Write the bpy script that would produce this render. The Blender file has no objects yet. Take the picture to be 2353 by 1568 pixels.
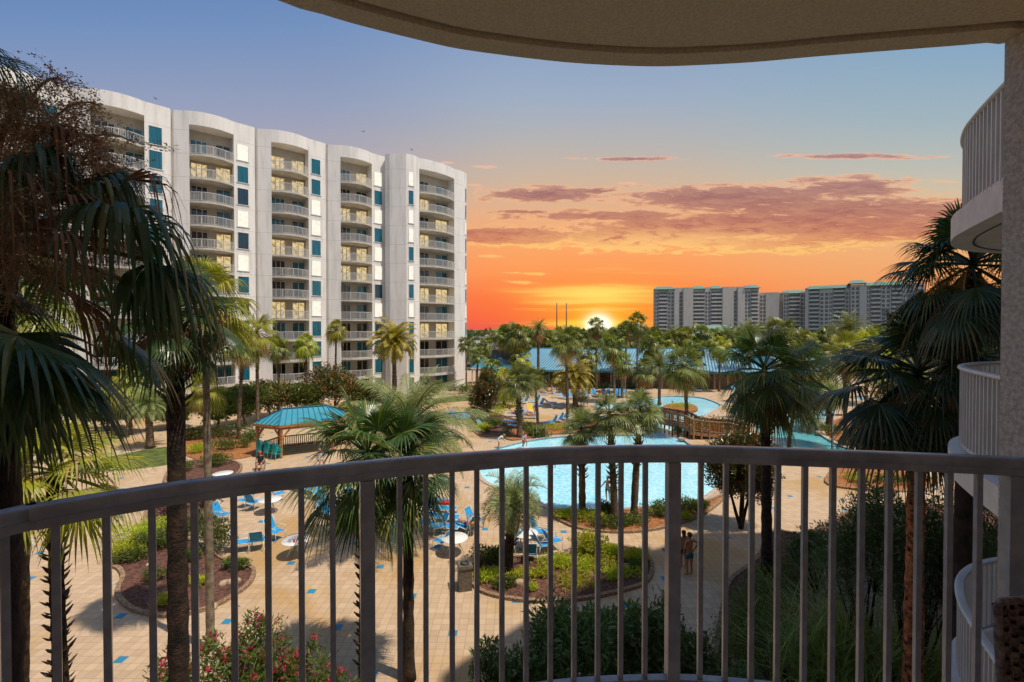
import bpy, bmesh, math, random
from mathutils import Vector as V, Matrix, noise as mnoise
from mathutils.geometry import tessellate_polygon
R = math.radians
PI = math.pi
sc = bpy.context.scene
C = sc.collection
rnd = random.Random(11)

# ---------------------------------------------------------------- camera
F, CX, CY, PITCH, EYE = 1046.0, 1176.5, 770.7, R(0.75), 10.0
cam_d = bpy.data.cameras.new("camera"); cam = bpy.data.objects.new("camera", cam_d); C.objects.link(cam)
cam_d.sensor_width = 36; cam_d.lens = F / 2353 * 36
cam_d.shift_y = (CY - 784) / 2353
cam_d.clip_start = 0.05; cam_d.clip_end = 20000
cam.location = (0, 0, EYE); cam.rotation_euler = (PI / 2 - PITCH, 0, 0)
sc.camera = cam
sc.view_settings.view_transform = 'Standard'; sc.view_settings.look = 'None'
sc.view_settings.exposure = 0; sc.view_settings.gamma = 1
sc.render.film_transparent = False

def ray(px, py):
    a = (px - CX) / F; b = (CY - py) / F
    return V((a, math.cos(PITCH) + b * math.sin(PITCH), -math.sin(PITCH) + b * math.cos(PITCH)))
def P(px, py, Y):                       # world point seen at that spot of the photo, Y metres out
    d = ray(px, py); return V((0, 0, EYE)) + d * (Y / d.y)
def G(px, py, z=0.0):                   # ... where that line of sight meets the height z
    d = ray(px, py); return V((0, 0, EYE)) + d * ((z - EYE) / d.z)

# ---------------------------------------------------------------- mesh builder
class MB:
    def __init__(s): s.v = []; s.f = []; s.sm = []
    def quad(s, a, b, c, d, smooth=False):
        n = len(s.v); s.v += [tuple(a), tuple(b), tuple(c), tuple(d)]; s.f.append((n, n+1, n+2, n+3)); s.sm.append(smooth)
    def tri(s, a, b, c):
        n = len(s.v); s.v += [tuple(a), tuple(b), tuple(c)]; s.f.append((n, n+1, n+2)); s.sm.append(False)
    def box(s, c, d, rz=0, M=None):
        n = len(s.v); ca, sa = math.cos(rz), math.sin(rz)
        for k in range(8):
            x = (d[0]/2) * (1 if k & 1 else -1); y = (d[1]/2) * (1 if k & 2 else -1); z = (d[2]/2) * (1 if k & 4 else -1)
            if M is not None:
                p = M @ V((x, y, z)); s.v.append((p.x + c[0], p.y + c[1], p.z + c[2]))
            else:
                s.v.append((c[0] + x*ca - y*sa, c[1] + x*sa + y*ca, c[2] + z))
        for q in ((0,2,3,1),(4,5,7,6),(0,1,5,4),(2,6,7,3),(0,4,6,2),(1,3,7,5)):
            s.f.append(tuple(n+i for i in q)); s.sm.append(False)
    def bar(s, a, b, w, h=None, up=V((0,0,1))):      # rectangular bar from a to b
        a = V(a); b = V(b); h = h or w; d = b - a; L = d.length
        if L < 1e-6: return
        d = d / L
        if abs(d.dot(up)) > .98: up = V((0, 1, 0))
        x = d.cross(up).normalized(); y = x.cross(d).normalized()
        M = Matrix((x, d, y)).transposed()
        s.box((a + b) / 2, (w, L, h), M=M)
    def tube(s, pts, rad, n=8, cap=True, smooth=True):
        pts = [V(p) for p in pts]; m = len(pts)
        if not hasattr(rad, '__len__'): rad = [rad] * m
        base = len(s.v); ref = V((0.13, 1, 0.07)).normalized()
        for i, p in enumerate(pts):
            d = (pts[min(i+1, m-1)] - pts[max(i-1, 0)]).normalized()
            if abs(d.dot(ref)) > .95: ref = V((1, 0.1, 0))
            x = d.cross(ref).normalized(); y = d.cross(x)
            for k in range(n):
                a = 2*PI*k/n; q = p + (x*math.cos(a) + y*math.sin(a)) * rad[i]; s.v.append(tuple(q))
        for i in range(m-1):
            for k in range(n):
                s.f.append((base+i*n+k, base+i*n+(k+1) % n, base+(i+1)*n+(k+1) % n, base+(i+1)*n+k)); s.sm.append(smooth)
        if cap:
            s.f.append(tuple(base+k for k in reversed(range(n)))); s.sm.append(False)
            s.f.append(tuple(base+(m-1)*n+k for k in range(n))); s.sm.append(False)
    def prism(s, poly, z0, z1, top=True, bottom=True, sides=True):
        pl = [V((p[0], p[1], 0)) for p in poly]; n = len(pl)
        ar = sum(pl[i].x*pl[(i+1) % n].y - pl[(i+1) % n].x*pl[i].y for i in range(n))
        if ar < 0: pl.reverse()
        tri = tessellate_polygon([pl])
        def cap(z, flip):
            b = len(s.v); s.v += [(p.x, p.y, z) for p in pl]
            for t in tri:
                a, c, d = (pl[t[0]], pl[t[1]], pl[t[2]])
                ccw = (c-a).cross(d-a).z > 0
                t2 = t if ccw != flip else (t[0], t[2], t[1])
                s.f.append(tuple(b+i for i in t2)); s.sm.append(False)
        if top: cap(z1, False)
        if bottom: cap(z0, True)
        if sides:
            for i in range(n):
                a, c = pl[i], pl[(i+1) % n]
                s.quad((a.x, a.y, z0), (c.x, c.y, z0), (c.x, c.y, z1), (a.x, a.y, z1))
    def sheet(s, outer, holes, z):
        loops = [[V((p[0], p[1], 0)) for p in outer]] + [[V((p[0], p[1], 0)) for p in h] for h in holes]
        tri = tessellate_polygon(loops); pl = [p for l in loops for p in l]
        b = len(s.v); s.v += [(p.x, p.y, z) for p in pl]
        for t in tri:
            a, c, d = pl[t[0]], pl[t[1]], pl[t[2]]
            if (c-a).cross(d-a).z < 0: t = (t[0], t[2], t[1])
            s.f.append(tuple(b+i for i in t)); s.sm.append(False)
    def ribbon(s, path, prof, closed=False, smooth=False):   # sweep a 2-D profile (offset, height) along a ground path
        m = len(path); pp = [V((p[0], p[1], p[2] if len(p) > 2 else 0)) for p in path]; b = len(s.v); k = len(prof)
        for i in range(m):
            if closed: d = pp[(i+1) % m] - pp[i-1]
            else: d = pp[min(i+1, m-1)] - pp[max(i-1, 0)]
            d.z = 0; d.normalize(); nrm = V((d.y, -d.x, 0))
            for o, h in prof: q = pp[i] + nrm*o; s.v.append((q.x, q.y, q.z + h))
        for i in range(m if closed else m-1):
            j = (i+1) % m
            for t in range(k):
                u = (t+1) % k
                s.f.append((b+i*k+t, b+i*k+u, b+j*k+u, b+j*k+t)); s.sm.append(smooth)
    def lathe(s, c, prof, n=16, smooth=True):
        b = len(s.v); k = len(prof)
        for i in range(n):
            a = 2*PI*i/n
            for r, z in prof: s.v.append((c[0]+r*math.cos(a), c[1]+r*math.sin(a), c[2]+z))
        for i in range(n):
            j = (i+1) % n
            for t in range(k-1):
                s.f.append((b+i*k+t, b+j*k+t, b+j*k+t+1, b+i*k+t+1)); s.sm.append(smooth)
    def ico(s, c, r, jit=0.0, sub=1, rs=None, smooth=True):
        rs = rs or rnd; bm = bmesh.new(); bmesh.ops.create_icosphere(bm, subdivisions=sub, radius=1)
        b = len(s.v); rr = r if hasattr(r, '__len__') else (r, r, r)
        for q in bm.verts:
            k = 1 + rs.uniform(-jit, jit); s.v.append((c[0]+q.co.x*rr[0]*k, c[1]+q.co.y*rr[1]*k, c[2]+q.co.z*rr[2]*k))
        for f in bm.faces: s.f.append(tuple(b+q.index for q in f.verts)); s.sm.append(smooth)
        bm.free()
    def mesh(s, name):
        me = bpy.data.meshes.new(name); me.from_pydata(s.v, [], s.f); me.polygons.foreach_set('use_smooth', s.sm); me.update(); return me
    def build(s, name, mat, parent=None, loc=None):
        me = s.mesh(name); me.materials.append(mat); return link(name, me, parent, loc)
def link(name, me, parent=None, loc=None):
    o = bpy.data.objects.new(name, me); C.objects.link(o)
    if parent: o.parent = parent
    if loc is not None: o.location = loc
    return o
def tag(o, label=None, cat=None, group=None, kind=None):
    if label: o['label'] = label
    if cat: o['category'] = cat
    if group: o['group'] = group
    if kind: o['kind'] = kind
    return o
def empty(name, loc=(0,0,0), rz=0, label=None, cat=None, group=None, s=1):
    o = bpy.data.objects.new(name, None); C.objects.link(o); o.location = loc; o.rotation_euler = (0, 0, rz); o.scale = (s, s, s)
    o.empty_display_size = .2
    return tag(o, label, cat, group)
def struct(o): o['kind'] = 'structure'; return o
kids = {}
def copy_tree(o, parent=None):
    c = o.copy(); C.objects.link(c)
    if parent is not None: c.parent = parent
    for ch in [x for x in o.children]: copy_tree(ch, c)
    return c
def dup(o, loc, rz=0, s=1, label=None, cat=None, group=None):
    c = copy_tree(o); c.location = loc; c.rotation_euler = (0, 0, rz); c.scale = (s, s, s) if not hasattr(s, '__len__') else s
    return tag(c, label, cat, group)
def smooth_loop(pts, k=4, closed=True):          # Catmull-Rom through ground points
    n = len(pts); out = []
    rng = range(n) if closed else range(n-1)
    for i in rng:
        g = (lambda j: pts[j % n]) if closed else (lambda j: pts[max(0, min(n-1, j))])
        p0, p1, p2, p3 = g(i-1), g(i), g(i+1), g(i+2)
        for t in range(k):
            u = t / k
            out.append(tuple(.5*((2*p1[a]) + (-p0[a]+p2[a])*u + (2*p0[a]-5*p1[a]+4*p2[a]-p3[a])*u*u + (-p0[a]+3*p1[a]-3*p2[a]+p3[a])*u**3) for a in range(2)))
    if not closed: out.append(tuple(pts[-1][:2]))
    return out

# ---------------------------------------------------------------- materials
class N:
    def __init__(s, nt): s.nt = nt; s.n = nt.nodes; s.l = nt.links
    def new(s, t, **k):
        x = s.n.new(t)
        for a, b in k.items(): setattr(x, a, b)
        return x
    def put(s, sock, val):
        if isinstance(val, bpy.types.NodeSocket): s.l.new(val, sock)
        elif val is not None:
            if hasattr(val, '__len__') and len(val) == 3 and sock.type == 'RGBA': val = (*val, 1)
            sock.default_value = val
    def m(s, op, a, b=None, c=None, clamp=False):
        x = s.new('ShaderNodeMath', operation=op); x.use_clamp = clamp
        s.put(x.inputs[0], a); s.put(x.inputs[1], b)
        if c is not None: s.put(x.inputs[2], c)
        return x.outputs[0]
    def mix(s, f, a, b, mode='MIX'):
        x = s.new('ShaderNodeMix', data_type='RGBA', blend_type=mode); s.put(x.inputs[0], f); s.put(x.inputs[6], a); s.put(x.inputs[7], b); return x.outputs[2]
    def noise(s, scale, detail=4, vec=None, rough=.55, dist=0):
        x = s.new('ShaderNodeTexNoise'); x.inputs['Scale'].default_value = scale; x.inputs['Detail'].default_value = detail
        x.inputs['Roughness'].default_value = rough; x.inputs['Distortion'].default_value = dist
        if vec is not None: s.l.new(vec, x.inputs['Vector'])
        return x.outputs['Fac']
    def ss(s, v, a, b, o0=0.0, o1=1.0):
        x = s.new('ShaderNodeMapRange', interpolation_type='SMOOTHSTEP'); s.put(x.inputs[0], v)
        x.inputs[1].default_value = a; x.inputs[2].default_value = b; x.inputs[3].default_value = o0; x.inputs[4].default_value = o1; return x.outputs[0]
    def ramp(s, v, stops):
        x = s.new('ShaderNodeValToRGB'); s.put(x.inputs[0], v); e = x.color_ramp.elements
        while len(e) > 1: e.remove(e[-1])
        e[0].position = stops[0][0]; e[0].color = (*stops[0][1], 1)
        for p, c in stops[1:]:
            q = e.new(p); q.color = (*c, 1)
        return x.outputs[0]
    def bump(s, h, strength, dist=.02):
        x = s.new('ShaderNodeBump'); x.inputs['Strength'].default_value = strength; x.inputs['Distance'].default_value = dist; s.l.new(h, x.inputs['Height']); return x.outputs[0]
def srgb(r, g, b):
    f = lambda c: (c/255/12.92) if c/255 <= .04045 else ((c/255+.055)/1.055)**2.4
    return (f(r), f(g), f(b))
def new_mat(name):
    m = bpy.data.materials.new(name); m.use_nodes = True; n = N(m.node_tree); b = m.node_tree.nodes['Principled BSDF']; return m, n, b
def mat(name, col, rough=.6, var=.12, scale=3.0, bump=0, bscale=60, metal=0, spec=.5, col2=None, coord='Object', bdist=.01):
    m, n, b = new_mat(name)
    tc = n.new('ShaderNodeTexCoord').outputs[coord]
    f = n.noise(scale, 5, tc, .6)
    c2 = col2 or tuple(min(1, c*(1-var*2.2)) for c in col); c1 = tuple(min(1, c*(1+var)) for c in col)
    n.put(b.inputs['Base Color'], n.mix(n.ss(f, .3, .7), c1, c2))
    b.inputs['Roughness'].default_value = rough; b.inputs['Metallic'].default_value = metal
    b.inputs['Specular IOR Level'].default_value = spec
    if bump: n.put(b.inputs['Normal'], n.bump(n.noise(bscale, 4, tc, .6), bump, bdist))
    return m
def leafmat(name, c1, c2, rough=.45, trans=.3, tint=None, spec=.4, c3=None, f3=.12):
    m, n, b = new_mat(name)
    gi = n.new('ShaderNodeNewGeometry').outputs['Random Per Island']; oi = n.new('ShaderNodeObjectInfo').outputs['Random']
    tc = n.new('ShaderNodeTexCoord').outputs['Object']
    col = n.mix(gi, c1, c2)
    nz = n.noise(1.1, 3, tc)
    col = n.mix(n.ss(nz, .35, .7, 0, .55), col, c2)
    if c3: col = n.mix(n.m('GREATER_THAN', gi, 1-f3), col, c3)
    hs = n.new('ShaderNodeHueSaturation'); n.put(hs.inputs['Color'], col)
    n.put(hs.inputs['Hue'], n.m('MULTIPLY_ADD', oi, .035, .4825)); n.put(hs.inputs['Value'], n.m('MULTIPLY_ADD', oi, .5, .78))
    n.put(b.inputs['Base Color'], hs.outputs[0]); b.inputs['Roughness'].default_value = rough; b.inputs['Specular IOR Level'].default_value = spec
    t = n.new('ShaderNodeBsdfTranslucent'); br = n.mix(1.0, hs.outputs[0], tint or (1.5, 1.6, .6), 'MULTIPLY'); n.put(t.inputs[0], br)
    mx = n.new('ShaderNodeMixShader'); mx.inputs[0].default_value = trans; n.l.new(b.outputs[0], mx.inputs[1]); n.l.new(t.outputs[0], mx.inputs[2])
    n.l.new(mx.outputs[0], m.node_tree.nodes['Material Output'].inputs['Surface'])
    return m
M = {}
M['fan'] = leafmat('fan_green', (.27, .28, .035), (.075, .105, .02), .4, .2)
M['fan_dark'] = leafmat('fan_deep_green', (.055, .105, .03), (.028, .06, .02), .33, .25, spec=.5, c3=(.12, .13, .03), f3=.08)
M['fan_mid'] = leafmat('fan_mid_green', (.09, .15, .03), (.035, .065, .02), .33, .25, spec=.45, c3=(.22, .2, .04), f3=.1)
M['fan_lime'] = leafmat('fan_lime', (.42, .41, .035), (.17, .2, .026), .42, .3, c3=(.38, .25, .09), f3=.12)
M['feather'] = leafmat('feather_green', (.27, .27, .05), (.10, .12, .035), .42, .18)
M['feather_gold'] = leafmat('feather_gold', (.46, .35, .04), (.2, .18, .03), .42, .25)
M['silver'] = leafmat('silver_green', (.34, .37, .14), (.18, .22, .08), .5, .28, tint=(1.2, 1.25, .8))
M['dead'] = leafmat('dead_frond', (.60, .37, .14), (.36, .2, .075), .7, .2, tint=(1.3, 1.0, .6))
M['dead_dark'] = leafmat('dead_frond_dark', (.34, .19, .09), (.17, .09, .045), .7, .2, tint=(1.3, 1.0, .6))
M['seed_near'] = leafmat('seed_near', (.72, .52, .27), (.42, .29, .14), .7, .05, tint=(1.2, 1, .6))
M['sabal'] = leafmat('sabal_green', (.27, .3, .09), (.08, .10, .03), .38, .18)
M['seed'] = leafmat('seed', (.42, .25, .09), (.22, .13, .05), .7, .05, tint=(1.2, 1, .6))
M['stalk'] = leafmat('stalk', (.16, .17, .05), (.10, .12, .03), .5, .0)
M['orange'] = leafmat('orange_stalk', (.5, .2, .02), (.35, .16, .02), .5, .1)
M['bush'] = leafmat('bush_green', (.14, .18, .028), (.07, .10, .02), .42, .28)
M['bush_dark'] = leafmat('bush_dark', (.13, .21, .065), (.07, .125, .045), .4, .2)
M['magnolia'] = leafmat('magnolia', (.085, .11, .022), (.05, .07, .016), .3, .18, spec=.6, c3=(.36, .17, .045), f3=.25)
M['lime'] = leafmat('lime_shrub', (.5, .5, .03), (.3, .34, .03), .5, .38)
M['hedge'] = leafmat('hedge', (.2, .23, .03), (.1, .13, .022), .45, .28)
M['wood_far'] = leafmat('far_wood', (.12, .14, .03), (.06, .085, .022), .5, .2)
M['purple'] = leafmat('purple_shrub', (.1, .025, .03), (.05, .015, .02), .45, .2)
M['pink'] = leafmat('pink_flower', (.62, .05, .15), (.42, .03, .08), .6, .3, tint=(1.2, .8, .9))
M['red'] = leafmat('red_flower', (.5, .05, .03), (.35, .04, .04), .6, .3, tint=(1.2, .8, .8))
M['cream'] = leafmat('cream_flower', (.5, .47, .4), (.35, .34, .28), .6, .3, tint=(1.1, 1.1, 1))
M['blade'] = leafmat('grass_blade', (.32, .38, .09), (.16, .23, .055), .4, .25, c3=(.2, .17, .07), f3=.1)
M['bark'] = mat('palm_bark', (.17, .11, .065), .9, .35, 6, .8, 25, bdist=.03)
M['bark_grey'] = mat('palm_bark_grey', (.24, .19, .13), .9, .25, 6, .6, 25, bdist=.02)
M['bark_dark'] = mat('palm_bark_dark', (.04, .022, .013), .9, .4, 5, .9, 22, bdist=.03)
M['bark_red'] = mat('palm_bark_red', (.45, .15, .05), .9, .5, 9, 1, 30, bdist=.03)
M['boot'] = leafmat('leaf_boot', (.16, .11, .065), (.08, .05, .03), .85, .02)
M['stucco'] = mat('stucco', (.62, .56, .48), .9, .14, 60, .9, 130, bdist=.006)
M['ceil'] = mat('stucco_ceiling', (.92, .75, .48), .95, .07, 85, .8, 150, bdist=.006)
M['smooth'] = mat('smooth_render', (.72, .65, .56), .8, .05, 4)
M['rail'] = mat('rail_paint', (.38, .38, .395), .22, .12, 9, .1, 180, spec=.5, bdist=.001)
M['rail_white'] = mat('white_rail', (.62, .6, .56), .45, .05, 3)
M['white'] = mat('white_metal', (.7, .68, .63), .45, .05, 3)
M['table'] = mat('table_white', (.78, .76, .73), .35, .04, 3)
M['blue'] = mat('blue_sling', (.02, .30, .62), .7, .12, 6, .4, 300, bdist=.002)
M['navy'] = mat('navy_sling', (.012, .07, .26), .7, .12, 6)
M['teal'] = mat('teal_plastic', (.02, .42, .42), .35, .06, 6)
M['wood'] = mat('cedar', (.46, .19, .06), .7, .3, 8, .4, 40, bdist=.004)
M['wood_pale'] = mat('weathered_wood', (.34, .21, .12), .8, .25, 8)
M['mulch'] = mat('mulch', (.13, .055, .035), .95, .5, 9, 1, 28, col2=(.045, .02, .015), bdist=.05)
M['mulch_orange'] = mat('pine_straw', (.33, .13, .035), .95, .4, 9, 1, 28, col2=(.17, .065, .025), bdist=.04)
M['brick'] = mat('edging_brick', (.3, .19, .11), .9, .3, 14, .5, 60)
M['stone'] = mat('stone', (.42, .31, .2), .9, .25, 5, .6, 20)
M['dark'] = mat('dark_metal', (.03, .03, .03), .5, .1, 4)
M['bin'] = mat('bin_brown', (.13, .11, .085), .7, .2, 8, .5, 60)
M['skin'] = mat('skin', (.42, .2, .11), .55, .12, 8)
M['skin_dark'] = mat('skin_tan', (.42, .19, .1), .55, .12, 8)
M['hair'] = mat('hair', (.05, .028, .015), .6, .3, 30)
M['hair_fair'] = mat('hair_fair', (.32, .2, .09), .6, .3, 30)
for k, c in dict(c_teal=(.01, .14, .17), c_green=(.01, .16, .07), c_lime=(.3, .42, .03), c_blue=(.01, .08, .38), c_red=(.6, .04, .04), c_black=(.015, .015, .017), c_orange=(.75, .3, .03), c_white=(.75, .74, .72), c_pink=(.7, .2, .25), c_yellow=(.75, .5, .04)).items():
    M[k] = mat(k, c, .85, .12, 20)
# ---------------------------------------------------------------- setting materials
def deck_mat():
    m, n, b = new_mat('paving')
    tc = n.new('ShaderNodeTexCoord').outputs['Object']; sp = n.new('ShaderNodeSeparateXYZ'); n.l.new(tc, sp.inputs[0])
    x, y = sp.outputs[0], sp.outputs[1]
    T = 0.3
    u = n.m('DIVIDE', x, T); v = n.m('DIVIDE', y, T)
    i = n.m('FLOOR', u); j = n.m('FLOOR', v)
    fu = n.m('FRACT', u); fv = n.m('FRACT', v)
    g = n.m('MINIMUM', n.m('MINIMUM', fu, n.m('SUBTRACT', 1, fu)), n.m('MINIMUM', fv, n.m('SUBTRACT', 1, fv)))
    joint = n.ss(g, .012, .045, 1, 0)
    k = n.m('FLOORED_MODULO', n.m('ADD', n.m('MULTIPLY_ADD', j, 13, i), -34.5), 85)
    acc = n.m('LESS_THAN', k, 1)
    wn = n.new('ShaderNodeTexWhiteNoise', noise_dimensions='2D'); cb = n.new('ShaderNodeCombineXYZ'); n.put(cb.inputs[0], i); n.put(cb.inputs[1], j); n.l.new(cb.outputs[0], wn.inputs[0])
    base = n.mix(wn.outputs['Value'], (.53, .385, .25), (.44, .315, .20))
    st = n.noise(.16, 5, tc, .62, .6)
    base = n.mix(n.ss(st, .5, .64, 0, .85), base, (.42, .25, .085))
    st2 = n.noise(.55, 7, tc, .72)
    base = n.mix(n.ss(st2, .5, .8, 0, .4), base, (.27, .19, .13))
    base = n.mix(n.m('MULTIPLY', joint, .55), base, (.2, .13, .085))
    blue = n.mix(n.ss(st2, .3, .7), (.01, .24, .42), (.02, .17, .30))
    base = n.mix(n.m('MULTIPLY', acc, n.m('SUBTRACT', 1, joint)), base, blue)
    n.put(b.inputs['Base Color'], base); b.inputs['Roughness'].default_value = .75
    n.put(b.inputs['Normal'], n.bump(n.m('SUBTRACT', n.noise(40, 4, tc), joint), .3, .01))
    return m
def water_mat(name, c1, c2, c3, sc_=1.3):
    m, n, b = new_mat(name)
    tc = n.new('ShaderNodeTexCoord').outputs['Object']
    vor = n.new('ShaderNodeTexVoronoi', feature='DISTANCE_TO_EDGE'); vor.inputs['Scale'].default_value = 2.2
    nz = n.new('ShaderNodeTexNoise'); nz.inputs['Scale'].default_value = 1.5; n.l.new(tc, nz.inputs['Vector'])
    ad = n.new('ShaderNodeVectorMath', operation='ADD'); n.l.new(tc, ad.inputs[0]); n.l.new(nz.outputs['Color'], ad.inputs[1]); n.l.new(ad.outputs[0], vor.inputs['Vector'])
    ca = n.ss(vor.outputs['Distance'], 0, .16, 1, 0)  # pale web of caustic light, painted into the water colour below
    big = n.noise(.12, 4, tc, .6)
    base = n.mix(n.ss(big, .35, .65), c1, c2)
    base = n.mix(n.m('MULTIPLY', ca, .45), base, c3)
    n.put(b.inputs['Base Color'], base); b.inputs['Roughness'].default_value = .08; b.inputs['Specular IOR Level'].default_value = .5
    n.put(b.inputs['Normal'], n.bump(n.noise(sc_ * 3, 4, tc, .6), .22, .05))
    return m
def roof_mat(name, c1, c2):
    m, n, b = new_mat(name)
    tc = n.new('ShaderNodeTexCoord').outputs['Object']
    n.put(b.inputs['Base Color'], n.mix(n.ss(n.noise(.8, 5, tc, .65), .3, .7), c1, c2))
    b.inputs['Roughness'].default_value = .42; b.inputs['Specular IOR Level'].default_value = .5
    return m
def tower_mat(name, c1, c2, floor_h=2.83, z0=2.95, joints=True):
    m, n, b = new_mat(name)
    tc = n.new('ShaderNodeTexCoord').outputs['Object']; sp = n.new('ShaderNodeSeparateXYZ'); n.l.new(tc, sp.inputs[0])
    st = n.new('ShaderNodeMapping'); st.inputs['Scale'].default_value = (1.5, 1.5, .16); n.l.new(tc, st.inputs[0])
    base = n.mix(n.ss(n.noise(1.0, 7, st.outputs[0], .7), .42, .72), c1, tuple(q*.9 for q in c2))
    base = n.mix(n.ss(n.noise(.35, 4, tc, .6), .4, .8, 0, .35), base, tuple(c*.82 for c in c1))
    if joints:
        w = n.m('FRACT', n.m('DIVIDE', n.m('SUBTRACT', sp.outputs[2], z0), floor_h))
        dd = n.m('MINIMUM', w, n.m('SUBTRACT', 1, w))
        jt = n.m('MULTIPLY', n.m('LESS_THAN', dd, .012), .3)
        base = n.mix(jt, base, (.2, .18, .16))
    n.put(b.inputs['Base Color'], base); b.inputs['Roughness'].default_value = .85
    n.put(b.inputs['Normal'], n.bump(n.noise(14, 4, tc), .12, .02))
    return m
def glass_mat(name, col, rough=.12, emit=None, es=0, fold=0):
    m, n, b = new_mat(name)
    tc = n.new('ShaderNodeTexCoord').outputs['Object']
    mp = n.new('ShaderNodeMapping'); mp.inputs['Scale'].default_value = (9, 9, .35); n.l.new(tc, mp.inputs[0])
    f = n.noise(1.3, 3, mp.outputs[0], .6)
    n.put(b.inputs['Base Color'], n.mix(n.ss(f, .35, .65), col, tuple(c*.45 for c in col)))
    b.inputs['Roughness'].default_value = rough; b.inputs['Specular IOR Level'].default_value = .6
    if emit:
        nz = n.noise(2.3, 4, tc, .75)
        n.put(b.inputs['Emission Color'], n.mix(n.ss(nz, .36, .52), emit[0], emit[1])); b.inputs['Emission Strength'].default_value = es
    return m
M['deck'] = deck_mat()
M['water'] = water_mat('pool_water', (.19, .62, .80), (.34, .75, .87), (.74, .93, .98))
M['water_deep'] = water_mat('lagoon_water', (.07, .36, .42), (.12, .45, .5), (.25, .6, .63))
M['water_green'] = water_mat('pond_water', (.02, .11, .06), (.03, .14, .08), (.04, .17, .1))
M['pooltile'] = mat('pool_tile', (.2, .42, .5), .4, .2, 8)
M['coping'] = mat('coping', (.46, .38, .3), .75, .15, 6, .3, 60)
M['ground'] = mat('earth', (.11, .1, .045), .95, .3, .4)
M['lawn'] = mat('lawn', (.10, .13, .02), .95, .3, 1.5, .8, 60, bdist=.03)
M['brickpath'] = mat('brick_path', (.17, .12, .09), .9, .3, 12, .6, 60)
M['sea'] = mat('sea_water', (.08, .13, .2), .3, .1, .01)
M['roof_blue'] = roof_mat('blue_metal_roof', (.17, .36, .47), (.22, .42, .52))
M['roof_teal'] = roof_mat('teal_metal_roof', (.035, .25, .34), (.06, .3, .38))
M['roof_green'] = roof_mat('green_metal_roof', (.16, .27, .2), (.13, .23, .17))
M['seam'] = roof_mat('roof_seam', (.02, .14, .24), (.02, .12, .2))
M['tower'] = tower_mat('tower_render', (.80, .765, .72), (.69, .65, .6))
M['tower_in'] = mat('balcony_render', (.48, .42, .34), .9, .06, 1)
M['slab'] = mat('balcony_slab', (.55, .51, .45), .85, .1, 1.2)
M['condo'] = tower_mat('condo_render', (.64, .56, .49), (.56, .485, .42), joints=False)
M['condo_slab'] = mat('condo_slab', (.75, .68, .62), .9, .06, 1)
M['condo_win'] = glass_mat('condo_glass', (.2, .19, .18), .3)
M['pane_teal'] = glass_mat('teal_curtain_pane', (.012, .15, .21), .12)
M['pane_dark'] = glass_mat('dark_pane', (.02, .05, .075), .1)
M['pane_black'] = glass_mat('black_pane', (.012, .014, .014), .08)
M['pane_lit'] = glass_mat('lit_pane', (.3, .27, .2), .3, ((.84, .76, .6), (1, .95, .83)), .85)
M['pane_warm'] = glass_mat('warm_lit_pane', (.4, .3, .12), .3, ((.16, .10, .04), (1, .76, .36)), .72)
M['white_wall'] = mat('white_wall', (.5, .48, .45), .9, .15, .5)
M['bluegrey_wall'] = mat('bluegrey_wall', (.12, .17, .22), .9, .1, .5)
M['storefront'] = glass_mat('shop_glass', (.04, .05, .06), .2)

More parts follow.
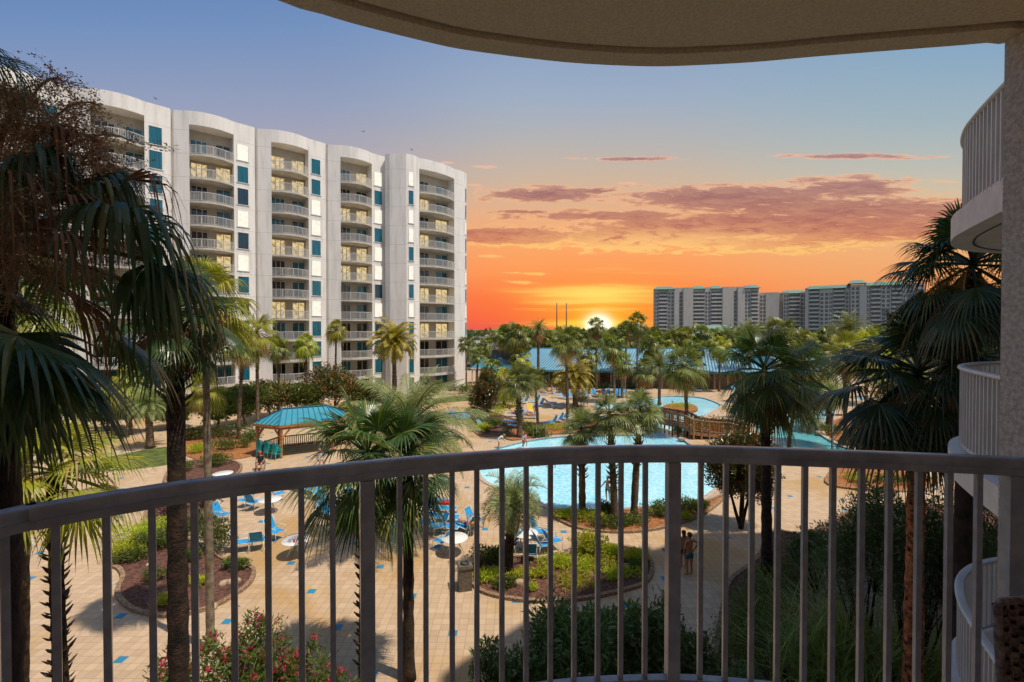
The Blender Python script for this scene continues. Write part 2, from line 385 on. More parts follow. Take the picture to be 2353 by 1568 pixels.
# ---------------------------------------------------------------- world and sun
SUN_AZ = (0.9, -0.44); SUN_EL = R(65)
def make_world():
    w = bpy.data.worlds.new("World"); sc.world = w; w.use_nodes = True; n = N(w.node_tree)
    for x in list(n.n): n.n.remove(x)
    out = n.new('ShaderNodeOutputWorld'); bg = n.new('ShaderNodeBackground'); bg2 = n.new('ShaderNodeBackground')
    tc = n.new('ShaderNodeTexCoord').outputs['Generated']
    sp = n.new('ShaderNodeSeparateXYZ'); n.l.new(tc, sp.inputs[0]); x, y, z = sp.outputs
    DEG = 180/PI
    az = n.m('MULTIPLY', n.m('ARCTAN2', x, y), DEG)
    el = n.m('MULTIPLY', n.m('ARCTAN2', z, n.m('MAXIMUM', y, .04)), DEG)
    cb = n.new('ShaderNodeCombineXYZ'); n.put(cb.inputs[0], az); n.put(cb.inputs[1], el); ang = cb.outputs[0]
    def nz(sx, sy, scale, det=6, rough=.6, off=0, dist=0):
        mp = n.new('ShaderNodeMapping'); mp.inputs['Scale'].default_value = (sx, sy, 1); mp.inputs['Location'].default_value = (off, off*.7, off); n.l.new(ang, mp.inputs[0])
        return n.noise(scale, det, mp.outputs[0], rough, dist)
    elw = n.m('ADD', el, n.m('MULTIPLY', n.m('SUBTRACT', nz(.03, .1, 1, 3), .5), 1.6))
    f = n.m('DIVIDE', elw, 45.0, clamp=True)
    L = lambda e, c: (max(0, e/45), srgb(*c))
    centre = n.ramp(f, [L(0, (238, 88, 78)), L(1.5, (252, 100, 66)), L(4, (254, 122, 68)), L(7, (254, 154, 88)), L(11, (252, 172, 108)), L(14.5, (230, 178, 138)), L(18, (208, 182, 158)), L(22, (184, 180, 178)), L(27, (158, 174, 196)), L(33, (136, 160, 196)), L(42, (96, 138, 190))])
    left = n.ramp(f, [L(0, (240, 100, 80)), L(6, (250, 140, 90)), L(14, (220, 170, 140)), L(20, (176, 168, 178)), L(26, (150, 160, 188)), L(33, (118, 146, 190)), L(42, (78, 122, 182))])
    right = n.ramp(f, [L(0, (200, 120, 120)), L(2, (235, 150, 110)), L(6, (244, 165, 105)), L(10, (240, 178, 122)), L(14.5, (222, 192, 150)), L(19, (192, 190, 178)), L(25, (160, 180, 190)), L(32, (136, 168, 196)), L(42, (100, 145, 190))])
    sky = n.mix(n.ss(az, -26, 4), left, centre)
    sky = n.mix(n.ss(az, 14, 44), sky, right)
    # sun glow on the horizon
    az0, el0 = math.degrees(math.atan((1375-CX)/F)), .35
    def blob(a0, e0, sa, se, tilt=0):
        da = n.m('SUBTRACT', az, a0); de = n.m('SUBTRACT', el, e0)
        if tilt: de = n.m('SUBTRACT', de, n.m('MULTIPLY', da, tilt))
        q = n.m('ADD', n.m('POWER', n.m('ABSOLUTE', n.m('DIVIDE', da, sa)), 2), n.m('POWER', n.m('ABSOLUTE', n.m('DIVIDE', de, se)), 2))
        return n.m('POWER', 2.71828, n.m('MULTIPLY', q, -1))
    streak = nz(.055, .9, 1, 5, .6, 3)
    sky = n.mix(n.m('MULTIPLY', blob(az0+.5, 2.2, 9.5, 3.4), .85), sky, srgb(255, 170, 45))
    sky = n.mix(n.m('MULTIPLY', blob(az0+.3, 4.4, 7, 1.0), n.ss(streak, .3, .6, .35, 1)), sky, srgb(255, 224, 105))
    sky = n.mix(n.m('MULTIPLY', n.m('MULTIPLY', blob(az0, 3.4, 12, 3.4), n.ss(streak, .52, .68)), .65), sky, srgb(255, 222, 110))
    sky = n.mix(n.m('MULTIPLY', n.m('MULTIPLY', blob(az0, 2.4, 14, 2.6), n.ss(streak, .48, .34)), .5), sky, srgb(253, 118, 50))
    sky = n.mix(blob(az0, el0, 2.6, 1.9), sky, srgb(255, 214, 40))
    sky = n.mix(n.m('MULTIPLY', blob(az0-.4, el0+.45, 5.5, .35), .9), sky, srgb(255, 222, 70))
    core = n.m('MULTIPLY', blob(az0, el0, 1.25, 1.15), 2.2, clamp=True)
    sky = n.mix(core, sky, (1.5, 1.4, 1.1))
    # clouds: a few long banks in angular coordinates
    def A(px): return math.degrees(math.atan((px-CX)/F))
    def E(px, py): return math.degrees(math.atan((757-py)/F))
    bl = [(1235, 449, 125, 17, 1.3), (1360, 441, 90, 9, .9), (1700, 455, 350, 29, 1.3), (1960, 436, 160, 26, 1.2), (1900, 480, 430, 32, 1.2), (1420, 497, 250, 14, 1.1), (1750, 518, 430, 33, 1.45), (1980, 530, 320, 32, 1.1), (1150, 543, 250, 21, 1.5), (1430, 545, 210, 34, 1.15), (1700, 558, 340, 24, .95), (1440, 367, 120, 4.5, .95), (1955, 362, 165, 7, 1), (1230, 488, 120, 5, .8)]
    tot = None
    for px, py, rx, ry, s_ in bl:
        bb = n.m('MULTIPLY', blob(A(px), E(px, py), (A(px+rx)-A(px-rx))/2, max(.22, abs(E(px, py-ry)-E(px, py+ry))/2)), s_)
        tot = bb if tot is None else n.m('MAXIMUM', tot, bb)
    t1 = nz(.10, .42, 1, 8, .62, 5, .5); t2 = nz(.36, 1.5, 1, 8, .68, 9, .4)
    tex = n.m('ADD', n.m('MULTIPLY', n.m('SUBTRACT', t1, .5), 1.7), n.m('MULTIPLY', n.m('SUBTRACT', t2, .5), 2.6))
    den = n.m('ADD', tot, n.m('MULTIPLY', tex, n.ss(tot, .03, .3)))
    cov = n.ss(den, .26, .52)
    thick = n.ss(den, .34, .95)
    mauve = n.ramp(f, [L(0, (225, 100, 70)), L(9, (216, 104, 84)), L(12, (176, 98, 92)), L(15, (156, 96, 98)), L(21, (145, 108, 122)), L(30, (140, 120, 140))])
    brt = n.ramp(f, [L(0, (255, 200, 90)), L(10, (255, 200, 120)), L(13, (250, 184, 130)), L(16, (240, 186, 146)), L(22, (236, 190, 165))])
    underlit = n.m('MULTIPLY', blob(A(1500), E(1500, 562), 14, 1.9), n.ss(t2, .34, .52))
    thick = n.m('SUBTRACT', thick, n.m('MULTIPLY', underlit, 1.0), clamp=True)
    cc = n.mix(n.ss(t2, .3, .7, 0, .35), n.mix(thick, brt, mauve), brt)
    sky = n.mix(n.m('MULTIPLY', cov, .93), sky, cc)
    # small lit wisps
    wi = None
    for px, py, rx, ry in ((1118, 386, 42, 5), (1030, 376, 20, 3), (1440, 345+78, 30, 3), (1125, 590, 40, 5), (1210, 684-55, 60, 4), (2160, 419, 45, 4), (1090, 427, 25, 4), (1410, 655, 50, 3), (1200, 690-40, 50, 5), (2080, 432, 20, 2)):
        bb = blob(A(px), E(px, py), (A(px+rx)-A(px-rx))/2, max(.2, abs(E(px, py-ry)-E(px, py+ry))/2), -.03)
        wi = bb if wi is None else n.m('MAXIMUM', wi, bb)
    sky = n.mix(n.m('MULTIPLY', n.ss(n.m('ADD', wi, n.m('MULTIPLY', n.m('SUBTRACT', t2, .5), 2.2)), .4, .9), .75), sky, brt)
    below = n.ss(el, -1.5, -.2)
    sky = n.mix(below, (.12, .13, .1), sky)
    n.put(bg.inputs['Color'], sky); bg.inputs['Strength'].default_value = 1.0
    st = n.new('ShaderNodeTexSky', sky_type='NISHITA'); st.sun_disc = False; st.sun_elevation = SUN_EL
    st.sun_rotation = math.atan2(SUN_AZ[0], SUN_AZ[1]); st.air_density = 1.0; st.dust_density = 1.2
    n.l.new(st.outputs[0], bg2.inputs['Color']); bg2.inputs['Strength'].default_value = .13
    mx = n.new('ShaderNodeMixShader'); n.put(mx.inputs[0], n.ss(y, -.25, .25)); n.l.new(bg2.outputs[0], mx.inputs[1]); n.l.new(bg.outputs[0], mx.inputs[2])
    n.l.new(mx.outputs[0], out.inputs['Surface'])
make_world()
sd = bpy.data.lights.new("sun", 'SUN'); so = bpy.data.objects.new("sun", sd); C.objects.link(so)
sd.energy = 4.4; sd.angle = R(.55); sd.color = (1, .89, .74)
dv = V((SUN_AZ[0]*math.cos(SUN_EL), SUN_AZ[1]*math.cos(SUN_EL), math.sin(SUN_EL)))
so.rotation_euler = dv.to_track_quat('Z', 'Y').to_euler()

# ---------------------------------------------------------------- ground, pools, beds
def gl(pts, z=0.0, k=4): return smooth_loop([G(x, y, z)[:2] for x, y in pts], k)
pool1 = gl([(1128,1036),(1106,1055),(1103,1085),(1120,1108),(1165,1126),(1220,1142),(1262,1165),(1320,1172),(1400,1171),(1500,1163),(1570,1160),(1620,1140),(1650,1110),(1650,1070),(1615,1035),(1575,1015),(1570,992),(1590,970),(1611,961),(1635,946),(1656,933),(1637,922),(1609,914),(1560,911),(1522,912),(1496,918),(1440,926),(1400,927),(1370,930),(1372,938),(1440,941),(1490,939),(1503,948),(1515,964),(1512,977),(1500,990),(1470,999),(1416,1000),(1357,1002),(1286,1004),(1217,1013),(1176,1022)])
isl = gl([(1524,936),(1545,931),(1585,932),(1602,938),(1598,946),(1560,950),(1530,946)])
lagoon = gl([(1740,965),(1766,945),(1820,938),(1878,939),(1917,942),(1912,957),(1889,975),(1877,988),(1891,1003),(1917,1018),(1945,1030),(1990,1046),(1975,1058),(1920,1058),(1865,1056),(1820,1040),(1770,1010),(1738,988)])
kidpool = gl([(1365,888),(1400,884),(1460,885),(1500,889),(1502,894),(1470,896),(1400,893)])
pond = gl([(62,1243),(34,1280),(-20,1318),(-200,1380),(-420,1330),(-300,1250),(-80,1240)])
outer = [(-90, 4), (80, 4), (95, 60), (85, 100), (20, 112), (-50, 108), (-90, 60)]
d = MB(); d.sheet(outer, [pool1, lagoon, kidpool, pond], 0.0); struct(d.build('pool_deck', M['deck']))
d = MB(); far = [(-4000, -200), (4000, -200), (4000, 9000), (-4000, 9000)]; d.sheet(far, [pool1, lagoon, kidpool, pond], -.03); struct(d.build('ground', M['ground']))
d = MB(); d.sheet([(-5000, 1400), (-60, 1400), (-300, 9500), (-5000, 9500)], [], 1.2); struct(d.build('sea', M['sea']))
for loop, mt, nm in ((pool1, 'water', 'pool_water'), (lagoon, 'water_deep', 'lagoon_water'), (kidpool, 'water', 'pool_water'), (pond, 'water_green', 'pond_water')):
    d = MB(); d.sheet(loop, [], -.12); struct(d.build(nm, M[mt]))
    d = MB(); n_ = len(loop)
    for i in range(n_):
        a, b_ = loop[i], loop[(i+1) % n_]; d.quad((a[0], a[1], -.3), (b_[0], b_[1], -.3), (b_[0], b_[1], .0), (a[0], a[1], .0))
    struct(d.build('pool_wall', M['pooltile']))
    d = MB(); ar = sum(loop[i][0]*loop[(i+1) % n_][1]-loop[(i+1) % n_][0]*loop[i][1] for i in range(n_)); s_ = 1 if ar > 0 else -1
    d.ribbon(loop, [(-.02*s_, .004), (-.02*s_, .05), (.3*s_, .05), (.3*s_, .004)] , closed=True); struct(d.build('pool_coping', M['coping']))
d = MB(); d.prism(isl, -.2, .18); io = d.build('planted_island', M['mulch_orange']); tag(io, 'small planted island with a kerb in the pool beyond the footbridge', 'planting bed')
def bed(pts, label, mulch='mulch', edge=True, k=4, h=.06):
    loop = gl(pts, 0, k); n_ = len(loop); ar = sum(loop[i][0]*loop[(i+1) % n_][1]-loop[(i+1) % n_][0]*loop[i][1] for i in range(n_)); s_ = 1 if ar > 0 else -1
    r = empty('planting_bed', (0, 0, 0), 0, label, 'planting bed')
    d = MB(); d.prism(loop, .004, h, bottom=False); d.build('mulch', M[mulch], r)
    if edge:
        d = MB(); d.ribbon(loop, [(-.03*s_, .004), (-.03*s_, .12), (.13*s_, .12), (.13*s_, .004)], closed=True); d.build('edging', M['brick'], r)
    return loop
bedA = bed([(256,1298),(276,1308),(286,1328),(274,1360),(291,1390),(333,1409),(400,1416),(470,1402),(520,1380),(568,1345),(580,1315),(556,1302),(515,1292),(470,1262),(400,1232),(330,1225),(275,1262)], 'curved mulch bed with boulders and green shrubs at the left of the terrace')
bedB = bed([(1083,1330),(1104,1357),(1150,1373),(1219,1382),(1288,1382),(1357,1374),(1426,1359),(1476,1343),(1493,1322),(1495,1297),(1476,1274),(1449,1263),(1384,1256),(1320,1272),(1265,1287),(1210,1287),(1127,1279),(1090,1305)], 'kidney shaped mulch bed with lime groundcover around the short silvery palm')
bedC = bed([(1270,1180),(1285,1195),(1320,1212),(1375,1222),(1439,1224),(1495,1219),(1545,1208),(1600,1190),(1640,1165),(1665,1140),(1640,1150),(1580,1168),(1500,1171),(1400,1180),(1320,1181)], 'narrow mulch bed with three palms along the front edge of the big pool', 'mulch_orange')
bedD = bed([(1172,1012),(1200,1010),(1260,1000),(1340,996),(1440,993),(1485,985),(1470,970),(1400,962),(1330,958),(1290,965),(1230,975),(1185,985),(1160,1000)], 'pine straw bed with grasses behind the far edge of the big pool', 'mulch_orange')
bedE = bed([(1085,985),(1110,1003),(1150,1000),(1180,985),(1185,968),(1150,955),(1100,940),(1070,945)], 'shrub filled bed on the deck left of the thick trunked palm')
bedF = bed([(380,1108),(420,1122),(480,1118),(530,1100),(552,1080),(545,1066),(510,1058),(440,1062),(400,1075)], 'rounded mulch bed behind the dark palm trunk near the gazebo')
bedG = bed([(430,1050),(520,1058),(590,1045),(600,1020),(560,1000),(480,985),(420,1000)], 'pine straw bed beside the hedge left of the gazebo', 'mulch_orange', False)
bedH = bed([(340,1215),(400,1230),(450,1225),(490,1195),(496,1165),(450,1140),(380,1130),(345,1160)], 'oval bed of dark purple shrubs half hidden by the railing')
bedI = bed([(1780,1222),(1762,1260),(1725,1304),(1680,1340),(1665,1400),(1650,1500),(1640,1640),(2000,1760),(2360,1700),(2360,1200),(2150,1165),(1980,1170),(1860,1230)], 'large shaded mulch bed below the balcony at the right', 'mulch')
bedJ = bed([(1900,1110),(1960,1125),(2080,1130),(2150,1110),(2080,1080),(2000,1068),(1930,1075)], 'grassy bed beside the lagoon at the right', 'mulch_orange')
bedK = bed([(1895,985),(1915,1010),(1950,1022),(2000,1035),(2080,1040),(2080,985),(1990,965),(1930,962)], 'rocky planted bank along the right side of the lagoon', 'mulch_orange', False)
d = MB(); d.sheet([G(*p)[:2] for p in [(1870,1345),(1930,1338),(2000,1330),(2080,1350),(2085,1400),(2060,1440),(1960,1460),(1880,1420)]], [], .075); struct(d.build('brick_path', M['brickpath']))
for pts in ([(150,1075),(229,1055),(333,1034),(392,1029),(388,1063),(364,1072),(234,1085)], [(900,921),(1005,915),(1100,905),(1118,911),(1110,918),(1005,926)], [(-200,1045),(-20,1030),(150,1020),(300,1005),(200,995),(-150,1005)]):
    d = MB(); d.sheet(gl(pts), [], .006); struct(d.build('lawn', M['lawn']))
# ---------------------------------------------------------------- left tower
FH = 2.83; Z0 = 2.95; TOP = 36.4; BAND = 34.75
def seg_arc(p, q, bulge, n=10):         # points of a shallow arc from p to q bulging to the right-hand side of p->q
    p = V((*p, 0)); q = V((*q, 0)); d = (q - p); L = d.length; d.normalize(); nr = V((d.y, -d.x, 0)); out = []
    for i in range(n+1):
        t = i/n; w = p + (q-p)*t + nr * bulge * 4*t*(1-t); out.append((w.x, w.y))
    return out
tower = empty('apartment_tower', (0, 0, 0), 0, 'tall white apartment tower with curved bays of balconies and teal and lit windows', 'building')
units = []
for k in range(-2, 5):
    if k < 4:
        o = (-41.2 + 7.2*(k-1), 55.4 + 5.15*(k-1))
        p0 = o; p1 = (o[0]+2.2, o[1]-.1); p2 = (o[0]+5.8, o[1]+2.8); p3 = (o[0]+7.5, o[1]+4.5)
        arc = seg_arc(p1, p2, .62)
        tail = [p3]
    else:
        p0 = (-19.2, 69.1); p1 = (-14.3, 70.5); p2 = (-9.5, 75.2); arc = seg_arc(p1, p2, .55)
        tail = []
    units.append((k, p0, p1, p2, arc, tail))
body = []; cap = []
for k, p0, p1, p2, arc, tail in units:
    d = V((p2[0]-p1[0], p2[1]-p1[1], 0)).normalized(); n_ = V((-d.y, d.x, 0)); rec = 1.75
    b1 = (p1[0]+n_.x*rec, p1[1]+n_.y*rec); b2 = (p2[0]+n_.x*rec, p2[1]+n_.y*rec)
    if k < 4:
        pre = [p0, (p0[0]+.5, p0[1]-.32), p1]
    else:
        pre = [p0, (-18.4, 68.75), (-15.9, 68.7), (-14.85, 69.35)] + [p1]
    body += pre + [b1, b2, p2] + tail
    cap += pre + arc[1:-1] + [p2] + tail
end = [(-8.5, 76.2), (-7.95, 76.9), (-7.75, 77.9), (-8.6, 84)]
back = [(-30, 92), (-72, 62)]
body += end + back; cap += end + back
d = MB(); d.prism(body, 0, BAND); w = d.build('wall', M['tower'], tower)
d = MB(); d.prism(cap, BAND, TOP, top=True); d.build('parapet', M['tower'], tower)
WPAT = {-2: 'TTTTTTTTTTTT', -1: 'TTTTTTTTTTTT', 0: 'TTTTTTTTTTTT', 1: 'LTDLDLTDTTTT', 2: 'TTLLTLTLTTTT', 3: 'LTLTLLDLDTTT', 4: 'LTLLTLTLTTTT'}
# balcony patterns (left doors, right doors) per floor from the top: K black, T teal, W warm lit
BPAT = {-2: ['KT']*12, -1: ['KT']*12, 0: ['KT', 'KT', 'TK', 'KT', 'KT', 'TK', 'KT', 'KT', 'KT', 'KT', 'TK', 'KT'],
        1: ['TK', 'WW', 'KT', 'KT', 'KW', 'TW', 'KT', 'KT', 'KK', 'KT', 'KT', 'KT'],
        2: ['WW', 'WW', 'TT', 'TK', 'WW', 'KT', 'KT', 'WW', 'TT', 'KT', 'KK', 'KT'],
        3: ['TW', 'KK', 'WW', 'KT', 'WW', 'WW', 'KT', 'KT', 'KK', 'KT', 'TK', 'KT'],
        4: ['KT', 'WT', 'KW', 'WT', 'KT', 'KT', 'WW', 'KT', 'WW', 'KK', 'KT', 'TT']}
PM = dict(T='pane_teal', D='pane_dark', L='pane_lit', K='pane_black', W='pane_warm')
def framed_window(parent, a, b_, z0, z1, mt, name='window', fr=.07, out=.035):
    a = V((*a, 0)); b_ = V((*b_, 0)); d_ = (b_-a); L = d_.length; d_.normalize(); nr = V((d_.y, -d_.x, 0))
    f = MB(); up = V((0, 0, 1)); zc = (z0+z1)/2
    rz = math.atan2(d_.y, d_.x); c = (a+b_)/2 + nr*out*.5
    f.box((c.x, c.y, z1-fr/2), (L, out+.03, fr), rz); f.box((c.x, c.y, z0+fr/2), (L+.12, out+.09, fr), rz)
    for q in (a + d_*fr/2, b_ - d_*fr/2): f.box((q.x+nr.x*out*.5, q.y+nr.y*out*.5, zc), (fr, out+.03, z1-z0-2*fr), rz)
    o = f.build(name, M['white'], parent)
    p = MB(); u = MB(); e = nr*.012
    A, B = a + d_*fr + e, b_ - d_*fr + e
    p.quad((A.x, A.y, z0+fr), (B.x, B.y, z0+fr), (B.x, B.y, z1-fr), (A.x, A.y, z1-fr)); p.build('pane', M[mt], o)
    return o
def shared(cache, key, fn):
    if key not in cache: cache[key] = fn()
    return cache[key]
for k, p0, p1, p2, arc, tail in units:
    d_ = V((p2[0]-p1[0], p2[1]-p1[1], 0)); L = d_.length; d_.normalize(); nr = V((d_.y, -d_.x, 0)); rec = 1.75
    b1 = V((p1[0]-nr.x*rec, p1[1]-nr.y*rec, 0)); b2 = V((p2[0]-nr.x*rec, p2[1]-nr.y*rec, 0))
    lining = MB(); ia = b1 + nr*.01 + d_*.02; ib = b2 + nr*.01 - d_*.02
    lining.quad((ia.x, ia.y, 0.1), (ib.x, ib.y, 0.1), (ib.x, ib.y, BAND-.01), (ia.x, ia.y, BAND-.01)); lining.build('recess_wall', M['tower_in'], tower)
    arc2 = seg_arc(p1, p2, 1.02, 14)
    org = V((p1[0], p1[1], 0))
    ol = [(q[0]-org.x, q[1]-org.y) for q in arc2] + [(b2.x-org.x, b2.y-org.y), (b1.x-org.x, b1.y-org.y)]
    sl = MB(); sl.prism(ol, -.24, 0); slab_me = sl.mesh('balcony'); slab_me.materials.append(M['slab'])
    rl = MB()
    path = [V((q[0]-org.x, q[1]-org.y, 0)) - nr*.07 for q in arc2]
    for i in range(len(path)-1):
        rl.bar(path[i]+V((0,0,1.06)), path[i+1]+V((0,0,1.06)), .055, .06); rl.bar(path[i]+V((0,0,.1)), path[i+1]+V((0,0,.1)), .04, .04)
    tot = sum((path[i+1]-path[i]).length for i in range(len(path)-1)); nb = int(tot/.145)
    for b in range(nb+1):
        s_ = b/nb*tot; i = 0
        while i < len(path)-2 and s_ > (path[i+1]-path[i]).length: s_ -= (path[i+1]-path[i]).length; i += 1
        q = path[i] + (path[i+1]-path[i]).normalized()*s_; w_ = .065 if b % 9 == 0 else .032
        rl.box((q.x, q.y, .57), (w_, w_, .96), math.atan2(d_.y, d_.x))
    rail_me = rl.mesh('railing'); rail_me.materials.append(M['rail_white'])
    doors = {}
    def door_me(t0, t1, npan, mt):
        fr = MB(); A = b1 + nr*.02 + d_*(t0*L) - org; w_ = (t1-t0)*L; rz = math.atan2(d_.y, d_.x)
        for j in range(npan+1):
            q = A + d_*(w_*j/npan) + nr*.03; fr.box((q.x, q.y, 1.18), (.08, .07, 2.2), rz)
        q = A + d_*(w_/2) + nr*.03; fr.box((q.x, q.y, 2.31), (w_+.1, .08, .07), rz)
        gm = MB()
        for j in range(npan):
            q0 = A + d_*(w_*j/npan+.04) + nr*.02; q1 = A + d_*(w_*(j+1)/npan-.04) + nr*.02
            gm.quad((q0.x, q0.y, .08), (q1.x, q1.y, .08), (q1.x, q1.y, 2.27), (q0.x, q0.y, 2.27))
        f = fr.mesh('sliding_door'); f.materials.append(M['slab']); g = gm.mesh('pane'); g.materials.append(M[mt]); return f, g
    for fl in range(12):
        z = Z0 + FH*(10-fl)
        if z < 0: z = .12
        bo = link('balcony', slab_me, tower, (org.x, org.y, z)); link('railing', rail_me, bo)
        for side, (t0, t1, npan) in enumerate(((.05, .42, 3), (.62, .96, 2))):
            ch = BPAT[k][fl][side]; f, g = shared(doors, (side, ch), lambda: door_me(t0, t1, npan, PM[ch]))
            # mixed teal curtain beside a black pane
            do = link('sliding_door', f, bo); link('pane', g, bo)
            bpy.context.view_layer.objects.active = None
        lt = MB()
    # windows
    if k < 4:
        a = V((*p2, 0)); e = V((*tail[0], 0)); s0, s1 = .14, .70
    else:
        a = V((-15.75, 68.8, 0)); e = V((-14.85, 69.35, 0)); s0, s1 = .25, .95
        a = V((-15.9, 68.7, 0))
    wa = a + (e-a)*s0; wb = a + (e-a)*s1
    for fl in range(12):
        z = Z0 + FH*(10-fl); z0 = max(z, .1) + .38
        mt = PM[WPAT[k][fl]]
        framed_window(tower, (wa.x, wa.y), (wb.x, wb.y), z0, z0+2.2, mt)
    if k == 4:
        for fl in range(12):
            z0 = max(Z0 + FH*(10-fl), .1) + .38
            framed_window(tower, (-7.94, 76.95), (-7.79, 77.7), z0, z0+2.2, PM['TTLTTLTLTTTT'[fl]])
kidp = [x for x in tower.children]
# ---------------------------------------------------------------- condominium blocks far right
def condo(name_label, x0, x1, Ya, Yb, hA, hB, bays, roofs):
    """bays: list of (t0, t1, kind) along the front; kind b balcony, w windows, s stair glazing, p plain wall set forward"""
    r = empty('condominium_block', (x0, Ya, 0), 0, name_label, 'building')
    A = V((x0, Ya, 0)); B = V((x1, Yb, 0)); d_ = (B-A); L = d_.length; d_.normalize(); nr = V((d_.y, -d_.x, 0)); rz = math.atan2(d_.y, d_.x)
    n_fl = 14; fh = 2.95
    wall = MB(); wl = MB(); H = lambda t: hA + (hB-hA)*t
    cache = {}
    loc = lambda t, o: A + d_*(t*L) + nr*o - A
    for t0, t1, kind in bays:
        c = loc((t0+t1)/2, 0); w_ = (t1-t0)*L; h = hA
        off = {'b': -.6, 'w': .6, 's': 0, 'p': 1.4, 'P': -4}[kind]
        c = loc((t0+t1)/2, off-6)
        wall.box((c.x, c.y, h/2), (w_, 12, h), rz)
    wall.build('wall', M['condo'], r)
    bc = {}
    for t0, t1, kind in bays:
        w_ = (t1-t0)*L
        if kind == 'b':
            key = round(w_, 1)
            if key not in bc:
                s_ = MB(); s_.box((0, 0, 0), (w_-.6, 1.8, .45), rz); q = nr*.85; s_.box((q.x, q.y, .62), (w_-.6, .06, .55), rz)
                g_ = MB(); q = -nr*.82; g_.box((q.x, q.y, 1.45), (w_-1.0, .08, 2.1), rz)
                a_, b__ = s_.mesh('balcony'), g_.mesh('glass_door'); a_.materials.append(M['condo_slab']); b__.materials.append(M['condo_win']); bc[key] = (a_, b__)
            for f in range(n_fl):
                z = 1.2 + f*fh; 
                if z > hA - 3: break
                c = loc((t0+t1)/2, .35); o = link('balcony', bc[key][0], r, (c.x, c.y, z)); link('glass_door', bc[key][1], o)
        elif kind in 'ws':
            key = (kind, round(w_, 1))
            if key not in bc:
                s_ = MB(); nn = 2 if kind == 'w' else 1
                for j in range(nn):
                    q = d_*((j-(nn-1)/2)*w_/nn); s_.box((q.x, q.y, 0), (w_/nn*.62, .12, 1.9 if kind == 'w' else 2.45), rz)
                a_ = s_.mesh('window'); a_.materials.append(M['condo_win']); bc[key] = a_
            for f in range(n_fl):
                z = 2.6 + f*fh
                if z > hA - 2: break
                c = loc((t0+t1)/2, (.6 if kind == 'w' else 0)+.04); link('window', bc[key], r, (c.x, c.y, z))
    for t0, t1, up, over in roofs:
        rf = MB(); w_ = (t1-t0)*L; h = hA + up
        def q(t, o, z): s_ = loc(t, o); return (s_.x, s_.y, z)
        e = .6/L
        a, b__, c, dd = q(t0-e, over, h-1.2), q(t1+e, over, h-1.2), q(t1-1.5/L, over-4.5, h+1.3), q(t0+1.5/L, over-4.5, h+1.3)
        rf.quad(a, b__, c, dd); rf.tri(a, dd, q(t0-e, over-8, h-1.2)); rf.tri(b__, q(t1+e, over-8, h-1.2), c)
        rf.quad(q(t0-e, over, h-1.5), q(t1+e, over, h-1.5), b__, a); rf.quad(q(t1-1.5/L, over-4.5, h+1.3), q(t1+e, over-8, h-1.2), q(t0-e, over-8, h-1.2), q(t0+1.5/L, over-4.5, h+1.3))
        rf.quad(q(t0-e, over, h-1.5), q(t0-e, over-8, h-1.5), q(t1+e, over-8, h-1.5), q(t1+e, over, h-1.5))
        rf.build('roof', M['roof_green'], r)
    return r
a0 = P(1505, 700, 360); a1 = P(1744, 700, 345)
condo('grey condominium block standing nearest the setting sun with green hipped roof edges', a0.x, a1.x, 360, 345, 42.4, 42.4,
      [(0,.035,'w'), (.035,.125,'b'), (.125,.19,'w'), (.19,.235,'p'), (.235,.28,'s'), (.28,.375,'p'), (.375,.49,'b'), (.49,.545,'w'), (.545,.655,'b'), (.655,.76,'p'), (.76,.80,'s'), (.80,.865,'p'), (.865,.92,'w'), (.92,1,'b')],
      [(0,.19,.2,1.9), (.375,.49,.2,1.2), (.545,.655,.2,1.2), (.865,1,.2,1.9)])
a0 = P(1745, 700, 352); a1 = P(1852, 700, 342)
condo('lower set back condominium wing with narrow stair tower in the middle of the skyline', a0.x, a1.x, 352, 342, 38.2, 38.2,
      [(0,.14,'w'), (.14,.42,'p'), (.42,.52,'P'), (.52,.63,'w'), (.63,.88,'b'), (.88,1,'w')], [(.5,1,.3,1.2)])
a0 = P(1850, 700, 335); a1 = P(1958, 700, 318)
condo('condominium wing with green roof left of the raised stair tower', a0.x, a1.x, 335, 318, 40.0, 40,
      [(0,.08,'p'), (.08,.32,'b'), (.32,.52,'w'), (.52,.6,'w'), (.6,.86,'b'), (.86,1,'w')], [(.02,1,.4,1.6)])
a0 = P(1955, 700, 316); a1 = P(2125, 700, 298)
condo('nearest condominium wing at the right end with two raised towers', a0.x, a1.x, 316, 298, 40.6, 41,
      [(0,.12,'w'), (.12,.22,'p'), (.22,.27,'w'), (.27,.42,'b'), (.42,.55,'w'), (.55,.70,'b'), (.70,.74,'w'), (.74,.88,'s'), (.88,1,'b')], [(-.02,.2,2.2,2.4), (.2,.74,.4,1.6), (.73,.9,2.2,2.6)])

# ---------------------------------------------------------------- our own hotel: balcony, column, neighbours
hotel = empty('hotel_building', (0, 0, 0), 0, 'hotel with rough beige render whose balconies frame the view at right and overhead', 'building')
FLZ = 8.45; CEZ = 11.15; RZ = 9.52
d = MB(); d.prism([(11.8, 6.3), (14.6, 9.0), (20.1, 13.6), (22.8, 15.5), (48, 15.5), (48, -1.2), (11.8, -1.2)], 0, 33); d.build('wall', M['smooth'], hotel)  # unseen wing, outline shaped to throw the shade edge across the terrace
d = MB(); d.prism([(48, -1.25), (48, -14), (-2.2, -14), (-2.2, -1.25)], 0, 40); d.build('wall', M['smooth'], hotel)  # unseen block behind the camera, made tall to shade the near palms
d = MB(); d.prism([(5.6, 2.3), (9.2, 5.6), (11.79, 6.29), (11.79, -1.2), (4.21, -1.2)], 0, 25); d.build('wall', M['smooth'], hotel)  # unseen lower block, height chosen so its shadow misses the visible terrace
